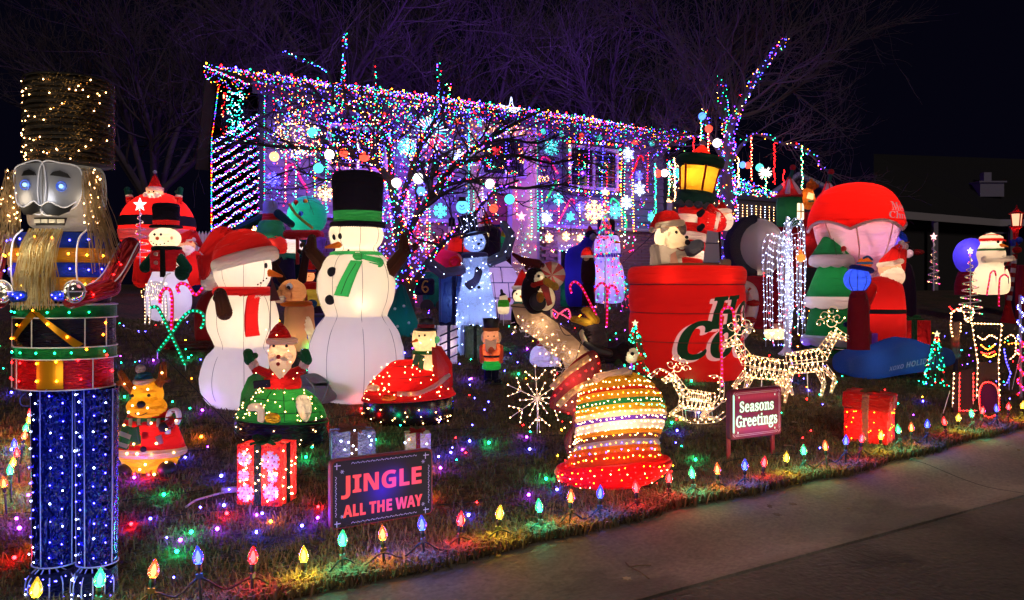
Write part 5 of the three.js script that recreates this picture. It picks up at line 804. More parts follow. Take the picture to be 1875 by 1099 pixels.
  { const fr = []; for (const y of [557, 580, 632, 653, 707]) fr.push(((g) => { g.scale(1, 1, 0.8); return place(g, 120, y); })(new THREE.TorusGeometry(y === 707 ? 85 : 89, 1.3, 6, 48).rotateX(Math.PI / 2))); for (const x of [36, 98, 182, 205]) fr.push(TU([[x, 580, Math.sqrt(89 ** 2 - (x - 120) ** 2) * 0.8], [x, 632, Math.sqrt(89 ** 2 - (x - 120) ** 2) * 0.8]], 1.1)); for (const x of [40, 62, 124, 190]) fr.push(TU([[x, 654, Math.sqrt(87 ** 2 - (x - 118) ** 2) * 0.8], [x, 706, Math.sqrt(87 ** 2 - (x - 118) ** 2) * 0.8]], 1.1)); add(o, 'hoop', fr, white);
    const b = [], z = (x, r = 89) => Math.sqrt(Math.max(100, r * r - (x - 120) ** 2)) * 0.8 + 3; for (const x of [27, 60, 128, 162, 188]) b.push([x, 570, z(x), 'g']); b.push([102, 566, z(102), 'o']); for (const [x, y] of [[67, 592], [47, 617], [28, 620], [128, 590], [159, 613], [205, 590], [203, 611], [32, 642], [185, 636]]) b.push([x, y, z(x), 'o']); for (const x of [50, 75, 108, 140, 165, 204]) b.push([x, 641, z(x), 'g']); for (const [x, y] of [[50, 659], [75, 659], [174, 655], [37, 689], [52, 689], [72, 691], [178, 688], [206, 648], [210, 678]]) b.push([x, y, z(x), 'r']); for (const [x, y] of [[109, 659], [142, 656], [109, 690], [143, 690]]) b.push([x, y, z(x), 'y']); bulbs(o, 'bulbs', b, 2.6); }
  lamp(o, 60, 685, 110, 30, [1, 0.25, 0.2], 2); lamp(o, 150, 680, 112, 30, [1, 0.7, 0.3], 1.6); lamp(o, 120, 605, 120, 30, [1, 0.75, 0.4], 1);
  // legs
  for (const [x, r, xs] of [[102, 40, [68, 84, 113, 130]], [178, 36, [151, 163, 190, 205]]]) {
    const lg = add(o, 'leg', L(x, [[r, 710], [r - 2, 1026]], { smooth: false }), cm.leg); const fr = [R(x, 1028, r - 1, 1.5, 0, Math.PI / 2)]; for (const a of [-1.25, -0.15, 1.25, 2.6, -2.6]) fr.push(TU([[x + Math.sin(a) * r, 710, Math.cos(a) * r + 1], [x + Math.sin(a) * (r - 2), 1026, Math.cos(a) * (r - 2) + 1]], 1.2)); add(lg, 'frame', fr, std(0x8890d8, 0.4));
    const b = []; for (let y = 722; y < 1026; y += 32) xs.forEach((bx, i) => { const z = Math.sqrt(Math.max(9, r * r - (bx - x) ** 2)) + 2; b.push([bx + rr(-2, 2), y + (i % 2) * 10 + rr(-3, 3), z, rnd() < 0.45 ? 'c' : 'b']); }); bulbs(lg, 'bulbs', b, 2.1); for (const y of [740, 800, 860, 920, 980]) lamp(o, x, y, 74, 30, [0.12, 0.2, 1], 1.3);
    const ft = add(o, 'foot', [L(x + (x < 140 ? 4 : 6), [[r * 0.9, 1032], [r * 0.92, 1050], [r * 0.97, 1082]], { sz: 1.25, z: 14 })], foil(0x0a1236)); const wf = []; for (let i = 0; i < 7; i++) { const a = -1.5 + i * 0.5; wf.push(TU([[x + Math.sin(a) * r * 0.5, 1030, 20 + Math.cos(a) * r * 0.5], [x + 4 + Math.sin(a) * r * 0.95, 1046, 18 + Math.cos(a) * r * 1.2], [x + 4 + Math.sin(a) * r, 1083, 18 + Math.cos(a) * r * 1.28]], 1.3)); } wf.push(R(x + 4, 1083, r, 1.4, 16, Math.PI / 2)); add(ft, 'frame', wf, std(0x8890d8, 0.4));
    const fb = []; for (let i = 0; i < 16; i++) { const a = rr(-1.5, 1.5); fb.push([x + 4 + Math.sin(a) * r * 0.98, rr(1036, 1080), 18 + Math.cos(a) * r * 1.26, rnd() < 0.3 ? 'c' : 'b']); } bulbs(ft, 'bulbs', fb, 1.7);
  }
  // arms
  const redF = foil(0x8e1420), arm = (s) => {
    const up = s > 0 ? [[244, 452, 12], [220, 520, 40]] : [[8, 444, 14], [8, 520, 40]], fo = s > 0 ? [[224, 526, 44], [176, 548, 84]] : [[-6, 528, 40], [50, 548, 84]];
    const a = add(o, 'arm', [C(up[0], up[1], 17, 16), C(fo[0], fo[1], 17, 15)], redF); const hx = s > 0 ? 188 : 63; 
    const fr = []; for (const k of [-1, 1]) fr.push(TU([[up[0][0] + k * 17, up[0][1] - 6, up[0][2] + 6], [up[1][0] + k * 17, up[1][1] - 8, up[1][2] + 8], [fo[1][0] + k * 3, fo[1][1] + k * 14, fo[1][2] + 8]], 1.3)); add(a, 'frame', fr, white);
    const b = []; for (let i = 0; i < 13; i++) { const t = rnd(), p = i % 2 ? [lerp(up[0][0], up[1][0], t), lerp(up[0][1], up[1][1], t), lerp(up[0][2], up[1][2], t) + 17] : [lerp(fo[0][0], fo[1][0], t), lerp(fo[0][1], fo[1][1], t), lerp(fo[0][2], fo[1][2], t) + 17]; b.push([p[0] + rr(-8, 8), p[1] + rr(-6, 6), p[2], 'r']); } bulbs(a, 'bulbs', b, 2.3);
    const cf = add(a, 'cuff', C([hx + s * -18, 541, 90], [hx - s * 34, 541, 92], 11, 9), cm.blue); bulbs(a, 'cuff_bulbs', [[hx - s * 22, 538, 102, 'b'], [hx - s * 30, 544, 102, 'b'], [hx - s * 36, 539, 102, 'b']], 2);
    const hd = add(a, 'hand', S(hx, 533, 18, { z: 98 }), std(0xb0b4b8, 0.18, 0.9)); add(a, 'hand_ring', [R(hx, 533, 19, 1, 98), R(hx, 533, 19, 1, 98, 0, Math.PI / 2), R(hx, 533, 19, 1, 98, Math.PI / 2)], white);
  }; arm(1); arm(-1);
  lamp(o, 228, 490, 100, 30, [1, 0.25, 0.25], 1.8); lamp(o, 10, 500, 100, 30, [1, 0.25, 0.25], 1.8); lamp(o, 62, 490, 120, 30, WARM, 0.8);
  add(o, 'plug', [B(60, 690 + 10, 8, 12, 6), TU([[52, 718, 10], [44, 728, 12], [46, 740, 12], [60, 742, 12]], 1.2)], std(0x5a58a0, 0.5));
}
// ================= middle of the lawn =================
// ---- bumper cars
{
  const o = T('bumper_car_light', 'green light up bumper car with a waving bearded driver in a red hat', 'light up figure', { px: 516, py: 806 });
  add(o, 'bumper', L(516, [[70, 762], [83, 766], [85, 790], [80, 816], [60, 820], [0, 820]], { sz: 0.72 }), foil(0x1a0c18, 0.35));
  const g = fab(0x2c8a3a, 0.5), bodyPts = [[0, 708], [20, 706], [48, 716], [70, 736], [82, 762], [78, 768], [0, 769]];
  const b = add(o, 'body', [spin(L(516, bodyPts, { sz: 0.72 }), 516, 760, -0.05), E([[440, 762], [446, 718], [458, 690], [478, 676], [490, 690], [484, 740], [470, 768]], 60, { z: -6, bev: 10 })], g);
  const rib = []; for (let i = 0; i < 6; i++) { const a = -1.3 + i * 0.52; rib.push(TU([[20, 707], [48, 717], [70, 737], [81, 762]].map(([r, y]) => [516 + Math.sin(a) * r, y + (516 + Math.sin(a) * r - 516) * 0.05, Math.cos(a) * r * 0.72 + 1]), 0.7)); } for (const r of [[34, 711], [60, 727], [76, 748]]) rib.push(TU(Array.from({ length: 9 }, (_, i) => { const a = -1.4 + i * 0.35, x = 516 + Math.sin(a) * r[0]; return [x, r[1] + (x - 516) * 0.05, Math.cos(a) * r[0] * 0.72 + 1]; }), 0.7)); add(b, 'frame', rib, std(0x1a4020, 0.8));
  const stripe = (pts) => drape(E(pts, 5, { bev: 1.5, smooth: true }), 516, bodyPts, 1, 0.72);
  for (const g of [stripe([[466, 738], [484, 732], [498, 738], [500, 764], [490, 762], [486, 746], [470, 746]], 46), stripe([[552, 722], [566, 722], [578, 744], [572, 766], [560, 752]])]) add(b, 'stripe', g, fab(0xe0c8bc, 0.6)); add(b, 'lamp_disc', S(516, 757, 14, { z: 58, sy: 0.7, sz: 0.3 }), fab(0xc89a20, 0.5));
  const d = add(o, 'driver', [L(514, [[34, 720], [38, 700], [30, 682], [16, 672], [0, 670]], { sz: 0.7 })], fab(RED, 0.5));
  const h = add(o, 'driver_head', S(517, 648, 25, { sy: 1.1, sz: 0.85 }), fab(SKIN, 0.5)); add(h, 'beard', E([[496, 650], [505, 644], [518, 654], [530, 644], [541, 650], [537, 672], [519, 694], [500, 672]], 16, { z: 18, bev: 5 }), fab(0xeedccc, 0.5)); add(h, 'moustache', [S(508, 655, 8, { z: 27, sy: 0.5, rz: 0.3 }), S(528, 655, 8, { z: 27, sy: 0.5, rz: -0.3 })], fab(0xeedccc)); add(h, 'nose', S(518, 651, 4, { z: 29 }), fab(0xc02020)); add(h, 'eye', S(507, 632, 2.8, { z: 20 }), inkm); add(h, 'eye', S(530, 632, 2.8, { z: 20 }), inkm); add(h, 'mouth', S(517, 664, 3.4, { z: 28 }), fab(0xb01818));
  add(h, 'hat', [L(512, [[22, 622], [18, 610], [8, 596], [0, 590]], { sz: 0.9 })], fab(RED, 0.55)); add(h, 'brim', L(516, [[22, 618], [28, 621], [28, 628], [22, 631]], { sz: 0.9 }), fab(0xeedccc, 0.5));
  for (const s of [[[500, 688], [474, 676], 462, 652], [[532, 686], [556, 676], 565, 652]]) { const a = add(o, 'arm', [C([...s[0], 10], [...s[1], 14], 10, 9)], fab(RED, 0.5)); add(a, 'cuff', C([lerp(s[1][0], s[2], 0.4), lerp(s[1][1], s[3], 0.3), 14], [lerp(s[1][0], s[2], 0.6), lerp(s[1][1], s[3], 0.5), 14], 9, 9), fab(0xe8cfc0)); add(a, 'mitten', [C([s[2], s[3] + 6, 15], [s[2] - 3, s[3] - 6, 15], 10, 9), S(s[2] + (s[2] < 500 ? 10 : -10), s[3] - 2, 5.5, { z: 16 })], fab(0x1f6a34, 0.4)); }
  add(o, 'belt', B(488, 700, 30, 14, 6, { z: 28, rz: 0.1 }), inkm);
  const bl = []; for (let i = 0; i < 62; i++) { const t = rnd(), a = rr(-1.4, 1.4), r = lerp(18, 82, Math.sqrt(t)), y = lerp(706, 764, Math.pow(t, 1.4)), x = 516 + Math.sin(a) * r; bl.push([x, y + (x - 516) * 0.05, Math.cos(a) * r * 0.72 + 3, 'w']); } for (const [x, y] of [[496, 602], [515, 612], [500, 640], [536, 640], [508, 682], [528, 676], [478, 680], [552, 680], [497, 700], [545, 690], [540, 660]]) bl.push([x, y, 30, 'w']); for (let i = 0; i < 12; i++) { const a = rr(-1.3, 1.3); bl.push([516 + Math.sin(a) * 85, rr(775, 812), Math.cos(a) * 61 + 2, 'w']); } bulbs(o, 'bulbs', bl, 1.4, { dim: 0.6 });
  lamp(o, 530, 745, 10, 40, WARM, 4); lamp(o, 517, 648, 4, 24, WARM, 5); lamp(o, 512, 695, 4, 28, WARM, 4); lamp(o, 462, 720, -6, 20, WARM, 4);
}
{
  const o = T('bumper_car_light', 'red light up bumper car carrying a small snowman driver in a black hat', 'light up figure', { px: 748, py: 768 });
  add(o, 'bumper', L(748, [[74, 722], [81, 728], [83, 748], [78, 768], [60, 774], [0, 774]], { sz: 0.7 }), std(0x1c1012, 0.22, 0, { name: 'rubber' }));
  const b = add(o, 'body', [spin(L(748, [[0, 660], [24, 660], [46, 676], [72, 700], [82, 718], [80, 730], [0, 732]], { sz: 0.7 }), 748, 725, 0.06), E([[812, 726], [828, 708], [826, 668], [806, 636], [792, 634], [794, 690]], 60, { z: -4, bev: 10 })], fab(0xc81818, 0.45));
  add(b, 'stripe', TU([[735, 714, 56], [770, 714, 54], [800, 702, 40], [824, 684, 20]], 4.5), fab(0xe8c8b8, 0.6)); add(b, 'headlight', S(690, 706, 14, { z: 34, sy: 0.4 }), fab(0xe8c8b8, 0.6)); add(b, 'lamp_disc', S(722, 722, 16, { z: 54, sy: 0.35, sz: 0.4 }), fab(0xd06018));
  const rib = []; for (const r of [[36, 668], [58, 688], [76, 710]]) rib.push(TU(Array.from({ length: 9 }, (_, i) => { const a = -1.4 + i * 0.35, x = 748 + Math.sin(a) * r[0]; return [x, r[1] - (x - 748) * 0.06, Math.cos(a) * r[0] * 0.7 + 1]; }), 0.7)); add(b, 'frame', rib, std(0x5a1010, 0.8));
  const s = add(o, 'driver', L(777, [[0, 700], [19, 698], [22, 670], [20, 650], [16, 644], [21, 632], [22, 616], [18, 604], [0, 602]]), fab(0xe4cca4, 0.55));
  add(s, 'hat', [L(780, [[0, 582], [15, 583], [15, 598], [0, 600]], { smooth: false }), L(779, [[12, 599], [20, 602], [20, 606], [12, 606]])], std(0x120a0c, 0.5)); add(s, 'hat_band', L(780, [[15.6, 594], [15.8, 600]], { smooth: false }), fab(RED)); add(s, 'scarf', [R(777, 645, 19, 3.6, 0, Math.PI / 2), E([[763, 646], [774, 648], [764, 674], [756, 668]], 4, { z: 20, bev: 1.5 }), E([[772, 648], [780, 650], [776, 682], [766, 680]], 4, { z: 22, bev: 1.5 })], fab(0x2a6a30, 0.4)); add(s, 'earmuff', S(799, 622, 7, { z: 4 }), fab(0x58b888)); add(s, 'nose', C([765, 622, 20], [756, 625, 28], 3, 1), fab(ORG)); add(s, 'eye', S(770, 614, 2, { z: 20 }), inkm); add(s, 'eye', S(780, 613, 2, { z: 21 }), inkm); add(s, 'mouth', dots(777, 620, 22, [[768, 631], [773, 633], [778, 633], [783, 631]], 1.1), inkm);
  const bl = []; for (let i = 0; i < 60; i++) { const t = rnd(), a = rr(-1.45, 1.45), r = lerp(24, 83, Math.sqrt(t)), y = lerp(662, 724, Math.pow(t, 1.3)), x = 748 + Math.sin(a) * r; bl.push([x, y - (x - 748) * 0.06, Math.cos(a) * r * 0.7 + 3, 'w']); } for (let i = 0; i < 22; i++) { const a = rr(-1.4, 1.4); bl.push([748 + Math.sin(a) * 84, rr(736, 768), Math.cos(a) * 59 + 2, 'w']); } for (let i = 0; i < 10; i++) bl.push([rr(762, 792), rr(608, 695), 24, 'w']); bulbs(o, 'bulbs', bl, 1.4, { dim: 0.6 });
  lamp(o, 730, 705, 14, 36, WARM, 5); lamp(o, 777, 625, 0, 19, WARM, 6); lamp(o, 777, 675, 0, 19, WARM, 5); lamp(o, 805, 685, 0, 24, WARM, 4);
}
// ---- the rocking light sculpture, at rest
{
  const o = T('bell_light_sculpture', 'bell shaped light sculpture on a red base, hung with curved rows of warm bulbs', 'light sculpture', { px: 1125, py: 890 });
  add(o, 'rocker', [L(1126, [[0, 894], [58, 891], [92, 876], [108, 858], [106, 850], [98, 843], [60, 836], [0, 834]], { sz: 0.5 })], fab(0xc01018, 0.4));
  o.rotation.z = 0.09;
  const band = (y0, y1, w0, w1, x0, x1, c) => { const P = []; const n = 14; for (const [y, w, x] of [[y0, w0, x0], [(y0 + y1) / 2, (w0 + w1) / 2 + 2, (x0 + x1) / 2], [y1, w1, x1]]) P.push([w, y, x]); const U = P.map(([w, y, x]) => Array.from({ length: n + 1 }, (_, i) => { const a = -1.57 + i / n * 3.14159; return [x + Math.sin(a) * w, y - 16 * Math.cos(a * 0.98) + 6, Math.cos(a) * w * 0.5]; })); const g = new THREE.BufferGeometry(), q = []; for (let k = 0; k < 2; k++) for (let i = 0; i < n; i++) { const a = U[k][i], b = U[k][i + 1], c2 = U[k + 1][i], d = U[k + 1][i + 1]; for (const p of [a, c2, b, b, c2, d]) q.push(p[0], -p[1], p[2]); } g.setAttribute('position', new THREE.Float32BufferAttribute(q, 3)); g.computeVertexNormals(); add(o, 'band', g, c); };
  const rows = [[690, 702, 40, 62, 1150, 1148, 0xb8861c], [702, 714, 62, 72, 1148, 1146, 0xa87818], [714, 720, 72, 76, 1146, 1146, 0xa02018], [720, 734, 76, 82, 1146, 1147, 0xb07e1c], [734, 744, 82, 84, 1147, 1147, 0x1a6a3c], [744, 756, 84, 85, 1147, 1147, 0xb8861c], [756, 766, 85, 85, 1147, 1146, 0xd8c090], [766, 774, 85, 84, 1146, 1144, 0x5a30a0], [774, 790, 84, 82, 1144, 1140, 0xd0c4b8], [790, 798, 82, 80, 1140, 1137, 0xb8761c], [798, 808, 80, 80, 1137, 1134, 0x5a3a34], [808, 818, 80, 82, 1134, 1132, 0x8a8490], [818, 830, 82, 86, 1132, 1129, 0xb86018], [830, 850, 86, 96, 1129, 1126, 0xb83a14]].map((r) => [...r.slice(0, 6), fab(r[6], 0.5)]);
  for (const r of rows) band(...r);
  add(o, 'sack', [E([[1020, 735], [1030, 706], [1052, 676], [1078, 652], [1110, 640], [1120, 660], [1112, 700], [1090, 735], [1072, 760], [1078, 800], [1050, 830], [1040, 800], [1062, 760]], 22, { z: 0, bev: 8, smooth: true })], fab(0xb02028, 0.5));
  for (const p of [[[1026, 700, 10], [1060, 672, 14], [1100, 650, 12]], [[1035, 732, 10], [1070, 706, 14], [1110, 692, 12]]]) add(o, 'sack_trim', TU(p, 6.5), fab(0xdcc49c, 0.55)); lamp(o, 1066, 690, 0, 30, WARM, 3);
  const bl = []; const arc = (y, w, x, n, c, z0 = 4) => { n = Math.round(n * 1.6); for (let i = 0; i < n; i++) { const a = -1.25 + (i + rr(0.1, 0.9)) / n * 2.5; bl.push([x + Math.sin(a) * w, y - 16 * Math.cos(a) + 6 + rr(-2, 2), Math.cos(a) * w * 0.5 + z0, c[i % c.length]]); } };
  for (const [y, w, x, n, c] of [[704, 70, 1140, 13, 'w'], [714, 74, 1142, 12, 'ww'], [726, 80, 1146, 14, 'wwo'], [738, 83, 1146, 13, 'ww'], [748, 85, 1146, 14, 'gwg'], [758, 85, 1146, 14, 'ww'], [768, 85, 1146, 15, 'w'], [778, 83, 1144, 14, 'w'], [788, 80, 1142, 12, 'wgw'], [800, 77, 1136, 12, 'wwo'], [814, 78, 1132, 12, 'obo'], [826, 82, 1130, 12, 'rbw'], [838, 88, 1128, 14, 'yow'], [856, 112, 1126, 12, 'yor'], [866, 110, 1126, 11, 'wr'], [876, 100, 1126, 10, 'rro'], [886, 80, 1126, 8, 'rw']]) arc(y, w, x, n, c);
  for (let k = 0; k < 6; k++) for (let i = 0; i < 8; i++) { const t = i / 7; bl.push([lerp(1028, 1112, t) + k * 3, lerp(700, 648, Math.pow(t, 0.8)) + k * 15 + rr(-2, 2), 16, k % 3 === 1 ? 'r' : 'w']); }
  for (let i = 0; i < 30; i++) { const t = rnd(); bl.push([lerp(1020, 1075, t) + rr(-5, 5), lerp(872, 770, t) + rr(-5, 5), 20, t < 0.4 ? 'r' : 'w']); }
  bulbs(o, 'bulbs', bl, 1.4, { dim: 1 });
  lamp(o, 1140, 760, 6, 60, WARM, 3); lamp(o, 1128, 838, 8, 50, [1, 0.6, 0.3], 2.2); lamp(o, 1126, 868, 60, 30, [1, 0.25, 0.2], 1); lamp(o, 1140, 770, 90, 50, WARM, 0.7);
  const c = add(o, 'santa_cap', [C([1112, 690, 14], [1165, 682, 16], 10, 9)], fab(0xf0dcc8, 0.5)); add(c, 'face', [S(1158, 700, 9, { z: 12 })], std(0x301418, 0.6)); add(c, 'nose', S(1158, 706, 5, { z: 20 }), glow([1.4, 0.05, 0.08]));
}
// ---- penguins on the ice slide
function penguinHead(o, x, y, r, dir, z = 0) { const h = add(o, 'head', S(x, y, r, { z }), fab(0x1c1016, 0.35)); add(h, 'face', S(x + dir * r * 0.35, y + r * 0.15, r * 0.72, { z: z + r * 0.42 }), fab(0xeadfc8, 0.5)); add(h, 'eye', S(x + dir * r * 0.4, y, r * 0.16, { z: z + r * 1.1 }), inkm); add(h, 'beak', C([x + dir * r * 0.8, y + r * 0.35, z + r * 0.6], [x + dir * r * 1.4, y + r * 0.45, z + r * 0.7], r * 0.28, r * 0.12), fab(0xd8a820, 0.5)); return h; }
{
  const o = T('ice_slide_light', 'pale light up ice slide with a frame of wire snowflakes along its lower edge', 'light up slide', { px: 1010, py: 690 });
  const run = [[935, 558], [950, 556], [985, 566], [1030, 596], [1068, 630], [1100, 655], [1098, 668], [1076, 690], [1040, 690], [1030, 660], [1000, 640], [985, 622], [960, 606], [946, 590]];
  add(o, 'ramp', E(run, 34, { bev: 5 }), fab(0xc8a488, 0.5)); add(o, 'frame', [TU([[935, 560, 19], [985, 568, 19], [1030, 598, 19], [1068, 632, 19], [1098, 660, 19]], 1.2), TU([[1020, 590, 19], [1034, 612, 19], [1048, 612, 19]], 0.8), TU([[1062, 628, 19], [1052, 660, 19]], 0.8)], std(0x5a4a42, 0.8));
  const w = [], b = []; for (const [cx, cy, r] of [[955, 592, 16], [975, 602, 14], [1005, 620, 20], [1020, 640, 16], [1040, 655, 18], [1048, 672, 14], [1022, 668, 14], [1000, 640, 12]]) for (let i = 0; i < 26; i++) { const x = cx + rr(-r, r), y = cy + rr(-r, r), a = rr(0, 3.14); w.push(K([x - Math.cos(a) * 4, y - Math.sin(a) * 4, 20 + rr(-1, 3)], [x + Math.cos(a) * 4, y + Math.sin(a) * 4, 20 + rr(-1, 3)], 0.5, 0.5, 4)); if (i < 5) b.push([x, y, 24, 'w']); } add(o, 'snowflake_wire', w, std(0xe0d4dc, 0.5), { stuff: true }); for (const [x, y] of [[993, 585], [1000, 597], [975, 590], [1010, 612], [1015, 640], [1042, 645], [1030, 655]]) b.push([x, y, 22, 'w']); bulbs(o, 'bulbs', b, 1.3, { dim: 0.6 });
  lamp(o, 990, 595, 0, 26, WARM, 5); lamp(o, 1050, 650, 0, 26, WARM, 4);
}
{
  const o = T('penguin_light', 'light up penguin with a brown hat and striped tie atop the ice slide', 'light up penguin', { px: 990, D: solve(1010, 690) - 0.12 });
  const b = add(o, 'body', [spin(L(993, [[0, 572], [20, 570], [30, 552], [30, 530], [22, 510], [12, 500], [0, 498]], { sz: 0.8 }), 993, 570, 0.25)], fab(0x1e1014, 0.35)); add(b, 'belly', spin(S(999, 545, 19, { sy: 1.25, z: 16, sz: 0.7 }), 999, 560, 0.15), fab(0xead8bc, 0.55)); add(b, 'tie', [E([[988, 524], [1002, 518], [1010, 556], [1002, 560]], 4, { z: 28, bev: 1 })], fab(0x9a2018, 0.5)); add(b, 'scarf', C([976, 522, 20], [1000, 514, 20], 5, 5), fab(0xa82018));
  add(o, 'wing', spin(S(984, 552, 15, { sy: 1.1, z: 26, sz: 0.5 }), 984, 552, 0.4), std(0x1c0e12, 0.6)); add(o, 'mitten', S(988, 544, 7, { z: 34, sy: 1.4 }), fab(0xd09028, 0.5)); add(o, 'foot', [C([1000, 516, 28], [1016, 526, 32], 7, 6), S(1014, 524, 7, { z: 34 })], fab(0xd8b040, 0.5));
  const h = penguinHead(o, 979, 506, 17, 1, 6); add(h, 'hat', [C([966, 490, 8], [992, 486, 8], 6, 5), C([958, 478, 4], [984, 484, 6], 7, 9), C([940, 466, 0], [958, 478, 4], 3, 7)], fab(0x5a1c1c, 0.35)); lamp(o, 995, 545, 22, 14, WARM, 5); lamp(o, 990, 508, 22, 10, WARM, 3);
}
{
  const o = T('lollipop_light', 'round red and white swirled lollipop disc behind the slide penguin', 'candy light', { px: 1010, D: solve(1010, 690) + 0.1 });
  const w = [[], []]; for (let i = 0; i < 12; i++) { const P = [[1010, 504]]; for (let k = 0; k <= 4; k++) { const a = (i + k / 4) / 12 * 6.283; P.push([1010 + Math.cos(a) * 25, 504 + Math.sin(a) * 25]); } w[i % 2].push(E(P, 8, { bev: 0.5 })); } add(o, 'wedge', w[0], fab(0xe83040, 0.55)); add(o, 'wedge', w[1], fab(0xf4dcd4, 0.55)); add(o, 'stick', K([1010, 530, 0], [1010, 660, 0], 2, 2, 8), std(0xdddddd)); lamp(o, 1010, 504, -14, 18, WARM, 5); lamp(o, 1018, 512, 14, 18, WARM, 1);
}
{
  const o = T('penguin_light', 'light up penguin sliding head first down the ice slide, feet in the air', 'light up penguin', { px: 1085, D: solve(1010, 690) - 0.2 });
  add(o, 'body', [C([1078, 612, 8], [1100, 650, 12], 20, 16)], fab(0x2a1c20, 0.35)); add(o, 'back', [S(1088, 618, 22, { z: 14, sy: 1.4, sz: 0.7, rz: 0.45 })], fab(0x4a3a3e, 0.35)); add(o, 'belly', C([1068, 610, 16], [1076, 634, 18], 9, 8), fab(0xe8d4b0, 0.5)); add(o, 'wing', [C([1070, 628, 26], [1090, 640, 30], 5, 9), C([1090, 640, 30], [1112, 645, 30], 9, 7)], std(0x1a0e12, 0.6));
  for (const p of [[[1080, 592], [1052, 584]], [[1088, 586], [1072, 568]]]) add(o, 'foot', [C([...p[0], 14], [...p[1], 18], 9, 6), S(p[1][0], p[1][1], 8, { z: 18, sx: 1.2, sy: 0.8 })], fab(0xe0b030, 0.55));
  penguinHead(o, 1144, 645, 21, 1, 14); add(o, 'scarf', C([1116, 650, 12], [1128, 660, 20], 10, 10), fab(0x2a3a20, 0.4)); add(o, 'neck', C([1104, 650, 12], [1136, 650, 14], 15, 16), fab(0x20141a, 0.35)); lamp(o, 1076, 588, 30, 12, WARM, 3); lamp(o, 1150, 650, 34, 12, WARM, 3); lamp(o, 1074, 618, 32, 10, WARM, 2);
}
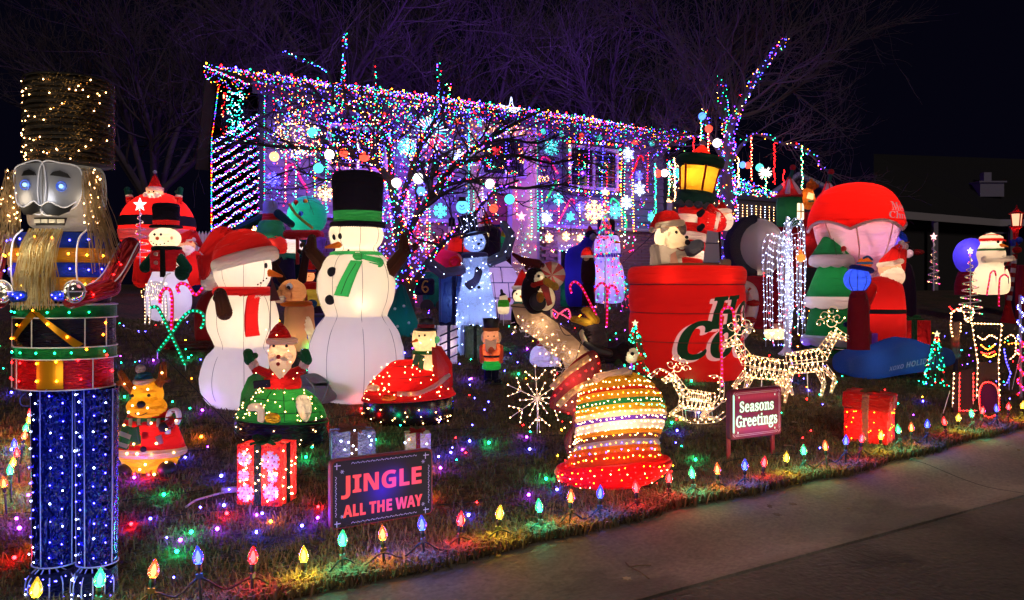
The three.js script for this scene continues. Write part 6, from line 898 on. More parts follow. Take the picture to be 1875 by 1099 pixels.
// ---- tinsel snowman, silver
{
  const o = T('tinsel_snowman_light', 'silver tinsel snowman with a wire top hat and bent arms, full of white lights', 'light up snowman', { px: 868, py: 650 });
  const tin = fab(0xb4c4e8, 0.4), sh = std(0xe4ecff, 0.25, 0.5);
  const bp = [[0, 652], [34, 648], [37, 600], [34, 556], [29, 530], [24, 500], [24, 478], [19, 468], [0, 464]];
  add(o, 'body', L(872, bp), tin); const hd = add(o, 'head', S(869, 443, 20, { sy: 0.95 }), tin);
  { const P = []; const spike = (x, y, z, n) => { const d = V(rr(-1, 1), rr(-1, 1), rr(-1, 1)).add(n).normalize().multiplyScalar(rr(1.5, 4)), e = V(rr(-1, 1), rr(-1, 1), rr(-1, 1)).multiplyScalar(0.5); P.push(x - e.x, -y - e.y, z - e.z, x + e.x, -y + e.y, z + e.z, x + d.x, -y + d.y, z + d.z); }; const rad = (y) => { for (let i = 1; i < bp.length; i++) if (y >= bp[i][1]) return lerp(bp[i][0], bp[i - 1][0], (y - bp[i][1]) / (bp[i - 1][1] - bp[i][1])); return 10; }; for (let i = 0; i < 4200; i++) { const y = rr(466, 648), a = rr(-1.7, 1.7), r = rad(y); spike(872 + Math.sin(a) * r, y, Math.cos(a) * r, V(Math.sin(a), 0, Math.cos(a))); } for (let i = 0; i < 700; i++) { const n = V(rr(-1, 1), rr(-1, 1), rr(-0.2, 1)).normalize(); spike(869 + n.x * 20, 443 - n.y * 19, n.z * 20, n); } const t = new THREE.BufferGeometry(); t.setAttribute('position', new THREE.Float32BufferAttribute(P, 3)); t.computeVertexNormals(); add(o, 'tinsel', t, sh, { stuff: true }); }
  const mesh = fab(0x5a5478, 0.3);
  add(o, 'arm', [C([852, 494, 8], [812, 500, 14], 8, 9), C([812, 500, 14], [790, 484, 16], 11, 10)], mesh); add(o, 'arm', [C([892, 482, 4], [924, 468, 8], 9, 10), C([924, 468, 8], [936, 432, 10], 10, 9), C([936, 432, 10], [922, 412, 12], 9, 7)], fab(0x5a6078, 0.3));
  const hat = add(o, 'hat', [spin(L(862, [[0, 392], [18, 393], [15, 424], [0, 426]], { smooth: false }), 866, 428, 0.22), spin(L(866, [[14, 427], [24, 429], [24, 432], [14, 433]]), 866, 430, 0.22)], fab(0x2a2c40, 0.4)); const hf = []; for (let i = 0; i < 8; i++) { const a = i * 0.785; hf.push(spin(TU([[862 + Math.sin(a) * 15, 424, Math.cos(a) * 15], [862 + Math.sin(a) * 18, 393, Math.cos(a) * 18]], 0.6), 866, 428, 0.22)); } add(hat, 'frame', hf, std(0x8a90c0, 0.4));
  add(o, 'scarf', [R(869, 468, 19, 6, 0, Math.PI / 2), E([[878, 490], [884, 498], [872, 528], [864, 532], [852, 520], [868, 508], [872, 490]], 4, { z: 26, bev: 1.5, smooth: true })], fab(0x443c66, 0.35)); for (const [x, y] of [[876, 492], [878, 526], [878, 551]]) add(o, 'button', S(x, y, 3, { z: 29, sz: 0.6 }), inkm); add(hd, 'eye', S(867, 441, 2, { z: 20 }), inkm); add(hd, 'eye', S(882, 440, 2, { z: 17 }), inkm); add(hd, 'nose', C([877, 448, 19], [880, 447, 26], 2.6, 1), inkm); add(hd, 'mouth', TU([[865, 452, 19], [872, 458, 20], [883, 451, 16]], 0.6), inkm);
  const b = []; for (let i = 0; i < 90; i++) { const y = rr(470, 646), a = rr(-1.4, 1.4), r = 34 * (y > 540 ? 1.08 : 0.8); b.push([872 + Math.sin(a) * r, y, Math.cos(a) * r + 2, 'c']); } for (let i = 0; i < 14; i++) b.push([rr(852, 886), rr(430, 456), 20, 'c']); for (let i = 0; i < 16; i++) b.push([rr(844, 876), rr(394, 426), 20, 'c']); for (const [x, y] of [[792, 478], [800, 490], [815, 502], [910, 470], [926, 462], [934, 450], [938, 434], [932, 418], [918, 408]]) b.push([x, y, 26, 'c']); bulbs(o, 'bulbs', b, 0.9, { dim: 0.7 });
  lamp(o, 872, 600, 0, 34, [0.62, 0.74, 1], 4.2); lamp(o, 872, 520, 0, 26, [0.62, 0.74, 1], 4.2); lamp(o, 869, 443, 0, 19, [0.62, 0.74, 1], 3);
}
{
  const o = T('face_light', 'round blue lit smiling face with a little black hat over the silver snowman', 'light face', { px: 847, D: solve(868, 650) + 0.4 });
  add(o, 'face', S(847, 379, 12, { sz: 0.5 }), glow([0.16, 0.75, 1.6])); add(o, 'hat', [B(846, 364, 12, 7, 6), B(846, 368, 18, 2, 8)], inkm); add(o, 'eye', S(843, 377, 1.2, { z: 6 }), inkm); add(o, 'eye', S(849, 377, 1.2, { z: 6 }), inkm); add(o, 'smile', TU([[841, 381, 6], [846, 385, 6.4], [852, 381, 6]], 0.5), inkm); add(o, 'nose', S(846, 379, 1.4, { z: 6.4 }), fab(0xb02060)); add(o, 'pole', K([847, 390, -2], [847, 640, -2], 1, 1, 6), wire);
}
// ---- igloo with a penguin on top, blue and gift boxes
{
  const o = T('inflatable_igloo', 'lavender inflatable igloo with blue block lines behind the silver snowman', 'inflatable igloo', { px: 905, py: 584 });
  const b = add(o, 'dome', L(905, [[52, 584], [50, 540], [40, 500], [22, 478], [0, 470]]), fab(0xb8a6cc, 0.5)); const ln = []; for (const [r, y] of [[50.6, 545], [45.6, 518], [34, 490]]) ln.push(R(905, y, r, 0.9, 0, Math.PI / 2)); for (const [a, y0, y1, r0, r1] of [[0.2, 545, 584, 50.5, 52], [0.6, 518, 545, 45.5, 50.5], [-0.2, 518, 545, 45.5, 50.5], [0.35, 490, 518, 34.5, 45.5], [0.9, 545, 584, 50.5, 52], [0.05, 480, 490, 22, 34]]) ln.push(TU([[905 + Math.sin(a) * r0, y0, Math.cos(a) * r0 + 0.4], [905 + Math.sin(a) * r1, y1, Math.cos(a) * r1 + 0.4]], 0.9)); add(b, 'block_line', ln, std(0x2a2c7a, 0.8)); lamp(o, 905, 535, 0, 48, [0.85, 0.7, 1], 2.6);
}
{
  const o = T('inflatable_penguin', 'inflatable penguin in a tall red hat standing behind the igloo', 'inflatable penguin', { px: 895, D: solve(905, 584) + 0.9 });
  const b = add(o, 'body', [L(893, [[0, 476], [20, 472], [24, 440], [22, 420], [0, 408]]), S(893, 428, 20)], fab(0x20162e, 0.25)); add(b, 'face', S(893, 428, 14, { z: 10, sx: 0.9, sy: 0.9 }), fab(0xeae2d4, 0.5)); add(b, 'belly', S(893, 455, 10, { z: 18, sy: 1.5, sz: 0.5 }), fab(0xeae2d4, 0.5)); add(b, 'beak', C([894, 431, 22], [894, 432, 28], 2.4, 1), fab(ORG)); add(b, 'scarf', B(896, 437, 10, 5, 4, { z: 21 }), fab(0x50a890)); add(b, 'eye', S(887, 425, 1.3, { z: 22 }), inkm); add(b, 'eye', S(899, 425, 1.3, { z: 22 }), inkm);
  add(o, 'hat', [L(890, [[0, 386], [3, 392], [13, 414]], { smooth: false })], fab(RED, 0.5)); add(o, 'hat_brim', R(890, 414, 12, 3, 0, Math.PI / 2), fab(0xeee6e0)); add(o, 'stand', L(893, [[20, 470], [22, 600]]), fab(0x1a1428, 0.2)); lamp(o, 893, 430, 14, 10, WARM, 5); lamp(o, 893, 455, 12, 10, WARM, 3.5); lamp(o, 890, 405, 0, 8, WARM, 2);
}
{
  const o = T('inflatable_santa', 'inflatable Santa raising a dark mitten behind the silver snowman', 'inflatable Santa', { px: 842, D: solve(905, 584) + 0.6 });
  add(o, 'body', L(842, [[0, 600], [24, 596], [24, 480], [18, 440], [0, 432]]), fab(RED, 0.5)); add(o, 'belt', L(842, [[23.5, 462], [24.4, 470]], { smooth: false }), inkm); const a = add(o, 'arm', C([838, 448, 6], [830, 428, 10], 8, 7), fab(RED, 0.5)); add(a, 'cuff', C([829, 424, 10], [828, 420, 10], 7, 7), fab(0xe0d8ea)); add(a, 'mitten', C([828, 414, 10], [828, 404, 10], 6, 6), fab(0x18102a, 0.3)); lamp(o, 842, 455, 0, 18, WARM, 3);
}
{
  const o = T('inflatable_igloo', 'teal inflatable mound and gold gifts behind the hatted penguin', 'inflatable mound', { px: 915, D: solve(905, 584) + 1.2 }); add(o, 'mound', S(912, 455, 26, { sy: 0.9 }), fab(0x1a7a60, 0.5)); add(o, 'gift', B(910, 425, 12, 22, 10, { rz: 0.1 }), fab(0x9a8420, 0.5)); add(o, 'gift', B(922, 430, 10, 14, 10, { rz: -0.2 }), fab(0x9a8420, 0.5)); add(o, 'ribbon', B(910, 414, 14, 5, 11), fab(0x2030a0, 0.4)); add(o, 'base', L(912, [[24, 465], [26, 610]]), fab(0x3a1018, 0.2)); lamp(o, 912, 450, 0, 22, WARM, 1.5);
}
{
  const o = T('inflatable_locomotive', 'inflatable toy locomotive in pink and teal with a number on its flank', 'inflatable locomotive', { px: 810, D: 13.6 });
  add(o, 'boiler', C([798, 474, 0], [832, 480, 26], 20, 18), fab(0xb81a50, 0.5)); const f = add(o, 'front', S(836, 481, 15, { z: 34, sz: 0.4 }), fab(0xc89a98, 0.5)); add(f, 'ring', R(836, 481, 9, 2.6, 41), fab(RED)); add(o, 'cab', B(796, 530, 46, 64, 40, { r: 8 }), fab(0x16605e, 0.4)); const nn = add(o, 'number_plate', B(780, 525, 36, 30, 30, { r: 5, z: 14 }), fab(0x141238, 0.3)); add(nn, 'number', [TU([[787, 516, 30], [781, 515, 30], [777, 522, 30], [777, 530, 30], [782, 535, 30], [787, 530, 30], [783, 525, 30], [778, 527, 30]], 1.6)], fab(0xb89a50)); add(o, 'chimney', [L(806, [[9, 458], [8, 450], [12, 446], [10, 440], [0, 438]], { z: 6 })], fab(RED, 0.5)); for (const x of [784, 812]) add(o, 'wheel', [K([x, 560, 14], [x, 560, 24], 12, 12, 24)], std(0x141018)); lamp(o, 812, 477, 10, 18, [1, 0.5, 0.7], 2.6); lamp(o, 796, 520, 0, 20, WARM, 1.2); lamp(o, 809, 449, 6, 8, WARM, 1.5);
}
const ribbon = (x, y, w, h, d, bw) => [B(x, y, bw, h + 1, 0.8, { z: d / 2 + 0.5, r: 0 }), B(x, y, bw, h + 1, 0.8, { z: -d / 2 - 0.5, r: 0 }), B(x + w / 2 + 0.5, y, 0.8, h + 1, bw, { r: 0 }), B(x - w / 2 - 0.5, y, 0.8, h + 1, bw, { r: 0 }), B(x, y - h / 2 - 0.5, bw, 0.8, d + 1.6, { r: 0 }), B(x, y - h / 2 - 0.7, w + 1.6, 0.8, bw, { r: 0 })];
function gift(name, label, { px, py, D, w, h, d = w * 0.8, ry = 0.4, c, rc, tr = 0.4, k = 0, bow = true, deco, pat, group }) {
  const o = T(name, label, 'gift box', { px, py, D, group }), y1 = o.by, m = fab(c, tr, pat), bw = w * 0.17;
  const b = add(o, 'box', yaw(B(px, y1 - h / 2, w, h, d, { r: 1.6 }), px, ry), m);
  add(o, 'ribbon', ribbon(px, y1 - h / 2, w, h, d, bw).map((g) => yaw(g, px, ry)), fab(rc, 0.6));
  if (bow) add(o, 'bow', [S(px - w * 0.17, y1 - h - w * 0.07, w * 0.17, { sy: 0.55, sz: 0.5, rz: -0.3 }), S(px + w * 0.17, y1 - h - w * 0.07, w * 0.17, { sy: 0.55, sz: 0.5, rz: 0.3 }), S(px, y1 - h - w * 0.04, w * 0.07), C([px, y1 - h - 2, 4], [px - w * 0.24, y1 - h - 1, d * 0.4], w * 0.05, w * 0.04), C([px, y1 - h - 2, 4], [px + w * 0.24, y1 - h - 1, d * 0.4], w * 0.05, w * 0.04)], fab(rc, 0.35));
  if (k) lamp(o, px, y1 - h / 2, 0, w * 0.45, WARM, k);
  if (deco) deco(o, px, y1, w, h, d, ry);
  return o;
}
const frontPt = (px, y1, w, h, d, ry, fx, fy, off = 1.5, side = 0) => { const x = side ? w / 2 + off : fx * w / 2, z = side ? fx * d / 2 : d / 2 + off; return [px + x * Math.cos(ry) + z * Math.sin(ry), y1 - h * fy, -x * Math.sin(ry) + z * Math.cos(ry)]; };
gift('inflatable_gift', 'large plain blue inflatable gift leaning behind the silver snowman', { px: 828, py: 592, w: 44, h: 86, c: 0x3a5cc0, rc: 0x2a3a8a, tr: 0.5, k: 3, ry: 0.25, bow: false });
gift('gift_box_light', 'white gift bag with navy diagonal stripes beside the red bumper car', { px: 816, py: 666, w: 36, h: 70, d: 26, c: 0xd8d0f0, rc: 0x151a5a, k: 5, ry: 0.5, deco: (o, px, y1, w, h, d, ry) => add(o, 'stripe', [0.15, 0.38, 0.6, 0.82].flatMap((f) => [0, 1].map((s) => { const a = frontPt(px, y1, w, h, d, ry, -0.95, f - 0.08, 1, s), b = frontPt(px, y1, w, h, d, ry, 0.95, f + 0.1, 1, s); return C(a, b, 1.5, 1.5, 6); })), std(0x14184a, 0.7)) });
gift('gift_box_light', 'grey green gift box with a black bow left of the small nutcracker', { px: 868, py: 655, w: 34, h: 58, d: 26, c: 0x6a7866, rc: 0x2a3030, k: 2, ry: 0.2 });
gift('inflatable_gift', 'teal inflatable gift with a purple ribbon and dark bow beside the lollipop', { px: 1050, py: 562, w: 42, h: 54, c: 0x16685e, rc: 0x5a54c0, tr: 0.45, k: 2.6, ry: -0.3 });
gift('inflatable_gift', 'dark red inflatable gift half hidden behind the teal gift', { px: 1072, py: 556, w: 30, h: 44, c: 0x901420, rc: 0x5a0c14, k: 1.5, ry: 0.2 });
const flakeOn = (o, p, r, ry) => { const g = flakeGeo(r, r * 0.13, 1).map((x) => x.rotateY(ry).translate(p[0], -p[1], p[2])); return g; };
const glitter = (c1, c2) => { const t = tex(128, 128, () => (rnd() < 0.35 ? c2 : c1), { srgb: true, rx: 2, ry: 2 }); return t; };
gift('gift_box_light', 'tall glittering red gift with white snowflakes and green ribbon before the green car', { px: 489, py: 918, w: 84, h: 108, d: 66, ry: -0.22, c: 0xffffff, pat: glitter([0.75, 0.08, 0.09], [0.95, 0.4, 0.38]), rc: 0x12402c, tr: 0.5, k: 12, deco: (o, px, y1, w, h, d, ry) => { const g = []; for (const [fx, fy, r] of [[-0.62, 0.78, 13], [0.6, 0.75, 17], [-0.55, 0.2, 15], [0.62, 0.24, 14], [-0.65, 0.5, 10], [0.7, 0.48, 9]]) g.push(...flakeOn(o, frontPt(px, y1, w, h, d, ry, fx, fy, 1), r, ry)); add(o, 'snowflake', g, std(0xf0e4e4, 0.6)); const b = []; for (let i = 0; i < 36; i++) b.push([...frontPt(px, y1, w, h, d, ry, rr(-0.95, 0.95), rr(0.04, 0.96), 2), 'w']); for (let i = 0; i < 14; i++) b.push([...frontPt(px, y1, w, h, d, ry, rr(-0.9, 0.9), rr(0.04, 0.96), 2, 1), 'w']); bulbs(o, 'bulbs', b, 2); } });
gift('gift_box_light', 'glittering silver blue gift with a copper ribbon behind the sign', { px: 645, py: 842, w: 78, h: 54, d: 56, ry: 0.3, c: 0xffffff, pat: glitter([0.22, 0.25, 0.34], [0.62, 0.66, 0.78]), rc: 0x8a5a44, tr: 0.3, k: 7, deco: (o, px, y1, w, h, d, ry) => { const b = [[656, 782, 36, 'c'], [655, 808, 44, 'c'], [686, 800, 34, 'c']]; for (let i = 0; i < 8; i++) b.push([...frontPt(px, y1, w, h, d, ry, rr(-0.9, 0.9), rr(0.1, 0.9), 2), 'c']); bulbs(o, 'bulbs', b, 1.9); } });
gift('gift_box_light', 'small white and red gift with a red bow at the right end of the sign', { px: 764, py: 828, w: 46, h: 36, d: 36, ry: 0.2, c: 0xb8b8a0, rc: 0xa01818, tr: 0.3, k: 2, deco: (o) => bulbs(o, 'bulbs', [[745, 806, 26, 'c'], [752, 800, 26, 'w'], [784, 808, 26, 'c'], [770, 818, 28, 'w']], 1.8) });
// ---- small lit figures
{
  const o = T('nutcracker_light', 'small upright lit nutcracker with an orange coat and black hat', 'light up nutcracker', { px: 900, py: 702 });
  add(o, 'hat', L(899, [[0, 582], [15, 583], [13, 604], [0, 606]], { smooth: false }), std(0x140c10, 0.5)); add(o, 'hat_band', L(899, [[14, 600], [15.4, 603], [14, 606]]), fab(0xc87830)); const h = add(o, 'head', L(899, [[13, 605], [15, 614], [14, 626], [0, 632]]), fab(0xe0a080, 0.55)); add(h, 'beard', E([[889, 620], [899, 624], [910, 620], [908, 640], [899, 650], [890, 640]], 8, { z: 13, bev: 2 }), fab(0xf0e6da, 0.6)); add(h, 'eye', S(894, 615, 1.4, { z: 14 }), inkm); add(h, 'eye', S(905, 615, 1.4, { z: 14 }), inkm); add(h, 'hair', [S(886, 618, 5, { sy: 2 }), S(913, 618, 5, { sy: 2 })], fab(0xe0d0c0));
  const b = add(o, 'coat', L(900, [[16, 630], [18, 640], [16, 652], [15, 660], [0, 662]]), fab(0xd86a40, 0.55)); add(b, 'belt', L(900, [[16.6, 650], [16.2, 654]], { smooth: false }), inkm); for (const s of [-1, 1]) add(o, 'arm', [C([900 + s * 17, 636, 2], [900 + s * 17, 658, 4], 5, 4.5), S(900 + s * 17, 661, 4.5, { z: 4 })], fab(0xd86a40, 0.5)); add(o, 'tunic', L(900, [[15, 661], [17, 668], [16, 676], [0, 678]]), fab(0x1fae4e, 0.55)); for (const s of [-1, 1]) add(o, 'leg', [C([900 + s * 7, 678, 0], [900 + s * 7, 696, 0], 7, 6.5), S(902 + s * 9, 697, 8, { z: 5, sy: 0.6 })], fab(0x14102a, 0.25)); add(o, 'foot_base', L(900, [[18, 699], [19, 703], [0, 704]]), std(0x100c14)); lamp(o, 900, 644, 0, 14, WARM, 7); lamp(o, 899, 615, 0, 12, WARM, 5); lamp(o, 900, 669, 0, 13, WARM, 5);
}
{
  const o = T('penguin_light', 'small lit penguin in a green jumper hanging before the igloo', 'light up penguin', { px: 922, D: solve(905, 584) - 0.8 });
  add(o, 'body', L(922, [[0, 576], [9, 574], [11, 562], [8, 550], [7, 542], [0, 538]]), fab(0xe4dccc, 0.5)); add(o, 'jumper', L(922, [[11, 562], [10.5, 554], [8.6, 549]]), fab(0x3a9a30, 0.5)); add(o, 'head', S(921, 543, 6.5), fab(0x18121c, 0.3)); add(o, 'hat', C([919, 537, 0], [918, 532, 0], 3, 2.5), inkm); add(o, 'wing', S(932, 550, 3, { sy: 1.6 }), fab(RED)); add(o, 'pole', K([922, 574, -1], [922, 600, -1], 0.8, 0.8, 6), wireW); lamp(o, 922, 560, 0, 9, WARM, 6);
}
{
  const o = T('inflatable_penguin', 'inflatable penguin face with a red hat peeking out left of the slide', 'inflatable penguin', { px: 950, D: 12.8 });
  const h = add(o, 'head', S(954, 540, 17), fab(0x16101a, 0.3)); add(h, 'face', S(953, 542, 14, { z: 6 }), fab(0xf0e4d0, 0.55)); add(h, 'hat', L(956, [[0, 492], [6, 502], [15, 522], [16, 526]]), fab(RED)); add(h, 'brim', R(955, 527, 15, 4, 0, Math.PI / 2), fab(0xe8e0dc)); add(h, 'eye', S(946, 538, 1.6, { z: 19 }), inkm); add(h, 'beak', C([954, 543, 19], [956, 545, 25], 2.4, 1), fab(ORG)); add(o, 'scarf', B(948, 555, 16, 6, 8, { z: 16 }), fab(0x50a890)); add(o, 'body', L(954, [[13, 552], [18, 575], [18, 640]]), fab(0x16101a, 0.2)); lamp(o, 953, 541, 10, 11, WARM, 5); lamp(o, 956, 510, 0, 9, WARM, 2);
}
{
  const o = T('inflatable_snowman', 'white round snowman base with a red scarf end under the ice slide', 'inflatable snowman', { px: 998, py: 670 });
  add(o, 'body', L(998, [[0, 672], [24, 668], [28, 652], [20, 636], [0, 630]]), fab(0xcfc2d8, 0.5)); add(o, 'scarf', L(998, [[12, 620], [16, 628], [14, 636]]), fab(RED)); add(o, 'chest', S(998, 612, 16), fab(0xcfc2d8, 0.5)); lamp(o, 998, 652, 0, 22, LAV, 3);
}
{
  const o = T('inflatable_penguin', 'blue inflatable penguin in a red hat standing behind the teal gift', 'inflatable penguin', { px: 1062, D: 15 });
  add(o, 'body', L(1060, [[0, 560], [22, 556], [26, 500], [22, 460], [0, 448]]), fab(0x2a24a0, 0.4)); const h = add(o, 'head', S(1082, 432, 11), fab(0x1a1230, 0.3)); add(h, 'face', S(1084, 434, 7, { z: 6 }), fab(0xa098b8)); add(h, 'hat', L(1080, [[0, 412], [4, 418], [8, 428]], { smooth: false }), fab(RED)); add(h, 'beak', C([1090, 436, 8], [1095, 438, 9], 2, 1), fab(ORG)); add(o, 'neck', C([1068, 458, 0], [1080, 436, 0], 14, 9), fab(0x2a24a0, 0.4)); lamp(o, 1060, 505, 0, 22, [0.6, 0.6, 1], 2.4);
}
{
  const o = T('penguin_light', 'small lit figure in a red stocking cap left of the ornament cone', 'light up figure', { px: 1077, D: 14 });
  add(o, 'body', L(1077, [[0, 520], [12, 516], [13, 490], [9, 472], [0, 468]]), fab(0x30141a, 0.3)); add(o, 'cap', [L(1074, [[0, 452], [7, 458], [10, 466], [9, 470]]), C([1078, 456, 0], [1084, 466, 2], 4, 3)], fab(RED)); add(o, 'brim', R(1075, 470, 9, 2.6, 0, Math.PI / 2), fab(0xeee6e0)); add(o, 'face', S(1075, 476, 7, { z: 4 }), fab(0xd8b090)); lamp(o, 1075, 466, 4, 7, WARM, 5); add(o, 'stand', L(1077, [[10, 516], [12, 560]]), fab(0x201018, 0.2));
}
// ---- lavender snowman and the cone of strung ornaments
{
  const o = T('inflatable_snowman', 'lavender lit inflatable snowman with a navy hat behind the cone of ornaments', 'inflatable snowman', { px: 1112, py: 553 });
  add(o, 'body', L(1112, [[0, 556], [28, 552], [32, 520], [28, 490], [22, 478], [24, 460], [22, 440], [16, 430], [0, 428]]), fab(0xc8b8ec, 0.55)); tophat(o, 1110, 430, 16, 402, 16, { band: 0x3a2a90, brim: 1.3 }); add(o, 'scarf', R(1112, 468, 23, 3.5, 0, Math.PI / 2), fab(0x5a3aa0)); add(o, 'nose', C([1124, 444, 20], [1132, 446, 26], 3, 1), fab(ORG)); add(o, 'eye', S(1104, 440, 2, { z: 21 }), inkm); add(o, 'eye', S(1117, 440, 2, { z: 21 }), inkm); lamp(o, 1112, 515, 0, 28, [0.72, 0.6, 1], 4); lamp(o, 1112, 452, 0, 20, [0.8, 0.66, 1], 4);
}
{
  const o = T('ornament_cone_tree', 'tall cone of wires strung with round coloured bulbs and a star on top', 'string light tree', { px: 1110, D: solve(1112, 553) - 0.9 });
  const fr = [], b = []; for (let i = 0; i < 12; i++) { const a = i / 12 * 6.283; fr.push(K([1108, 378, 0], [1112 + Math.sin(a) * 52, 590, Math.cos(a) * 52], 0.5, 0.5, 4)); for (let t = 0.05; t < 0.98; t += rr(0.045, 0.075)) { b.push([lerp(1108, 1112 + Math.sin(a) * 52, t) + rr(-2, 2), lerp(378, 590, t), Math.cos(a) * 52 * t, pick(['r', 'g', 'b', 'r', 't', 'p', 'o', 'g'])]); } } add(o, 'wires', fr, std(0xbab4c8, 0.4)); add(o, 'pole', K([1108, 600, 0], [1108, 366, 0], 1.2, 1, 6), wireW); bulbs(o, 'bulbs', b, 1.9, { dim: 0.12, big: true });
  const sp = []; for (let i = 0; i < 10; i++) { const a = i * Math.PI / 5, r = i % 2 ? 4 : 9; sp.push([1108 + Math.sin(a) * r, 352 - Math.cos(a) * r]); } add(o, 'star', E(sp, 3, { bev: 0.8 }), glow([1.6, 1.1, 0.8])); bulbs(o, 'top_bulbs', Array.from({ length: 30 }, () => [1108 + rr(-7, 7), rr(362, 392), rr(-5, 8), pick(['o', 'r', 'w', 'g'])]), 1.2);
  lamp(o, 1108, 352, 10, 10, WARM, 2);
}
for (const [pts, l, px, py] of [[[[1046, 536], [1044, 524], [1052, 516], [1062, 522], [1078, 550], [1092, 578]], 'red rope light candy cane hooked left in the group by the teal gift', 1092, 586], [[[1086, 566], [1078, 552], [1092, 526], [1102, 518], [1110, 524], [1112, 534]], 'red rope light candy cane hooked right in the group by the teal gift', 1086, 576], [[[1111, 598], [1112, 560], [1113, 532], [1119, 523], [1127, 526], [1130, 540]], 'upright red rope light candy cane right of the crossed pair before the lavender snowman', 1111, 604]]) cane('candy_cane_light', l, null, pts, 'r', { px, py, r: 2.2 });
{ // small red wire bow
  const o = T('bow_light', 'small red rope light bow on the grass behind the slide', 'bow light', { px: 1030, py: 586 }); const P = [[1022, 576], [1040, 566], [1044, 584], [1024, 574], [1018, 584], [1010, 566], [1022, 574]].map((p) => [...p, 0]); add(o, 'tube', TU(P, 1.4, { seg: 40 }), glow([1.2, 0.1, 0.16])); bulbs(o, 'bulbs', along(P, 5).map((p) => [...p, 'p']), 1.2, { dim: 0.3 });
}
function wireTree(label, px, py, w, h, seedBulbs = 70, lean = 0) {
  const o = T('wire_tree_light', label, 'wire tree light', { px, py }), y0 = o.by - h * 0.06, y1 = o.by - h, fr = [], b = [];
  const prof = [[0.0, 0], [0.42, 0.3], [0.26, 0.3], [0.68, 0.62], [0.45, 0.62], [1, 1]];
  for (let i = 0; i < 8; i++) { const a = i * 0.785; fr.push(TU(prof.map(([r, t]) => [px + lean * (1 - t) + Math.sin(a) * r * w / 2, lerp(y1, y0, t), Math.cos(a) * r * w / 2]), 0.8, { seg: 20, n: 4 })); } for (const t of [0.3, 0.62, 1]) fr.push(R(px + lean * (1 - t), lerp(y1, y0, t), w / 2 * [0.42, 0.68, 1][[0.3, 0.62, 1].indexOf(t)], 0.7, 0, Math.PI / 2)); add(o, 'frame', fr, std(0x0e3a20, 0.6)); add(o, 'pole', K([px, o.by, 0], [px + lean, y1, 0], 1, 1, 6), wire);
  for (let i = 0; i < seedBulbs; i++) { const t = rnd(), a = rr(0, 6.283), f = t < 0.3 ? lerp(0.05, 0.42, t / 0.3) : t < 0.62 ? lerp(0.28, 0.68, (t - 0.3) / 0.32) : lerp(0.45, 1, (t - 0.62) / 0.38); b.push([px + lean * (1 - t) + Math.sin(a) * f * w / 2, lerp(y1, y0, t), Math.cos(a) * f * w / 2, rnd() < 0.14 ? 'r' : 'g']); } bulbs(o, 'bulbs', b, 1.5, { dim: 0.8 });
  const sp = []; for (let i = 0; i < 10; i++) { const a = i * Math.PI / 5, r = i % 2 ? 3 : 6.5; sp.push([px + lean + Math.sin(a) * r, y1 - 4 - Math.cos(a) * r]); } add(o, 'star', E(sp, 2, { bev: 0.6 }), glow([1.2, 0.9, 0.5])); lamp(o, px, lerp(y1, y0, 0.6), w * 0.6, 20, [0.3, 1, 0.5], 0.5);
  return o;
}
wireTree('green wire tree light between the sliding penguin and the red mug', 1163, 700, 62, 104, 90);
// dark teal dotted inflatable tree behind the tall snowman
{
  const o = T('inflatable_tree', 'dark teal inflatable tree with pale dots behind the tallest snowman', 'inflatable tree', { px: 735, D: 11.2 });
  add(o, 'tier', L(735, [[0, 520], [6, 524], [38, 610], [36, 640], [0, 646]], { smooth: false }), fab(0x0f5e62, 0.4)); const g = []; for (const [x, y] of [[726, 565], [742, 560], [752, 590], [733, 596], [716, 606], [758, 610]]) g.push(S(x, y, 2.5, { z: 8 + (y - 524) * 0.42 - Math.abs(x - 735) * 0.5 })); add(o, 'dot', g, std(0xc8d0d8)); lamp(o, 735, 600, 0, 28, [0.7, 1, 1], 1.6);
}
// wire snowflake burst on the grass
{
  const o = T('wire_snowflake_light', 'large spiky wire snowflake with warm white bulbs standing on the grass', 'snowflake light', { px: 984, py: 796 });
  const fr = [], b = []; const arm = (x, y, a, l, d) => { const ex = x + Math.cos(a) * l, ey = y + Math.sin(a) * l; fr.push(K([x, y, rr(-4, 4)], [ex, ey, rr(-6, 8)], 0.7, 0.6, 5)); for (let t = 0.3; t <= 1; t += 0.35) b.push([lerp(x, ex, t), lerp(y, ey, t), rr(0, 8), 'w']); if (d > 0) for (const e of [-0.8, 0.8]) { arm(lerp(x, ex, 0.55), lerp(y, ey, 0.55), a + e, l * 0.42, d - 1); } };
  for (let i = 0; i < 6; i++) arm(984, 730, i * Math.PI / 3 + 0.45, 60, 1); for (let i = 0; i < 6; i++) arm(984, 730, i * Math.PI / 3 + 0.97, 32, 0); add(o, 'frame', fr, std(0xd8ccc0, 0.4)); add(o, 'stake', K([984, 730, -2], [984, 800, -2], 1, 0.8, 6), wireW); bulbs(o, 'bulbs', b, 1.5, { dim: 0.9 }); lamp(o, 984, 730, 20, 30, WARM, 0.8);
}
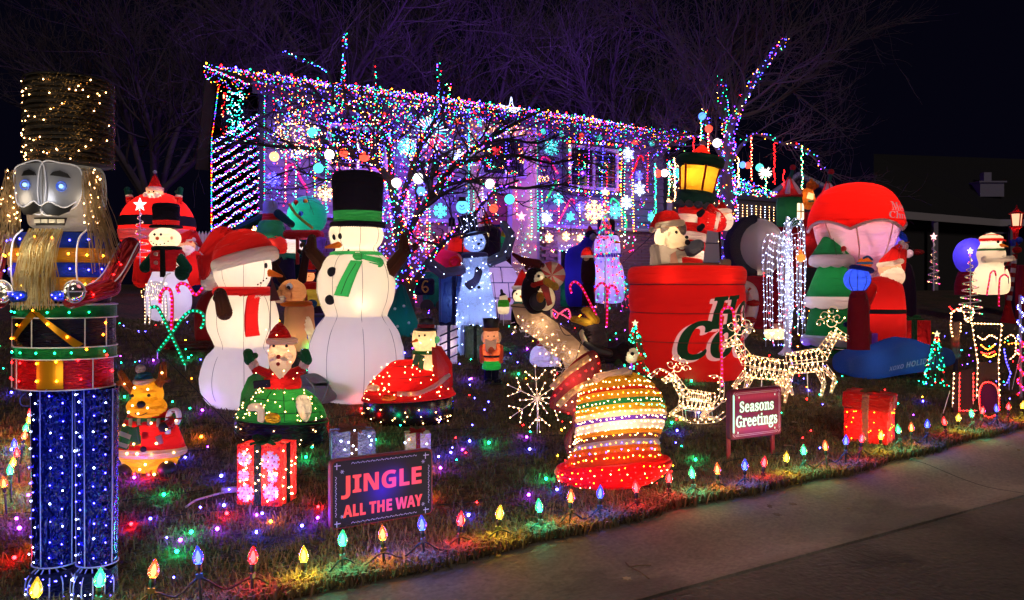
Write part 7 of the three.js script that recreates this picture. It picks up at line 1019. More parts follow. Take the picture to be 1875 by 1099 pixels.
// ================= right half =================
// ---- cocoa mug with a mouse
{
  const o = T('inflatable_mug', 'giant red inflatable cocoa mug with dark green lettering and brown cocoa', 'inflatable mug', { px: 1258, py: 684 });
  const label = canvas(1024, 512, (c, w, h) => { // the print runs once round the mug
    c.fillStyle = '#c01414'; c.fillRect(0, 0, w, h);
    const word = (t, x, y, s) => { c.save(); c.translate(x, y); c.transform(0.52, -0.06, -0.16, 1, 0, 0); c.font = `bold ${s}px serif`; c.lineJoin = 'round'; c.fillStyle = c.strokeStyle = '#dcaec4'; c.lineWidth = 14; c.save(); c.translate(-20, 11); c.strokeText(t, 0, 0); c.fillText(t, 0, 0); c.restore(); c.fillStyle = c.strokeStyle = '#12301f'; c.lineWidth = 9; c.strokeText(t, 0, 0); c.fillText(t, 0, 0); c.restore(); };
    // text centred to the right of the front
    word('Hot', 528, 234, 225); word('Cocoa', 436, 396, 268);
  });
  const cx = 1257, prof = Array.from({ length: 25 }, (_, i) => { const y = 688 - i * 7; return [(i < 3 ? 96 + i * 1.6 : 101) + 4 * Math.sqrt(Math.abs(Math.sin((y - 521) / 50 * Math.PI))), y]; });
  const g = new THREE.LatheGeometry(prof.slice().map(([r, y]) => new THREE.Vector2(r, -y)), 64, Math.PI); g.translate(cx, 0, 0);
  add(o, 'cup', g, fab(0xffffff, 0.45, label));
  add(o, 'rim', L(cx, [[102, 522], [105, 518], [107, 506], [106, 496], [101, 490], [94, 488], [90, 492]]), fab(0xd01a16, 0.55)); add(o, 'cocoa', L(cx, [[93, 490], [60, 484], [30, 482], [0, 482]]), fab(0x5a2e14, 0.4)); add(o, 'base', L(cx, [[97, 688], [0, 690]], { smooth: false }), fab(0x8a1010, 0.3));
  add(o, 'seam', [R(cx, 571, 102.5, 0.8, 0, Math.PI / 2), R(cx, 621, 102.5, 0.8, 0, Math.PI / 2), R(cx, 521, 103, 1, 0, Math.PI / 2)], std(0x5a0a0c));
  add(o, 'handle', [TU([[1352, 520, 10], [1372, 530, 6], [1378, 560, 0], [1366, 600, 0], [1350, 620, 4]], 11)], fab(0xd8c4cc, 0.4)); add(o, 'handle_stripe', [[1368, 528], [1378, 555], [1371, 586]].map(([x, y]) => S(x, y, 12, { z: 5, sy: 0.55 })), fab(0xb01820, 0.4));
  add(o, 'marshmallow', [B(1276, 490, 22, 14, 20, { r: 5, z: 40 })], fab(0xd8c0a8, 0.5)); add(o, 'marshmallow', B(1325, 482, 20, 14, 18, { r: 5, z: 10 }), fab(0xd8c0a8, 0.5));
  lamp(o, 1300, 512, 74, 18, WARM, 4); lamp(o, 1215, 510, 74, 24, WARM, 2.4); lamp(o, cx, 510, 60, 40, WARM, 1.2); lamp(o, cx, 590, 20, 95, WARM, 1.3); lamp(o, cx + 20, 650, 10, 95, WARM, 0.7);
}
{
  const o = T('inflatable_mouse', 'grey and cream inflatable mouse in a red hat leaning in the cocoa mug', 'inflatable mouse', { px: 1220, D: solve(1258, 684), up: 1.42 });
  add(o, 'body', [L(1218, [[0, 500], [26, 498], [28, 470], [20, 448], [0, 440]], { z: 8 })], fab(0xb8aaa0, 0.55)); add(o, 'chest', E([[1218, 496], [1220, 468], [1230, 462], [1238, 496]], 8, { z: 34, bev: 3 }), fab(0xe8a898, 0.55)); add(o, 'arm', [C([1196, 458, 20], [1198, 488, 30], 10, 9), S(1204, 494, 9, { z: 34 })], fab(0xa89a96, 0.5)); const a = add(o, 'arm', C([1230, 468, 20], [1252, 460, 30], 9, 10), fab(0xb8aaa0, 0.5)); add(a, 'paw', C([1258, 458, 32], [1270, 452, 34], 14, 12), fab(0x80808c, 0.45));
  const h = add(o, 'head', [S(1220, 436, 24, { z: 14, sy: 1.0 }), C([1226, 440, 26], [1246, 444, 34], 18, 9)], fab(0xf0e0c4, 0.6)); add(h, 'ear', S(1212, 423, 11, { z: 30, sx: 0.75, sy: 1.25, sz: 0.4 }), fab(0x988a86, 0.45)); add(h, 'ear', S(1247, 420, 10, { z: 12, sx: 0.8, sy: 1.3, sz: 0.4 }), fab(0x8a7c80, 0.45)); add(h, 'nose', S(1250, 446, 5, { z: 42 }), inkm); add(h, 'nose_tip', S(1249, 437, 3.2, { z: 40 }), inkm); add(h, 'eye', S(1231, 428, 2.6, { z: 37, sy: 1.3 }), inkm); add(h, 'mouth', TU([[1232, 456, 36], [1242, 460, 38], [1252, 454, 38]], 1.2), fab(0x902020));
  add(o, 'cap', [spin(L(1220, [[0, 386], [16, 390], [24, 404], [26, 414]], { z: 12 }), 1220, 412, 0.1), C([1204, 400, 14], [1192, 418, 18], 9, 6)], fab(RED, 0.55)); add(o, 'cap_brim', spin(R(1222, 412, 24, 6, 12, Math.PI / 2), 1222, 412, 0.12), fab(0xe8dcc8, 0.5)); add(o, 'pompom', S(1190, 422, 6, { z: 20 }), fab(0xe0d0c0)); lamp(o, 1213, 434, 8, 20, WARM, 6); lamp(o, 1218, 474, 8, 20, WARM, 3.5); lamp(o, 1220, 402, 12, 16, WARM, 2.5);
}
// ---- leaning striped lamp post with a Santa
{
  const o = T('inflatable_lamp_post', 'leaning inflatable lamp post with a yellow lantern and red and white stripes', 'inflatable lamp post', { px: 1270, D: 12.6 });
  const tilt = -0.13, cx = 1282, cy = 300, sp = (g) => spin(g, cx, cy, tilt);
  const l = add(o, 'lantern', sp(L(cx, [[30, 352], [37, 302], [37, 300]], { smooth: false, n: 6 })), fab(0xd8a428, 0.6)); const bars = []; for (let i = 0; i < 6; i++) { const a = i * 1.047 + 0.1; bars.push(sp(K([cx + Math.sin(a) * 30.5, 352, Math.cos(a) * 30.5], [cx + Math.sin(a) * 37.5, 302, Math.cos(a) * 37.5], 2, 2, 6))); } add(l, 'bar', bars, fab(0xa01818, 0.4));
  add(o, 'roof', sp(L(cx, [[0, 264], [6, 268], [24, 288], [38, 294]])), fab(0xc82018, 0.5)); add(o, 'roof_trim', sp(L(cx, [[36, 286], [43, 290], [43, 302], [36, 308], [30, 306]])), fab(0x16382c, 0.35)); add(o, 'knob', sp(S(cx, 262, 6)), fab(0xb0a0b8)); add(o, 'collar', sp(L(cx, [[29, 352], [33, 356], [34, 372], [30, 378], [24, 378]])), fab(0x1c3a34, 0.35));
  const sc = []; for (let i = 0; i < 12; i++) { const a = i / 12 * 6.283; sc.push(sp(S(cx + Math.sin(a) * 31, 378, 8, { z: Math.cos(a) * 31, sy: 0.9, sz: 0.6 }))); } add(o, 'scallop', sc, fab(0x6a6a74, 0.4));
  const ys = [[380, 396], [396, 411], [411, 427], [427, 442], [442, 458], [458, 474], [474, 496]]; ys.forEach(([a, b], i) => add(o, 'post_band', sp(L(cx, [[27, a], [28.5, (a + b) / 2], [28, b]])), fab(i % 2 ? 0xe8dcd8 : 0xc8201c, 0.55))); add(o, 'post_foot', sp(L(cx, [[28, 496], [34, 530], [36, 650]])), fab(0x8a1818, 0.3));
  lamp(o, 1276, 322, 6, 22, WARM, 9); lamp(o, 1272, 400, 14, 18, WARM, 7); lamp(o, 1270, 460, 4, 24, WARM, 3.5); lamp(o, 1286, 282, 0, 20, WARM, 2.5);
}
{
  const o = T('inflatable_santa', 'inflatable Santa hugging the striped lamp post', 'inflatable Santa', { px: 1315, D: 12.5 });
  add(o, 'body', [C([1288, 404, 8], [1312, 408, 6], 17, 18)], fab(RED, 0.55)); add(o, 'trim', C([1305, 420, 20], [1310, 394, 22], 4, 4), fab(0xeee4de)); add(o, 'arm', C([1296, 382, 14], [1314, 398, 14], 8, 8), fab(RED, 0.5)); add(o, 'boot', [C([1276, 394, 24], [1280, 390, 26], 6, 5)], inkm); add(o, 'boot', C([1276, 420, 24], [1280, 416, 26], 6, 5), inkm); const h = add(o, 'head', S(1325, 395, 15), fab(SKIN, 0.5)); add(h, 'beard', S(1328, 404, 14, { z: 3, sy: 1.35 }), fab(0xeee6e0, 0.55)); add(h, 'hat', L(1322, [[0, 366], [4, 372], [12, 384], [13, 388]]), fab(RED)); add(h, 'brim', R(1323, 387, 13, 4, 0, Math.PI / 2), fab(0xeee6e0)); lamp(o, 1302, 406, 8, 15, WARM, 4); lamp(o, 1326, 400, 0, 12, WARM, 4); add(o, 'strut', K([1318, 420, -4], [1330, 640, -4], 2, 2), fab(0x401018));
}
// ---- dark disc snow globe
{
  const o = T('inflatable_snow_globe', 'inflatable snow globe with a navy half disc and a clear half, behind the mug', 'inflatable snow globe', { px: 1385, D: 13.4 });
  add(o, 'back_shell', [E(Array.from({ length: 24 }, (_, i) => { const a = Math.PI / 2 + i / 23 * Math.PI; return [1384 + Math.cos(a) * 54, 452 - Math.sin(a) * 58]; }), 46, { bev: 8, z: -4 })], fab(0x1c1a4a, 0.4)); add(o, 'dome', S(1390, 452, 52, { sx: 0.9, sz: 0.85, z: -4 }), new THREE.MeshPhysicalMaterial({ color: 0xcfc4d8, roughness: 0.5, transmission: 0.75, thickness: 0, side: THREE.DoubleSide })); add(o, 'base', L(1388, [[58, 506], [62, 520], [60, 560], [56, 600]]), fab(0x7a1420, 0.4)); const f = add(o, 'figure', [S(1412, 482, 12, { sy: 1.3 }), S(1412, 460, 9)], fab(0xe0d4d8, 0.5)); add(f, 'hat', C([1408, 452, 0], [1414, 446, 0], 6, 4), fab(0x8a1a20)); lamp(o, 1408, 440, 20, 30, WARM, 1.4); lamp(o, 1388, 540, 0, 50, WARM, 0.8);
}
// ---- toy castle
{
  const o = T('inflatable_castle', 'green and red inflatable toy shop castle with cone roofs and a bear on the wall', 'inflatable castle', { px: 1460, D: 14.6 });
  const t = add(o, 'tower', L(1446, [[24, 360], [23, 414], [22, 420]]), fab(0x1a5a3a, 0.45)); add(t, 'window', [B(1459, 389, 16, 30, 4, { z: 19, r: 6, ry: 0.5 })], glow([1.5, 1.05, 0.6])); add(t, 'window_bar', [B(1459, 389, 2, 30, 3, { z: 21.5, ry: 0.5 }), B(1459, 389, 17, 2, 3, { z: 21.5, ry: 0.5 })], fab(0xb07828));
  for (const [x, y0, y1, w] of [[1446, 324, 362, 25], [1516, 332, 366, 20]]) { const r = add(o, 'cone_roof', L(x, [[3, y0], [w * 0.5, lerp(y0, y1, 0.55)], [w, y1 - 4], [w + 1, y1], [w * 0.8, y1 + 2]], { smooth: false }), fab(0xb8202c, 0.5)); add(r, 'stripe', [-0.5, 0.6].map((a) => C([x + Math.sin(a) * 5, y0 + 6, Math.cos(a) * 5], [x + Math.sin(a) * w * 0.8, y1 - 8, Math.cos(a) * w * 0.8], 2, 5)), fab(0xdcc0dc, 0.5)); add(r, 'stem', C([x + 2, y0 + 2, 0], [x + 5, y0 - 12, 0], 3.4, 3), fab(0x2a6a60)); add(r, 'ball', S(x + 6, y0 - 17, 5.5), fab(0xd02838, 0.5)); lamp(o, x, lerp(y0, y1, 0.6), 0, 12, WARM, 2.4); }
  add(o, 'wall', [B(1486, 440, 70, 100, 30, { r: 5 }), L(1446, [[26, 420], [28, 430], [28, 560]])], fab(0x96141e, 0.45)); add(o, 'wall_cap', B(1486, 372, 60, 8, 34, { r: 3 }), fab(0x123c2a, 0.4));
  const sg = canvas(256, 96, (c) => { c.fillStyle = '#8c141c'; c.fillRect(0, 0, 256, 96); c.fillStyle = '#7a6a8a'; c.font = 'bold 84px serif'; c.fillText('TOYS', 14, 78); }); add(o, 'sign', new THREE.PlaneGeometry(44, 17).translate(1494, -398, 15.6), new THREE.MeshStandardMaterial({ map: sg, roughness: 0.9, side: THREE.DoubleSide }));
  lamp(o, 1446, 392, 0, 20, WARM, 3); lamp(o, 1470, 440, 4, 26, WARM, 1.4);
}
{
  const o = T('inflatable_bear', 'orange inflatable toy bear looking over the castle wall', 'inflatable bear', { px: 1480, D: 14.5, up: 1.9 });
  add(o, 'body', C([1480, 372, 4], [1478, 354, 4], 13, 10), fab(0xc86a20, 0.55)); add(o, 'head', [S(1484, 341, 9.5, { z: 6 }), C([1486, 338, 6], [1492, 342, 10], 6, 4), S(1484, 331, 3.5, { z: 4 })], fab(0xc86a20, 0.5)); add(o, 'belly', B(1479, 361, 12, 12, 4, { z: 15, rz: -0.3 }), fab(0xf0d8b0, 0.6)); lamp(o, 1479, 361, 8, 10, WARM, 6);
}
// ---- red dome balloon globe
{
  const o = T('inflatable_snow_globe', 'clear inflatable globe under a huge red dome with Merry Christmas lettering', 'inflatable snow globe', { px: 1568, D: 11.6 });
  const txt = canvas(1024, 512, (c, w, h) => { c.fillStyle = '#c8140e'; c.fillRect(0, 0, w, h); c.fillStyle = '#8a6a72'; for (const [t, x, y] of [['Merry', 578, 400], ['Christmas', 556, 480]]) { c.save(); c.translate(x, y); c.transform(0.5, 0.04, -0.1, 1, 0, 0); c.font = 'bold 100px serif'; c.fillText(t, 0, 0); c.restore(); } });
  const cx = 1567, pts = [[84, 408], [82, 396], [76, 378], [64, 358], [46, 344], [24, 337], [0, 335]]; const g = new THREE.LatheGeometry(new THREE.SplineCurve(pts.map(([r, y]) => new THREE.Vector2(r, -y))).getPoints(30), 64, Math.PI); g.translate(cx, 0, 0);
  add(o, 'dome', g, fab(0xffffff, 0.5, txt)); const lo = []; for (let i = 0; i < 5; i++) { const a = i * 1.2566 + 0.75; lo.push(TU([0, 0.1, 0.25, 0.5, 0.75, 0.9, 1].map((t) => { const b = a + t * 1.2566; return [cx + Math.sin(b) * 83, 424 - 15 * Math.sin(t * Math.PI), Math.cos(b) * 83]; }), 3)); } add(o, 'scallop_trim', lo, fab(0xe8d8d8, 0.5));
  const sk = []; for (let i = 0; i < 5; i++) { const a = i * 1.2566 + 0.75, P = []; const top = [], bot = []; for (let k = 0; k <= 6; k++) { const t = k / 6, b = a + t * 1.2566; top.push([cx + Math.sin(b) * 84, 407, Math.cos(b) * 84]); bot.push([cx + Math.sin(b) * 83.4, 424 - 15 * Math.sin(t * Math.PI), Math.cos(b) * 83.4]); } for (let k = 0; k < 6; k++) for (const p of [top[k], bot[k], top[k + 1], top[k + 1], bot[k], bot[k + 1]]) P.push(p[0], -p[1], p[2]); const q = new THREE.BufferGeometry(); q.setAttribute('position', new THREE.Float32BufferAttribute(P, 3)); q.computeVertexNormals(); sk.push(q); } add(o, 'skirt', sk, fab(0xc8140e, 0.5));
  add(o, 'globe', L(cx, [[74, 410], [68, 440], [52, 478], [36, 510]]), new THREE.MeshPhysicalMaterial({ color: 0xe0b8d0, roughness: 0.62, transmission: 0.72, thickness: 0, side: THREE.DoubleSide, bumpMap: TX.wrinkle, bumpScale: 0.05 })); add(o, 'base', L(cx, [[36, 508], [44, 520], [46, 600], [40, 640]]), fab(0x8a1c38, 0.4)); add(o, 'lining', L(cx, [[60, 470], [48, 490], [40, 520]], { z: -6 }), fab(0xe0c8d8, 0.3));
  const fld = []; for (const a of [-1.1, -0.4, 0.5, 1.2]) fld.push(TU([[cx + Math.sin(a) * 78, 412, Math.cos(a) * 78], [cx + Math.sin(a + 0.1) * 60, 460, Math.cos(a + 0.1) * 60], [cx + Math.sin(a) * 38, 506, Math.cos(a) * 38]], 1.2)); add(o, 'seam', fld, fab(0xe8c8c0, 0.5)); add(o, 'strut', C([1558, 410, 50], [1584, 452, 30], 1.6, 1.6), fab(0x1a5a3a));
  lamp(o, 1576, 384, 40, 30, WARM, 4.5); lamp(o, cx, 375, 0, 60, WARM, 4); lamp(o, 1545, 440, 10, 40, [1, 0.7, 0.75], 3.2); lamp(o, 1606, 430, 20, 30, [0.6, 0.45, 1], 3.5); lamp(o, 1567, 560, 0, 40, [1, 0.5, 0.6], 1);
}
{
  const o = T('inflatable_ring', 'red, blue and lavender inflatable balloon standing behind the red dome', 'inflatable balloon', { px: 1625, D: 12.8 });
  add(o, 'ball', S(1622, 452, 30), fab(0x8a6ae0, 0.5)); add(o, 'band', [R(1626, 462, 30, 9, 0, 0, 0.4)], fab(0xb01c34, 0.5)); add(o, 'top', spin(L(1640, [[0, 420], [14, 426], [22, 440]]), 1640, 440, -0.5), fab(0x1a4aa0, 0.4)); add(o, 'base', L(1626, [[26, 476], [34, 500], [34, 640]]), fab(0x9a1830, 0.4)); lamp(o, 1622, 452, 0, 26, [0.8, 0.7, 1], 4); lamp(o, 1626, 520, 0, 28, WARM, 1.6);
}
{
  const o = T('inflatable_penguin', 'small inflatable figure with a white cuffed red sleeve by the lavender balloon', 'inflatable figure', { px: 1655, D: 12.2 });
  add(o, 'body', L(1656, [[0, 640], [18, 630], [20, 540], [14, 490], [0, 480]]), fab(0x2a1430, 0.3)); const h = add(o, 'head', S(1660, 462, 13), fab(0x18121c, 0.3)); add(h, 'face', S(1660, 464, 9, { z: 6 }), fab(0xc8a8d0, 0.5)); add(h, 'beak', C([1652, 446, 4], [1662, 444, 6], 2, 1), fab(ORG)); add(o, 'arm', [C([1640, 494, 10], [1648, 462, 12], 12, 7)], fab(0xc8201c, 0.5)); add(o, 'cuff', S(1651, 452, 6.5, { z: 12 }), fab(0xe8dcd8)); add(o, 'hat', S(1680, 462, 11, { sy: 0.5, sx: 1.1 }), fab(0xa81820, 0.4)); lamp(o, 1660, 463, 12, 8, WARM, 3); lamp(o, 1644, 480, 6, 9, WARM, 4);
}
// ---- inflatable tree with a candle
{
  const o = T('inflatable_tree', 'tall green inflatable tree with white scalloped trim and a yellow flame on top', 'inflatable tree', { px: 1524, py: 652 });
  const cone = (y0, y1, r0, r1) => L(1524, [[y0 < 420 ? 0 : r0 - 1, y0 - 1], [r0, y0], [lerp(r0, r1, 0.5) + 1, (y0 + y1) / 2], [r1, y1 - 5]], { smooth: false });
  add(o, 'tier', cone(412, 474, 4, 37, 0), fab(0x14683a, 0.5)); add(o, 'tier', cone(486, 548, 24, 46, 0), fab(0x14683a, 0.5)); add(o, 'tier', cone(562, 640, 38, 50, 0), fab(0x115a32, 0.45)); add(o, 'foot', L(1524, [[38, 640], [40, 654], [0, 656]]), fab(0x0e4a2a, 0.4));
  for (const [y, r, n] of [[472, 38, 7], [548, 47, 8], [618, 52, 8]]) { const s = []; { const g = L(1524, [[r - 2, y - 5], [r + 2.5, y + 1], [r + 2, y + 11], [r - 8, y + 16], [{ 38: 24, 48: 38, 52: 38 }[r] || 38, y + 18]], { n: 64 }), p = g.attributes.position; for (let i = 0; i < p.count; i++) { const a = Math.atan2(p.getX(i) - 1524, p.getZ(i)), t = sm(y - 4, y + 8, -p.getY(i)); p.setY(i, p.getY(i) - t * 3.5 * (Math.abs(Math.cos(a * n / 2)) - 0.6)); } g.computeVertexNormals(); s.push(g); } add(o, 'snow_trim', s, fab(0xd8d0dc, 0.5)); }
  add(o, 'flame', E([[1523, 388], [1530, 402], [1530, 412], [1524, 422], [1517, 412], [1516, 404]], 9, { bev: 3, smooth: true }), fab(0xe0a020, 0.6)); for (const [x, y, c, z] of [[1532, 457, RED, 30], [1551, 461, ORG, 22], [1538, 428, 0x1c2480, 10], [1542, 510, ORG, 34], [1530, 592, 0x24206a, 46], [1562, 524, RED, 18]]) add(o, 'ornament', S(x, y, 5, { z: z + 2 }), fab(c, 0.4));
  add(o, 'seam', TU([[1519, 414, 5], [1518, 440, 22], [1517, 470, 37]], 0.6), std(0x0a3018)); lamp(o, 1524, 452, 4, 24, WARM, 4); lamp(o, 1524, 522, 0, 34, WARM, 4); lamp(o, 1524, 600, 0, 40, WARM, 2.6); lamp(o, 1523, 406, 0, 6, WARM, 10);
}
// ---- weeping tree of white lights
{
  const o = T('weeping_tree_light', 'white weeping tree light with a pale trunk and drooping strands', 'weeping tree light', { px: 1441, py: 648 });
  add(o, 'trunk', L(1441, [[22, 650], [12, 645], [6, 634], [4.5, 600], [4, 520], [3, 440], [2, 400], [0, 398]]), std(0xd8d2d0, 0.6)); const st = [], b = [];
  for (let i = 0; i < 46; i++) { const s = i % 3, a = rr(0, 6.283), R0 = rr(6, s === 0 ? 20 : 42), tx = 1441 + Math.sin(a) * R0 * (s ? 1 : 1.2) + (s === 0 ? 14 : -4), tz = Math.cos(a) * R0 * 0.7, ty = s === 0 ? rr(398, 412) : s === 1 ? rr(420, 440) : rr(440, 452), yb = rr(560, 640); const P = [[1441, ty + 40, 0], [lerp(1441, tx, 0.4), ty + 4, tz * 0.4], [lerp(1441, tx, 0.8), ty, tz * 0.8], [tx, ty + 22, tz], [tx + rr(-3, 3), lerp(ty, yb, 0.5), tz], [tx + rr(-5, 5), yb, tz]]; st.push(TU(P, 0.55, { seg: 26, n: 3 })); for (const p of along(P.slice(2), 13, 1)) b.push([...p, rnd() < 0.06 ? 'r' : 'c']); } add(o, 'strand', st, std(0xd4d4d8, 0.4), { stuff: true }); bulbs(o, 'bulbs', b, 0.85, { dim: 0.9 }); lamp(o, 1441, 500, 50, 40, [1, 0.95, 0.95], 0.9);
}
{
  const o = T('snowman_light', 'small blow mould snowman in a green hat before the weeping tree', 'light up snowman', { px: 1419, py: 622 });
  const b = add(o, 'body', L(1419, [[0, 622], [16, 620], [19, 604], [17, 588], [13, 578], [0, 572]]), fab(0xf0e2c4, 0.6)); const h = add(o, 'head', S(1420, 566, 13), fab(0xf0e2c4, 0.6)); add(h, 'hat', [C([1410, 556, 0], [1426, 550, 0], 7, 6), S(1420, 549, 4)], fab(0xe8dcd0, 0.5)); add(b, 'scarf', [R(1419, 578, 14, 3.4, 0, Math.PI / 2)], fab(0x4a9a30, 0.5)); add(b, 'ribbon', [R(1419, 590, 18, 1.6, 0, Math.PI / 2), B(1432, 582, 5, 14, 4, { z: 14 })], fab(RED)); add(h, 'eye', S(1416, 564, 1.5, { z: 12 }), inkm); add(h, 'eye', S(1425, 564, 1.5, { z: 12 }), inkm); add(h, 'nose', S(1421, 569, 1.8, { z: 13 }), fab(RED)); lamp(o, 1419, 604, 0, 17, WARM, 7); lamp(o, 1420, 566, 0, 12, WARM, 4);
}
{ const o = T('jack_lantern_light', 'small orange lit bear ornament hanging among the weeping strands', 'light up ornament', { px: 1466, D: solve(1441, 648) - 0.05, up: 1.1 }); add(o, 'body', [S(1466, 472, 9, { sy: 0.9 }), S(1466, 462, 5)], fab(0xe89040, 0.6)); add(o, 'cord', K([1466, 456, 0], [1466, 410, 0], 0.4, 0.4, 4), wireW); lamp(o, 1466, 472, 0, 8, WARM, 8); }
// ---- wire reindeer
function wireDeer(label, group, px, py, s, flip, lie) {
  const o = T('wire_deer_light', label, 'wire reindeer light', { px, py, group }), y0 = o.by, X = (x) => px + x * s * flip, Y = (y) => y0 - y * s, fr = [], b = [];
  const coil = (ax, ay, bx, by, ra, rb, turns) => { const P = [], A = V(X(ax), Y(ay)), Bv = V(X(bx), Y(by)), d = Bv.clone().sub(A).normalize(), nn = V(-d.y, d.x); for (let i = 0; i <= turns * 9; i++) { const t = i / (turns * 9), a = t * turns * 6.283, r = lerp(ra, rb, t) * s, c = A.clone().lerp(Bv, t); P.push([c.x + nn.x * Math.cos(a) * r, c.y + nn.y * Math.cos(a) * r, Math.sin(a) * r]); } fr.push(TU(P, 0.75, { seg: turns * 12, n: 4 })); for (const p of along(P, 13)) b.push([...p, 'w']); for (const q of [0, 1, 2, 3]) { const a = q * 1.571; fr.push(TU([[A.x + nn.x * Math.cos(a) * ra * s, A.y + nn.y * Math.cos(a) * ra * s, Math.sin(a) * ra * s], [Bv.x + nn.x * Math.cos(a) * rb * s, Bv.y + nn.y * Math.cos(a) * rb * s, Math.sin(a) * rb * s]], 0.75, { seg: 4, n: 4 })); } };
  const curl = (x, y, r, dir) => { const P = []; for (let i = 0; i <= 16; i++) { const a = dir * i * 0.42, q = r * (1 - i / 20); P.push([X(x) + Math.cos(a) * q * s, Y(y) + Math.sin(a) * q * s, rr(-3, 3)]); } fr.push(TU(P, 0.75, { seg: 32, n: 4 })); b.push([...P[0], 'w'], [...P[8], 'w']); };
  const L0 = lie ? 14 : 0;
  coil(-30, 48 - L0, 22, 54 - L0, 15, 17, 7); coil(20, 60 - L0, 40, 92 - L0, 10, 6, 4); coil(36, 94 - L0, 58, 84 - L0, 8, 4, 3);
  if (lie) { coil(-30, 28, -8, 8, 6, 2.5, 3); coil(-8, 8, -40, 4, 3, 2, 3); coil(20, 30, 46, 12, 5, 2.5, 3); coil(46, 12, 20, 4, 3, 2, 3); } else { coil(-32, 38, -38, 22, 6, 3, 2); coil(-38, 22, -34, 0, 3, 1.6, 2); coil(-24, 38, -26, 20, 6, 3, 2); coil(-26, 20, -20, 0, 3, 1.6, 2); coil(16, 42, 24, 20, 6, 3, 2); coil(24, 20, 20, 0, 3, 1.6, 2); coil(24, 44, 40, 26, 5, 3, 2); coil(40, 26, 34, 6, 3, 1.6, 2); }
  for (const [x, y, r, d] of [[34, 108, 9, 1], [24, 116, 8, -1], [44, 114, 9, 1], [36, 124, 8, -1], [18, 106, 7, -1], [-46, 52, 6, 1]]) curl(x, y - L0, r, d);
  add(o, 'frame', fr, std(0xf0e0c8, 0.4)); add(o, 'stake', K([X(0), Y(36 - L0), 0], [X(2), y0 + 6, 0], 0.9, 0.8, 6), wireW); bulbs(o, 'bulbs', b, 1.45); lamp(o, X(0), Y(50 - L0), 30 * s, 30, WARM, 2.4); lamp(o, X(34), Y(100 - L0), 16, 30, WARM, 1.2);
  return o;
}
wireDeer('warm white wire reindeer standing before the weeping tree, antlers at the right', null, 1478, 728, 1.28, 1, false);
wireDeer('warm white wire reindeer standing before the red mug, antlers at the left', null, 1395, 738, 1.24, -1, false);
wireDeer('warm white wire reindeer lying on the grass left of the greetings sign', null, 1275, 772, 1.05, -1, true);
{ // white sleigh outline between
  const o = T('wire_sleigh_light', 'low wire sleigh outline with warm bulbs left of the greetings sign', 'wire sleigh light', { px: 1260, py: 776 }); const P1 = [[1190, 690], [1210, 676], [1235, 690], [1250, 720], [1246, 745], [1300, 748], [1320, 730], [1318, 690], [1300, 690]], fr = [], b = []; for (const z of [-14, 14]) { const P = P1.map((p) => [...p, z]); fr.push(TU(P, 0.9, { seg: 60 })); const r = [[1236, 760, z], [1260, 772, z], [1310, 770, z], [1330, 756, z]]; fr.push(TU(r, 0.9)); for (const p of [...along(P, 13), ...along(r, 14)]) b.push([...p, 'w']); for (const x of [1252, 1275, 1300]) fr.push(K([x, 748, z], [x + 2, 770, z], 0.7, 0.7, 4)); } add(o, 'frame', fr, std(0xd8c8b4, 0.4)); bulbs(o, 'bulbs', b, 1.6, { dim: 0.75 });
}
cane('candy_cane_light', 'tall red rope light candy cane in front of the red mug lettering', null, [[1322, 706], [1321, 640], [1320, 590], [1322, 570], [1331, 562], [1341, 567], [1345, 594]], 'r', { px: 1322, py: 712, r: 2.6 });
cane('candy_cane_light', 'small red rope light candy cane right of the mug handle', null, [[1396, 576], [1395, 552], [1390, 546], [1384, 552], [1384, 560]], 'r', { px: 1396, py: 582, r: 1.7 });
cane('candy_cane_light', 'slanted red rope light candy cane before the capped snowman', null, [[1807, 540], [1812, 512], [1815, 499], [1821, 496], [1824, 505]], 'r', { px: 1807, D: 13, r: 1.5 });
cane('candy_cane_light', 'upright red rope light candy cane before the capped snowman', null, [[1829, 560], [1830, 520], [1832, 508], [1840, 503], [1847, 508]], 'r', { px: 1829, D: 12.6, r: 1.6 });
// ---- blue cloud base with a present, left standing alone
{
  const o = T('inflatable_cloud', 'long blue inflatable cloud lettered along its front edge', 'inflatable cloud', { px: 1620, py: 690 });
  add(o, 'base', [E([[1538, 680], [1536, 655], [1556, 642], [1600, 634], [1650, 618], [1690, 630], [1730, 640], [1734, 662], [1700, 674], [1640, 684], [1580, 692]], 74, { bev: 14, bs: 5, smooth: true })], fab(0x2a5cb0, 0.5));
  const t = canvas(1024, 192, (c, w, h) => { c.clearRect(0, 0, w, h); c.fillStyle = '#8a9ad8'; c.font = 'bold 92px sans-serif'; c.save(); c.transform(1, 0, -0.2, 1, 30, 0); c.fillText('XOXO', 0, 130); c.font = 'bold 120px sans-serif'; c.fillText('HOLIDAY', 290, 134); c.restore(); });
  const g = new THREE.PlaneGeometry(106, 22, 12, 1), p = g.attributes.position; for (let i = 0; i < p.count; i++) { const u = p.getX(i) / 53; p.setXYZ(i, 1662 + u * 52, -(661 - u * 11 - p.getY(i)), 38.6); } g.computeVertexNormals(); add(o, 'lettering', g, new THREE.MeshStandardMaterial({ map: t, transparent: true, alphaTest: 0.5, roughness: 0.9, side: THREE.DoubleSide })); lamp(o, 1590, 664, 6, 26, [0.7, 0.8, 1], 2.4); lamp(o, 1670, 650, 6, 26, [0.7, 0.8, 1], 2);
}
gift('inflatable_gift', 'purple lit inflatable gift beside the green tree on the blue base', { px: 1583, D: solve(1620, 690) + 0.25, w: 36, h: 70, c: 0x8a40c8, rc: 0xb83a50, tr: 0.55, k: 5, ry: 0.3, bow: true });
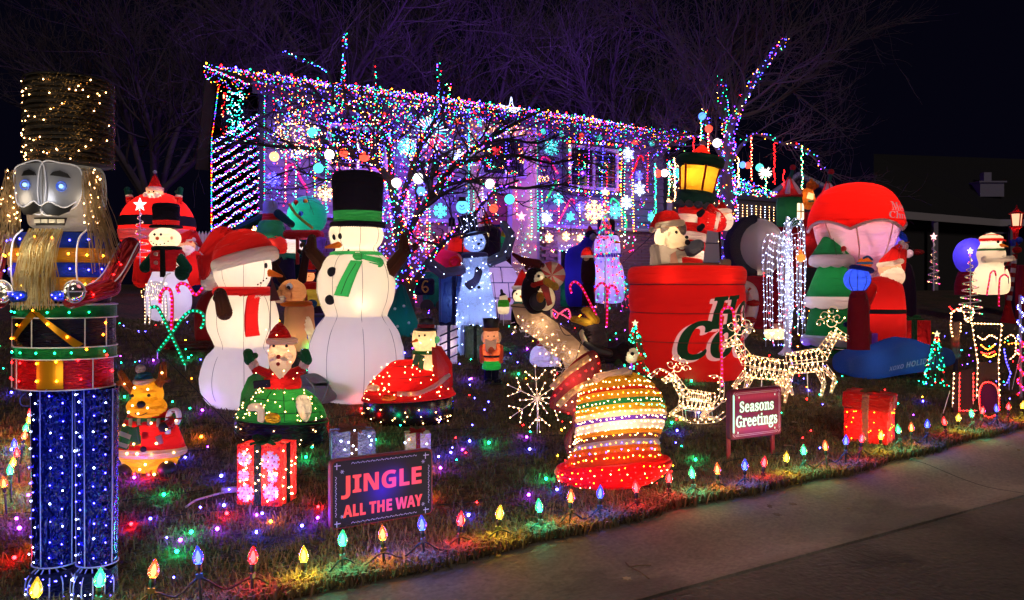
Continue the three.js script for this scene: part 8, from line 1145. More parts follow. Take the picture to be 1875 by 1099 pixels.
gift('inflatable_gift', 'red and green inflatable gift at the back of the blue base', { px: 1668, D: solve(1620, 690) + 0.5, w: 56, h: 96, c: 0xb01a20, rc: 0x14683a, tr: 0.5, k: 3, ry: -0.2, bow: true });
{
  const o = T('inflatable_ornament', 'blue ribbed inflatable ornament with a striped cap right of the green tree', 'inflatable ornament', { px: 1574, D: 9.9 });
  const b = add(o, 'ball', S(1570, 512, 24, { sy: 0.95 }), fab(0x3a58c8, 0.55)); add(b, 'rib', [-1, -0.4, 0.3, 0.9].map((a) => TU([[1570 + Math.sin(a) * 8, 490, Math.cos(a) * 8 + 2], [1570 + Math.sin(a) * 24.4, 512, Math.cos(a) * 24.4], [1570 + Math.sin(a) * 14, 533, Math.cos(a) * 14 + 2]], 0.7)), std(0x14205a)); add(o, 'collar', spin(L(1578, [[18, 488], [22, 492], [20, 497]]), 1578, 492, -0.2), fab(0x20307a)); add(o, 'cap', S(1584, 482, 13, { sy: 0.8 }), fab(0xd06a20, 0.5)); add(o, 'cap_stripe', [R(1584, 482, 12.4, 2, 0, Math.PI / 2, 0.5), TU([[1576, 474, 9], [1584, 470, 12], [1594, 476, 8]], 2)], fab(0x2a6ab0)); add(o, 'stand', L(1572, [[12, 532], [18, 560], [20, 640]]), fab(0x901828, 0.4)); lamp(o, 1570, 512, 0, 22, [0.75, 0.8, 1], 5); lamp(o, 1584, 482, 0, 11, WARM, 3);
}
{ // red Santa behind the base
  const o = T('inflatable_santa', 'red inflatable Santa with a white cuff standing behind the blue base', 'inflatable Santa', { px: 1618, D: 10.6 });
  add(o, 'body', L(1618, [[0, 640], [34, 634], [38, 580], [34, 530], [22, 510], [0, 505]]), fab(RED, 0.55)); add(o, 'belt', L(1618, [[38, 566], [38.6, 574]], { smooth: false }), inkm); const h = add(o, 'head', S(1630, 494, 20), fab(SKIN, 0.5)); add(h, 'beard', S(1632, 506, 21, { z: 6, sy: 1.0 }), fab(0xeee4dc, 0.55)); add(h, 'hat', [C([1628, 484, 0], [1640, 460, 0], 18, 9), C([1640, 460, 0], [1650, 448, 0], 9, 4)], fab(RED, 0.55)); add(h, 'brim', spin(R(1630, 482, 19, 5, 0, Math.PI / 2), 1630, 482, 0.2), fab(0xeee4dc)); add(o, 'pompom', S(1651, 446, 6), fab(0xeee4dc)); add(o, 'arm', [C([1588, 530, 14], [1572, 556, 24], 13, 11), S(1570, 562, 12, { z: 26 })], fab(RED, 0.5)); lamp(o, 1618, 570, 0, 34, WARM, 3.4); lamp(o, 1630, 494, 0, 18, WARM, 4.5); lamp(o, 1634, 472, 0, 12, WARM, 2);
}
// ---- capped snowman, purple globe, red lamp post and boxes at the far right
{
  const o = T('inflatable_snowman', 'inflatable snowman in a flat red cap holding a broom, far right', 'inflatable snowman', { px: 1815, D: 16.5, y: 1.22 });
  add(o, 'body', L(1815, [[0, 540], [26, 537], [31, 515], [26, 494], [20, 484], [24, 466], [20, 452], [17, 446], [19, 434], [0, 426]].sort((a, b) => b[1] - a[1])), fab(0xece2d4, 0.55)); add(o, 'cap', [S(1815, 438, 20, { sy: 0.5 }), S(1812, 430, 3), C([1822, 444, 10], [1832, 442, 12], 4, 3)], fab(0xc81818, 0.5)); add(o, 'arm', C([1796, 476, 14], [1840, 474, 20], 7, 6), fab(0xd8ccc4, 0.5)); add(o, 'broom', [C([1836, 480, 20], [1822, 500, 22], 2, 2), B(1820, 504, 8, 12, 6, { z: 22, rz: -0.6 })], fab(0xa01820, 0.4)); add(o, 'scarf', R(1815, 458, 20, 3, 0, Math.PI / 2), fab(0x2a5a30)); add(o, 'eye', S(1816, 444, 2.6, { z: 20 }), inkm); add(o, 'eye', S(1828, 445, 2.6, { z: 17 }), inkm); add(o, 'nose', C([1823, 450, 18], [1829, 453, 28], 3.4, 1.4), fab(ORG)); add(o, 'button', S(1830, 490, 3, { z: 22 }), inkm); add(o, 'mouth', TU([[1812, 455, 19], [1822, 457, 19], [1831, 453, 14]].map(([x, y, z]) => [x, y + 3, z + 1]), 1.5), inkm); lamp(o, 1815, 448, 0, 17, WARM, 5); lamp(o, 1815, 512, 0, 27, WARM, 4);
}
{ const o = T('inflatable_snow_globe', 'purple inflatable globe disc behind the capped snowman', 'inflatable snow globe', { px: 1780, D: 17.4 }); add(o, 'globe', S(1780, 470, 34, { sz: 0.5 }), fab(0x5a4ac8, 0.55)); add(o, 'base', L(1784, [[26, 498], [32, 520], [32, 540]]), fab(0xa8202c, 0.4)); lamp(o, 1770, 460, 0, 26, [0.6, 0.55, 1], 3); lamp(o, 1800, 480, 4, 16, [1, 0.6, 0.7], 3); }
{
  const o = T('lamp_post', 'red lantern post with candy stripes and a blue ribbon at the right edge', 'lamp post', { px: 1851, py: 592 });
  const r = fab(0xb01418, 0.4); const ln = add(o, 'lantern', [L(1862, [[8, 414], [10.5, 391]], { smooth: false, n: 4 })], glow([1.1, 0.5, 0.28])); const br = []; for (let i = 0; i < 4; i++) { const a = i * 1.571 + 0.0; br.push(K([1862 + Math.sin(a) * 8.4, 414, Math.cos(a) * 8.4], [1862 + Math.sin(a) * 11, 390, Math.cos(a) * 11], 1.1, 1.1, 6)); } add(ln, 'bar', br, r); add(o, 'roof', [L(1862, [[0, 380], [4, 384], [6, 387], [14, 391], [13, 392], [0, 392]], { smooth: false })], r); add(o, 'finial', C([1862, 382, 0], [1862, 376, 0], 2, 1), r); add(o, 'neck', L(1860, [[9, 414], [10, 417], [5, 424], [4.5, 450]]), r); add(o, 'ribbon', [B(1858, 444, 14, 12, 8, { rz: 0.2 }), S(1864, 440, 6, { z: 4 })], fab(0x3a50c8, 0.5)); add(o, 'ribbon_red', S(1860, 458, 8, { z: 4, sy: 0.8 }), fab(RED));
  const bands = [[], []]; for (let i = 0; i < 10; i++) { const y0 = 466 + i * 8.4; bands[i % 2].push(K([1858 - i * 1.1, y0 + 8.4, 0], [1858 - (i - 1) * 1.1, y0, 0], 4.4, 4.2, 14)); } add(o, 'post', bands[0], fab(0xa01418, 0.4)); add(o, 'stripe', bands[1], fab(0xd8c0d0, 0.4)); add(o, 'foot', L(1846, [[4.6, 550], [6, 562], [10, 580], [13, 592], [0, 594]]), r); lamp(o, 1862, 402, 0, 20, [1, 0.6, 0.4], 4); 
}
gift('inflatable_gift', 'dark red inflatable gift with a dark ribbon cut by the right edge of the picture', { px: 1880, py: 584, w: 54, h: 98, c: 0x7a1220, rc: 0x30141a, tr: 0.35, k: 1.2, ry: 0.15, bow: false });
// ---- toy soldier gate of white bulbs
{
  const o = T('soldier_gate_light', 'toy soldier house light sculpture outlined in white bulbs with a red arched door', 'light sculpture', { px: 1795, py: 764 });
  const m = std(0xc8c0b8, 0.5), fr = [], b = []; const ln = (pts, c, step = 8, z = 0) => { const P = pts.map((p) => [...p, z]); fr.push(TU(P, 0.9, { seg: pts.length * 8, n: 4 })); for (const p of along(new THREE.CatmullRomCurve3(P.map((p) => V(...p))).getPoints(30).map((v) => [v.x, v.y, v.z]), step)) b.push([p[0], p[1], p[2] + 2, c]); };
  const seg = (x0, y0, x1, y1, c, st) => ln([[x0, y0], [(x0 + x1) / 2, (y0 + y1) / 2], [x1, y1]], c, st);
  seg(1778, 592, 1836, 594, 'w', 6); seg(1780, 596, 1790, 664, 'w', 9); seg(1834, 596, 1828, 664, 'w', 9); seg(1790, 664, 1788, 730, 'w', 10); seg(1828, 664, 1830, 730, 'w', 10); seg(1746, 684, 1744, 746, 'w', 9); seg(1757, 684, 1756, 752, 'r', 8); seg(1782, 684, 1782, 740, 'r', 8); ln([[1794, 750], [1793, 718], [1800, 702], [1812, 700], [1824, 708], [1828, 722], [1829, 752]], 'r', 5); ln([[1798, 760], [1812, 764], [1826, 758]], 'r', 6); seg(1756, 752, 1790, 752, 'r', 7);
  ln([[1790, 616], [1800, 622], [1812, 614], [1826, 620]], 'w', 5); ln([[1796, 632], [1808, 640], [1822, 630]], 'o', 5); ln([[1800, 650], [1812, 654], [1824, 648]], 'y', 5); ln([[1796, 645], [1806, 648], [1820, 644]], 'r', 5);
  add(o, 'frame', fr, m); add(o, 'panel', [E([[1792, 664], [1828, 664], [1830, 700], [1818, 694], [1804, 696], [1792, 706]], 2, { z: -2, bev: 0.4 }), E([[1746, 682], [1784, 676], [1784, 752], [1748, 756]], 2, { z: -4, bev: 0.4 })], fab(0x4a3c44, 0.3)); add(o, 'door', E([[1796, 756], [1796, 716], [1806, 704], [1818, 704], [1826, 716], [1827, 756]], 2, { z: -2, bev: 0.4 }), foil(0x2a1c7a));
  bulbs(o, 'bulbs', b, 1.6, { dim: 0.8 }); lamp(o, 1808, 640, 30, 30, WARM, 0.8); lamp(o, 1790, 735, 40, 30, [1, 0.35, 0.3], 0.7); add(o, 'stay', K([1742, 716, -4], [1724, 756, 6], 0.6, 0.6, 4), wireW);
}
{
  const o = T('soldier_light', 'light up horn player outlined in white, red and teal bulbs beside the toy gate', 'light sculpture', { px: 1752, py: 700 });
  const fr = [], b = []; const ln = (pts, c, z = 0, st = 7) => { const P = pts.map((p) => [...p, z]); fr.push(TU(P, 0.9, { seg: 24, n: 4 })); for (const p of along(P, st)) b.push([p[0], p[1], p[2] + 2, c]); };
  ln([[1742, 574], [1740, 596], [1744, 618], [1752, 622], [1758, 606], [1758, 590]], 'w'); ln([[1740, 574], [1752, 566], [1764, 572], [1770, 590], [1784, 582]], 'w'); ln([[1754, 568], [1768, 560], [1782, 566], [1780, 580], [1766, 584]], 'w', 0, 6); ln([[1746, 630], [1758, 630]], 'r'); ln([[1746, 640], [1760, 641]], 't'); ln([[1747, 650], [1760, 652]], 't'); ln([[1738, 562], [1746, 570], [1756, 564]], 'r', 0, 5); add(o, 'frame', fr, std(0xc8c0b8, 0.5)); add(o, 'body', [L(1750, [[9, 590], [8, 622], [9, 655], [0, 660]], { sz: 0.5 })], fab(0x6a5048, 0.35)); add(o, 'leg', K([1750, 656, 0], [1750, 700, 0], 4, 4), std(0x1a1430)); bulbs(o, 'bulbs', b, 1.6, { dim: 0.8 }); lamp(o, 1752, 600, 20, 20, WARM, 0.7);
}
{
  const o = T('soldier_light', 'small blue and white outlined light figure right of the toy gate', 'light sculpture', { px: 1848, py: 716 });
  const fr = [], b = []; const ln = (pts, c, st = 6) => { const P = pts.map((p) => [...p, 0]); fr.push(TU(P, 0.8, { seg: 20, n: 4 })); for (const p of along(P, st)) b.push([p[0], p[1], p[2] + 2, c]); }; ln([[1840, 620], [1852, 612], [1860, 622], [1858, 650], [1846, 660]], 'w'); ln([[1838, 640], [1842, 662], [1850, 684]], 'b'); ln([[1850, 684], [1844, 700], [1838, 706]], 'b'); ln([[1846, 630], [1862, 628], [1868, 634]], 'o'); add(o, 'frame', fr, std(0xc8c0b8, 0.5)); add(o, 'stake', K([1848, 690, 0], [1848, 720, 0], 0.8, 0.8, 5), wireW); bulbs(o, 'bulbs', b, 1.5, { dim: 0.7 });
}
{ const o = T('candy_pole_light', 'tall pole wrapped in pale blue and red lights at the right edge', 'string light pole', { px: 1870, py: 730 }); add(o, 'pole', K([1870, 732, 0], [1868, 540, 0], 2.4, 2.4, 8), std(0x9a94a4, 0.5)); const b = []; for (let i = 0; i < 60; i++) { const t = i / 60, a = i * 0.7; b.push([1869 + Math.sin(a) * 5, lerp(545, 726, t), Math.cos(a) * 5, t < 0.45 ? (i % 2 ? 'c' : 'b') : (i % 2 ? 'r' : 'p')]); } bulbs(o, 'bulbs', b, 1.6, { dim: 0.7 }); add(o, 'stay', [K([1868, 650, 0], [1846, 712, 12], 0.6, 0.6, 4)], wireW); }
wireTree('green wire tree light standing left of the toy gate', 1710, 712, 50, 96, 90, 6);
// ---- red gift with a lid, near the kerb
{
  const o = T('gift_box_light', 'glowing red gift box with a raised lid near the kerb at the right', 'gift box', { px: 1592, py: 806 });
  const m = fab(0xd01818, 0.6), rib = fab(0xd87a6a, 0.45), ry = -0.62, k = (g) => yaw(g, 1592, ry);
  add(o, 'box', k(B(1592, 776, 74, 62, 66, { r: 2 })), m); const lid = add(o, 'lid', k(spin(B(1592, 732, 80, 28, 72, { r: 3 }), 1592, 746, -0.07)), m); add(o, 'ribbon', ribbon(1592, 776, 74, 61, 66, 11).map(k), rib); add(lid, 'lid_ribbon', ribbon(1592, 732, 80, 27, 72, 12).map((g) => k(spin(g, 1592, 746, -0.07))), rib); add(o, 'gap', k(B(1592, 746, 72, 4, 64, { r: 0.5 })), std(0x14102a)); add(lid, 'bow', [S(1582, 715, 10, { sy: 0.35, z: 6, rz: 0.3 }), S(1602, 715, 10, { sy: 0.35, z: -2, rz: -0.3 }), S(1592, 716, 5, { sy: 0.6 })], fab(0x8a7a4a, 0.4));
  const b = []; for (let i = 0; i < 26; i++) { const s = rnd() < 0.6; const p = s ? [rr(-34, 34), rr(748, 800), 34] : [38, rr(748, 800), rr(-30, 30)]; b.push([1592 + p[0] * Math.cos(ry) + p[2] * Math.sin(ry), p[1], -p[0] * Math.sin(ry) + p[2] * Math.cos(ry), 'o']); } bulbs(o, 'bulbs', b, 1.5, { dim: 0.5 }); lamp(o, 1592, 776, 0, 34, WARM, 8); lamp(o, 1592, 732, 0, 20, WARM, 3); lamp(o, 1612, 790, 56, 20, [1, 0.2, 0.15], 1);
}
// ================= signs, path bulbs, lights on the grass =================
function sign(label, px, pyTop, D, wpx, hpx, draw, legTo, frameC, faceMat, turn) {
  const x = (px - CX) / F * D, h0 = lawnH(x, D), o = new THREE.Group(); o.name = nm('lit_sign'); o.userData = { label, category: 'sign' }; scene.add(o); o.world = true;
  const w = wpx, h = hpx, yt = EYE - (pyTop - HY) / F * D - h0; o.position.set(x, h0, -D); o.rotation.y = turn; o.D = D;
  const sh = (w, h, r) => { const s = new THREE.Shape(); s.moveTo(r, 0); s.lineTo(w - r, 0); s.quadraticCurveTo(w, 0, w, r); s.lineTo(w, h - r); s.quadraticCurveTo(w, h, w - r, h); s.lineTo(r, h); s.quadraticCurveTo(0, h, 0, h - r); s.lineTo(0, r); s.quadraticCurveTo(0, 0, r, 0); return s; };
  add(o, 'board', new THREE.ExtrudeGeometry(sh(w, h, 0.03), { depth: 0.03, bevelEnabled: true, bevelThickness: 0.006, bevelSize: 0.005, bevelSegments: 2 }).translate(0, yt - h, -0.04), frameC);
  const fg = new THREE.ShapeGeometry(sh(w - 0.012, h - 0.012, 0.026), 6); fg.translate(0.006, yt - h + 0.006, 0.0); const p = fg.attributes.position, u = fg.attributes.uv; for (let i = 0; i < p.count; i++) u.setXY(i, p.getX(i) / w, (p.getY(i) - yt + h) / h); add(o, 'sign_face', fg.translate(0, 0, 0.002), faceMat);
  for (const [lx, k] of legTo) add(o, 'leg', new THREE.BoxGeometry(0.035, yt + 0.2, 0.014).translate(lx * w, (yt - 0.2) / 2 - 0.02 * k, -0.052), std(0x8a1420, 0.5));
  return { o, yt, w, h };
}
{
  const Wp = 1024, Hp = 640; let e; const paint = (c, glowOnly) => {
    c.fillStyle = glowOnly ? '#000' : '#080a1e'; c.fillRect(0, 0, Wp, Hp);
    if (glowOnly) { const led = (x, y, r, col) => { const g = c.createRadialGradient(x, y, 0, x, y, r); g.addColorStop(0, col); g.addColorStop(1, 'rgba(0,0,0,0)'); c.fillStyle = g; c.fillRect(0, 0, Wp, Hp); }; led(500, 330, 430, 'rgba(60,20,255,0.9)'); led(640, 230, 250, 'rgba(90,20,255,0.6)'); }
    c.strokeStyle = c.fillStyle = glowOnly ? '#2a2a70' : '#a8a8d8'; c.lineWidth = 5;
    for (const y of [40, Hp - 40]) for (let x = 190; x < 860; x += 48) { c.beginPath(); c.moveTo(x, y + 8); c.quadraticCurveTo(x + 12, y - 16, x + 24, y); c.quadraticCurveTo(x + 32, y + 12, x + 40, y - 4); c.stroke(); } for (const x of [40, Wp - 40]) for (let y = 150; y < 500; y += 48) { c.beginPath(); c.moveTo(x - 8, y); c.quadraticCurveTo(x + 14, y + 12, x, y + 24); c.quadraticCurveTo(x - 12, y + 32, x + 4, y + 40); c.stroke(); }
    for (const [x, y] of [[100, 110], [924, 110], [100, 530], [924, 530]]) for (let i = 0; i < 3; i++) { const a = i * Math.PI / 3; c.beginPath(); c.moveTo(x - Math.cos(a) * 20, y - Math.sin(a) * 20); c.lineTo(x + Math.cos(a) * 20, y + Math.sin(a) * 20); c.stroke(); } for (const [x, y] of [[50, 50], [950, 50], [50, 590], [950, 590]]) { c.fillRect(x - 24, y - 5, 60, 9); c.fillRect(x - 6, y - 24, 9, 60); }
    const text = (t, x, y, s, wmax) => { c.font = `bold ${s}px sans-serif`; c.lineJoin = 'round'; const m = c.measureText(t).width; c.save(); c.translate(x, y); c.scale(wmax / m, 1); const g = c.createLinearGradient(0, 0, m, 0); if (glowOnly) { g.addColorStop(0, '#f04038'); g.addColorStop(0.45, '#e83a70'); g.addColorStop(0.62, '#d03ab0'); g.addColorStop(1, '#f0404a'); } else g.addColorStop(0, '#a03838'), g.addColorStop(1, '#a03838'); c.fillStyle = c.strokeStyle = g; c.lineWidth = 7; c.strokeText(t, 0, 0); c.fillText(t, 0, 0); c.restore(); };
    text('JINGLE', 118, 318, 226, 800); text('ALL THE WAY', 112, 540, 150, 800);
  };
  const map = canvas(Wp, Hp, (c) => paint(c, false)), em = canvas(Wp, Hp, (c) => paint(c, true));
  const { o } = sign('dark blue lit sign reading JINGLE ALL THE WAY on red legs', 607, 845, 4.42, 0.606, 0.372, null, [[0.06, 1], [0.94, 1]], std(0x7a2838, 0.5), new THREE.MeshStandardMaterial({ map, roughness: 0.7, emissive: 0xffffff, emissiveMap: em, emissiveIntensity: 0.72, side: THREE.DoubleSide }), TH);
  const l = new THREE.PointLight(new THREE.Color(0.4, 0.2, 1), 0.03); l.position.set(0.3, 0.12, 0.3); l.castShadow = true; o.add(l);
}
{
  const Wp = 1024, Hp = 700; const paint = (c, g) => {
    c.fillStyle = g ? '#000' : '#7a1438'; c.fillRect(0, 0, Wp, Hp);
    if (g) for (const y of [110, 560]) for (let i = 0; i < 14; i++) { const x = 110 + i * 62, r = 105, q = c.createRadialGradient(x, y, 0, x, y, r); q.addColorStop(0, 'rgba(255,110,90,0.55)'); q.addColorStop(1, 'rgba(150,20,50,0)'); c.fillStyle = q; c.fillRect(x - r, y - r, 2 * r, 2 * r); } if (g) { c.fillStyle = 'rgba(150,10,70,0.25)'; c.fillRect(0, 0, Wp, Hp); }
    c.strokeStyle = g ? '#3a2028' : '#c8b0b8'; c.lineWidth = 6; for (const d of [40, 60]) { c.strokeRect(d + 60, d, Wp - 2 * d - 120, 1); c.strokeRect(d + 60, Hp - d, Wp - 2 * d - 120, 1); c.strokeRect(d, d + 60, 1, Hp - 2 * d - 120); c.strokeRect(Wp - d, d + 60, 1, Hp - 2 * d - 120); }
    for (const [x, y, a] of [[60, 60, 0], [Wp - 60, 60, 1], [60, Hp - 60, 3], [Wp - 60, Hp - 60, 2]]) { c.save(); c.translate(x, y); c.rotate(a * Math.PI / 2); c.lineWidth = 5; for (const r of [18, 34, 50]) { c.beginPath(); c.arc(r * 0.4, r * 0.4, r, Math.PI, Math.PI * 1.5); c.stroke(); c.beginPath(); c.arc(r * 1.2, -4, r * 0.35, 0, 5); c.stroke(); c.beginPath(); c.arc(-4, r * 1.2, r * 0.35, 0, 5); c.stroke(); } c.restore(); }
    const text = (t, x, y, s, wm) => { c.font = `bold ${s}px serif`; c.lineJoin = 'round'; const m = c.measureText(t).width; c.save(); c.translate(x, y); c.scale(wm / m, 1); c.strokeStyle = g ? '#06361c' : '#0c3a22'; c.lineWidth = 26; c.strokeText(t, 0, 0); c.fillStyle = c.strokeStyle = g ? '#c8f0d4' : '#e0f0e0'; c.lineWidth = 8; c.strokeText(t, 0, 0); c.fillText(t, 0, 0); c.restore(); }; text('Seasons', 160, 320, 210, 700); text('Greetings', 85, 530, 220, 850);
    c.fillStyle = g ? '#a8e0c0' : '#d0f0e0'; for (const [x, y] of [[150, 105], [880, 105], [130, 610], [880, 600]]) { c.beginPath(); c.ellipse(x, y, 11, 16, 0, 0, 7); c.fill(); }
  };
  const { o } = sign('crimson lit sign reading Seasons Greetings in pale green letters on red legs', 1339, 716, 6.25, 0.545, 0.375, null, [[0.04, 1], [0.92, 1]], std(0x6a1a34, 0.5), new THREE.MeshStandardMaterial({ map: canvas(Wp, Hp, (c) => paint(c, false)), roughness: 0.4, emissive: 0xffffff, emissiveMap: canvas(Wp, Hp, (c) => paint(c, true)), emissiveIntensity: 0.68, side: THREE.DoubleSide }), TH * 0.92);
  add(o, 'light_tube', C([0.012, -0.22, 0.014], [0.012, -0.5, 0.014], 0.006, 0.006), glow([0.5, 1.1, 0.7])); const l = new THREE.PointLight(new THREE.Color(1, 0.35, 0.4), 0.03); l.position.set(0.28, 0.2, 0.3); l.castShadow = true; o.add(l);
}
// ---- path bulbs on stakes
const pathCol = { y: [2.6, 1.9, 0.12], g: [0.1, 2.0, 1.1], o: [3, 0.85, 0.08], b: [0.22, 0.55, 4.2], r: [2.6, 0.1, 0.12] }, pathName = { y: 'yellow', g: 'green', o: 'orange', b: 'blue', r: 'red' };
const pathLights = [[65, 1080, 'y'], [182, 1060, 'g'], [280, 1045, 'o'], [363, 1020, 'b'], [463, 1020, 'r'], [556, 1018, 'y'], [627, 988, 'g'], [701, 978, 'o'], [773, 960, 'b'], [843, 952, 'r'], [914, 940, 'y'], [988, 928, 'g'], [1045, 910, 'o'], [1099, 903, 'b'], [1165, 893, 'r'], [1225, 875, 'r'], [1268, 867, 'g'], [1314, 860, 'o'], [1364, 852, 'b'], [1399, 847, 'r'], [1440, 838, 'y'], [1472, 825, 'g'], [1512, 817, 'o'], [1549, 807, 'b'], [1578, 803, 'r'], [1613, 798, 'y'], [1646, 787, 'g'], [1669, 783, 'o'], [1698, 777, 'b'], [1730, 772, 'r'], [1755, 765, 'y'], [1780, 758, 'g'], [1799, 752, 'r'], [1825, 748, 'b'], [1847, 745, 'r'], [1872, 742, 'y'], [7, 883, 'o'], [18, 860, 'g'], [23, 846, 'y'], [31, 828, 'r'], [26, 812, 'b'], [44, 796, 'o'], [46, 783, 'g'], [53, 768, 'y'], [55, 756, 'r']];
const protoB = {}, kerbD = (x) => { const t = (x - CX) / F; let D = 5; for (let i = 0; i < 30; i++) { const u = UX * t * D + UD * D; D = lerp(D, (edgeQ(u) + 0.1) / (UX - UD * t), 0.6); } return D; };
pathLights.forEach(([x, y, c], i) => {
  const left = i >= 36, stake = left ? 74 : 0; let D;
  if (left) D = solve(x + 2, y + 64 - (i - 36) * 2); else D = kerbD(x);
  const px = (x - CX) / F * D, h = lawnH(px, D), yb = EYE - (y - HY) / F * D, o = new THREE.Group();
  const label = `${pathName[c]} pointed bulb ${left ? 'in the row left of the giant nutcracker' : 'on a dark stake at the kerb'}`, s = 1.0;
  let src = protoB[c], g;
  const H = 0.16;
  if (!src) {
    g = W('path_light', label, 'path light'); g.world = true;
    const mx = Math.max(...pathCol[c]), k = pathCol[c].map((v) => v / mx); add(g, 'bulb', L(0, [[0.008, 0.012], [0.017, 0.002], [0.0225, -0.012], [0.02, -0.03], [0.011, -0.05], [0.003, -0.064], [0, -0.066]], { n: 18 }), new THREE.MeshPhysicalMaterial({ color: new THREE.Color(...k.map((v) => 0.3 + 0.7 * v)), roughness: 0.25, transmission: 0.85, thickness: 0, emissive: new THREE.Color(...k), emissiveIntensity: { y: 0.5, g: 0.6, o: 0.7, b: 0.9, r: 0.75 }[c], side: THREE.DoubleSide }));
    add(g, 'filament', L(0, [[0, 0.006], [0.007, 0.0], [0.0105, -0.012], [0.009, -0.026], [0.004, -0.042], [0, -0.046]], { n: 12 }), glow(k.map((v) => 3.2 * v + 0.9)));
    add(g, 'socket', L(0, [[0, 0.04], [0.012, 0.04], [0.0125, 0.014], [0.0095, 0.01]], { smooth: false, n: 12 }), std(0x0e2016, 0.6));
    add(g, 'stake', [K([0, 0.04, 0], [0, 0.36, 0], 0.006, 0.0085, 8), new THREE.BoxGeometry(0.028, 0.02, 0.012).translate(0, -0.06, 0)], std(0x0b1810, 0.6));
    lamp(g, 0, -0.03, 0, 1, pathCol[c].map((v) => v / Math.max(...pathCol[c])), 0.24);
    protoB[c] = src = g;
  } else { g = src.clone(); g.name = nm('path_light'); g.userData = { ...src.userData, label }; scene.add(g); }
  g.userData.group = `${pathName[c]} path bulbs ${left ? 'in the left row' : 'along the kerb'}`;
  g.position.set(px, yb - 0.02, -D); g.rotation.set(rr(-0.14, 0.14), rr(0, 6), rr(-0.16, 0.16)); g.scale.setScalar(left ? 0.8 : 1.02);
});
{ // the cable slung from stake to stake
  const P = []; for (let i = 0; i < 36; i++) { const [x, y] = pathLights[i], D = kerbD(x), p = at(x, y, D); P.push([p.x, -(p.y - 0.09), p.z]); if (i < 35) { const [x2, y2] = pathLights[i + 1], D2 = kerbD(x2), q = at(x2, y2, D2), m = p.clone().lerp(q, 0.5); P.push([m.x, -(m.y - 0.14), m.z]); } }
  top('path_light_cable', 'thin dark cable slung between the path bulbs along the kerb', 'cable', TU(P, 0.0045, { seg: 280, n: 5 }), std(0x0c140e, 0.7));
}
// ---- mini lights lying in the grass
{
  const p = []; for (let i = 0; i < 900; i++) { const u = rr(-6, 15), q = edgeQ(u) + 0.25 + Math.pow(rnd(), 0.8) * 8, x = UX * u - UD * q, d = UD * u + UX * q; if (Math.abs(x / d) > 0.66) continue; p.push([x, lawnH(x, d) + rr(0.02, 0.05), -d, pick(['b', 'b', 'v', 'r', 'g', 'g', 'o', 'b', 'r', 'y'])]); }
  const o = stringLight('lawn_light_string', 'multicoloured mini lights strewn all over the lawn', null, p, 0.0062, { cable: false, dim: 2.2 });
  // lit spots near the front, large enough to tint the grass
  for (const [x, y, c] of [[200, 985, 'b'], [330, 1000, 'v'], [160, 925, 'b'], [410, 935, 'b'], [415, 950, 'r'], [275, 960, 'b'], [350, 985, 'g'], [480, 950, 'b'], [560, 845, 'g'], [470, 985, 'b'], [240, 970, 'r'], [300, 915, 'g'], [405, 880, 'b'], [860, 815, 'b'], [895, 818, 'g'], [1000, 885, 'g'], [970, 830, 'b'], [700, 1020, 'b'], [1020, 905, 'b'], [1240, 795, 'b'], [1230, 780, 'g'], [1420, 700, 'g'], [1450, 702, 'b'], [1560, 740, 'g'], [1480, 720, 'b'], [1690, 740, 'b'], [920, 640, 'g'], [860, 700, 'b'], [950, 690, 'g'], [30, 960, 'v'], [345, 660, 'g'], [640, 790, 'r'], ...Array.from({ length: 95 }, () => [20 + 1500 * rnd() ** 1.5, rr(640, 1060), pick(['b', 'v', 'b', 'r', 'g', 'v', 'o'])]).filter(([x, y]) => y < 1040 - Math.max(0, x - 500) * 0.2)]) { const d = solve(x, y), q = at(x, y, d); o.add(((l) => { l.position.set(q.x, q.y + 0.05, q.z); l.castShadow = true; return l; })(new THREE.PointLight(new THREE.Color(...LED[c].map((v) => v / Math.max(...LED[c]))), 0.075))); bulbs(o, 'bulbs', [[q.x, q.y + 0.03, q.z, c]], 0.0105, { dim: 2.5, big: true }); }
  // green cable runs in the grass
  const cg = []; for (let k = 0; k < 9; k++) { const P = []; let u = rr(-5, 3), q = 4.4 + k * 0.75; for (let i = 0; i < 12; i++) { const x = UX * u - UD * q, d = UD * u + UX * q; P.push([x, -(lawnH(x, d) + 0.018), -d]); u += rr(0.5, 1); q += rr(-0.25, 0.25); } cg.push(TU(P, 0.003, { seg: 60, n: 3 })); } add(o, 'cable', cg, wire);
}
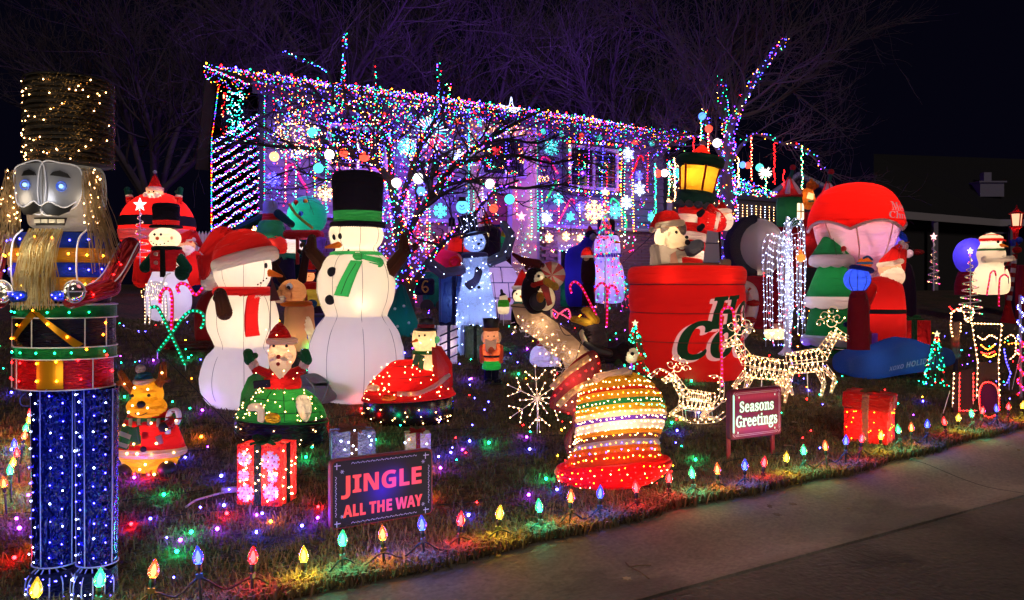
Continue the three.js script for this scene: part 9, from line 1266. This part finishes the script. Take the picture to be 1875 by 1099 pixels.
// ---- guy lines and an extension cord
{
  const g = (name, label, a, b, r = 0.004) => top(name, label, 'guy line', TU([[a.x, -a.y, a.z], [b.x, -b.y, b.z]], r, { seg: 2, n: 4 }), std(0x0c0a10, 0.8));
  const G = (x, y) => { const d = solve(x, y); return at(x, y, d); };
  g('guy_line', 'dark guy line from the far left figures down past the glittering red gift', at(250, 600, 7.4), G(560, 925));
  g('guy_line', 'dark guy line of the tallest snowman running down to the grass', at(586, 605, 7.9), G(588, 735));
  g('guy_line', 'guy line from the silver snowman to the ground at the right', at(902, 500, 11.2), at(912, 585, 10.8)); g('guy_line', 'guy line crossing the blue gift beside the silver snowman', at(838, 505, 11.4), at(826, 590, 11)); g('guy_line', 'guy line running from the mug to the left', at(1180, 540, 9.6), G(1150, 620)); g('guy_line', 'guy line from the mug mouse up to the house corner', at(1200, 425, 10.9), at(1140, 482, 12.4));
  const fl = T('pennant', 'small dark red pennant on a thin pole before the stocking cap snowman', 'pennant', { px: 492, py: 760 }); add(fl, 'pole', K([492, 760, 0], [496, 508, 0], 0.9, 0.7, 6), wire); add(fl, 'flag', E([[497, 508], [513, 550], [494, 552]], 1.4, { bev: 0.4 }), fab(0x8a1018, 0.4));
  const ex = T('extension_cord', 'white extension cord lying in the grass left of the glittering red gift', 'cord', { px: 380, py: 920 }); const P = [[340, 935], [360, 922], [380, 916], [402, 910], [420, 906]].map(([x, y]) => { const d = solve(x, y), q = at(x, y, d); return [q.x, -(q.y + 0.02), q.z]; }); ex.px = undefined; ex.world = true; ex.scale.setScalar(1); const o0 = ex.position; add(ex, 'cord', TU(P.map((p) => [p[0] - o0.x, p[1] + o0.y, p[2] - o0.z]), 0.007, { seg: 30 }), std(0xb8b0a8, 0.6)); add(ex, 'plug', new THREE.BoxGeometry(0.09, 0.03, 0.04).rotateY(0.3).translate(P[4][0] - o0.x, -P[4][1] - o0.y + 0.01, P[4][2] - o0.z), std(0x9a98b0, 0.6));
}
// ================= finish: the cloth hidden inside a lit figure is left out, so that its lamps fill it as one hollow =================
for (const o of scene.children) if (o.shells) {
  const geos = [], M = new THREE.Matrix4(), hit = new THREE.Ray(V(), V(0.013, 0.9993, 0.0341).normalize());
  for (const [m, counts] of o.shells) { let from = 0; for (const n of counts) { const p = m.geometry.attributes.position.array.subarray(from * 3, (from + n) * 3), g = new THREE.BufferGeometry(); g.setAttribute('position', new THREE.BufferAttribute(p.slice(), 3)); g.computeBoundingBox(); const edges = new Map(), k = (i) => Math.round(p[i * 3] * 20) + ',' + Math.round(p[i * 3 + 1] * 20) + ',' + Math.round(p[i * 3 + 2] * 20); for (let t = 0; t < n; t += 3) for (let e = 0; e < 3; e++) { const a = k(t + e), b = k(t + (e + 1) % 3); if (a === b) continue; const q = a < b ? a + '|' + b : b + '|' + a; edges.set(q, (edges.get(q) || 0) + 1); } let open = 0; for (const v of edges.values()) if (v & 1) open++; geos.push({ m, from, n, g, box: g.boundingBox, solid: open === 0 ? new MeshBVH(g.clone()) : null }); from += n; } }
  if (geos.length < 2) continue;
  const c = V(), dropped = new Map();
  for (const s of geos) { const p = s.g.attributes.position.array, others = geos.filter((t) => t !== s && t.solid && t.box.intersectsBox(s.box)); if (!others.length) continue;
    for (let t = 0; t < s.n; t += 3) { c.set((p[t * 3] + p[t * 3 + 3] + p[t * 3 + 6]) / 3, (p[t * 3 + 1] + p[t * 3 + 4] + p[t * 3 + 7]) / 3, (p[t * 3 + 2] + p[t * 3 + 5] + p[t * 3 + 8]) / 3); for (const q of others) if (q.box.containsPoint(c)) { hit.origin.copy(c); if (q.solid.raycast(hit, THREE.DoubleSide).length & 1) { if (!dropped.has(s.m)) dropped.set(s.m, new Set()); dropped.get(s.m).add((s.from + t) / 3); break; } } } }
  for (const [m, set] of dropped) { const g = new THREE.BufferGeometry(), n = m.geometry.attributes.position.count / 3; if (set.size >= n - 2) continue; for (const k of ['position', 'normal', 'uv']) { const a = m.geometry.attributes[k], w = a.itemSize * 3, out = new Float32Array((n - set.size) * w); let j = 0; for (let t = 0; t < n; t++) if (!set.has(t)) out.set(a.array.subarray(t * w, t * w + w), j++ * w); g.setAttribute(k, new THREE.BufferAttribute(out, a.itemSize)); } m.geometry = g; }
}
// ================= every thing gets its base where it stands =================
for (const o of scene.children.slice()) {
  if (!o.isGroup || o.px !== undefined || o.position.lengthSq() > 0 || o.rotation.y || o.scale.x !== 1) continue;
  const box = new THREE.Box3().setFromObject(o); if (box.isEmpty()) continue;
  const c = box.getCenter(new THREE.Vector3()); c.y = box.min.y;
  o.traverse((m) => { if (m.isMesh && m !== o) m.geometry.translate(-c.x, -c.y, -c.z); if (m.isLight) m.position.sub(c); });
  o.position.copy(c);
}
// look-alikes in a row are told apart by their place in it
{
  const by = new Map(), P = new THREE.Vector3(), word = ['first', 'second', 'third', 'fourth', 'fifth', 'sixth', 'seventh', 'eighth', 'ninth', 'tenth', 'eleventh', 'twelfth'], ord = (n) => word[n] || (n + 1) + (['st', 'nd', 'rd'][n % 10] && n > 12 ? ['st', 'nd', 'rd'][n % 10] : 'th');
  for (const o of scene.children) if (o.userData.group && o.userData.label) { const k = o.userData.label; if (!by.has(k)) by.set(k, []); by.get(k).push(o); }
  for (const [k, list] of by) if (list.length > 1) { const down = /slanting/.test(k), f = (o) => { P.copy(o.position); return down ? -P.y : P.x / -P.z; }; list.sort((a, b) => f(a) - f(b)); list.forEach((o, i) => { o.userData.label = `${down ? 'slanting strand of coloured lights on the end wall' : k}, ${ord(i)} from the ${down ? 'top' : 'left'}`; }); }
}
renderer.setSize(1024, 600);
renderer.render(scene, camera);
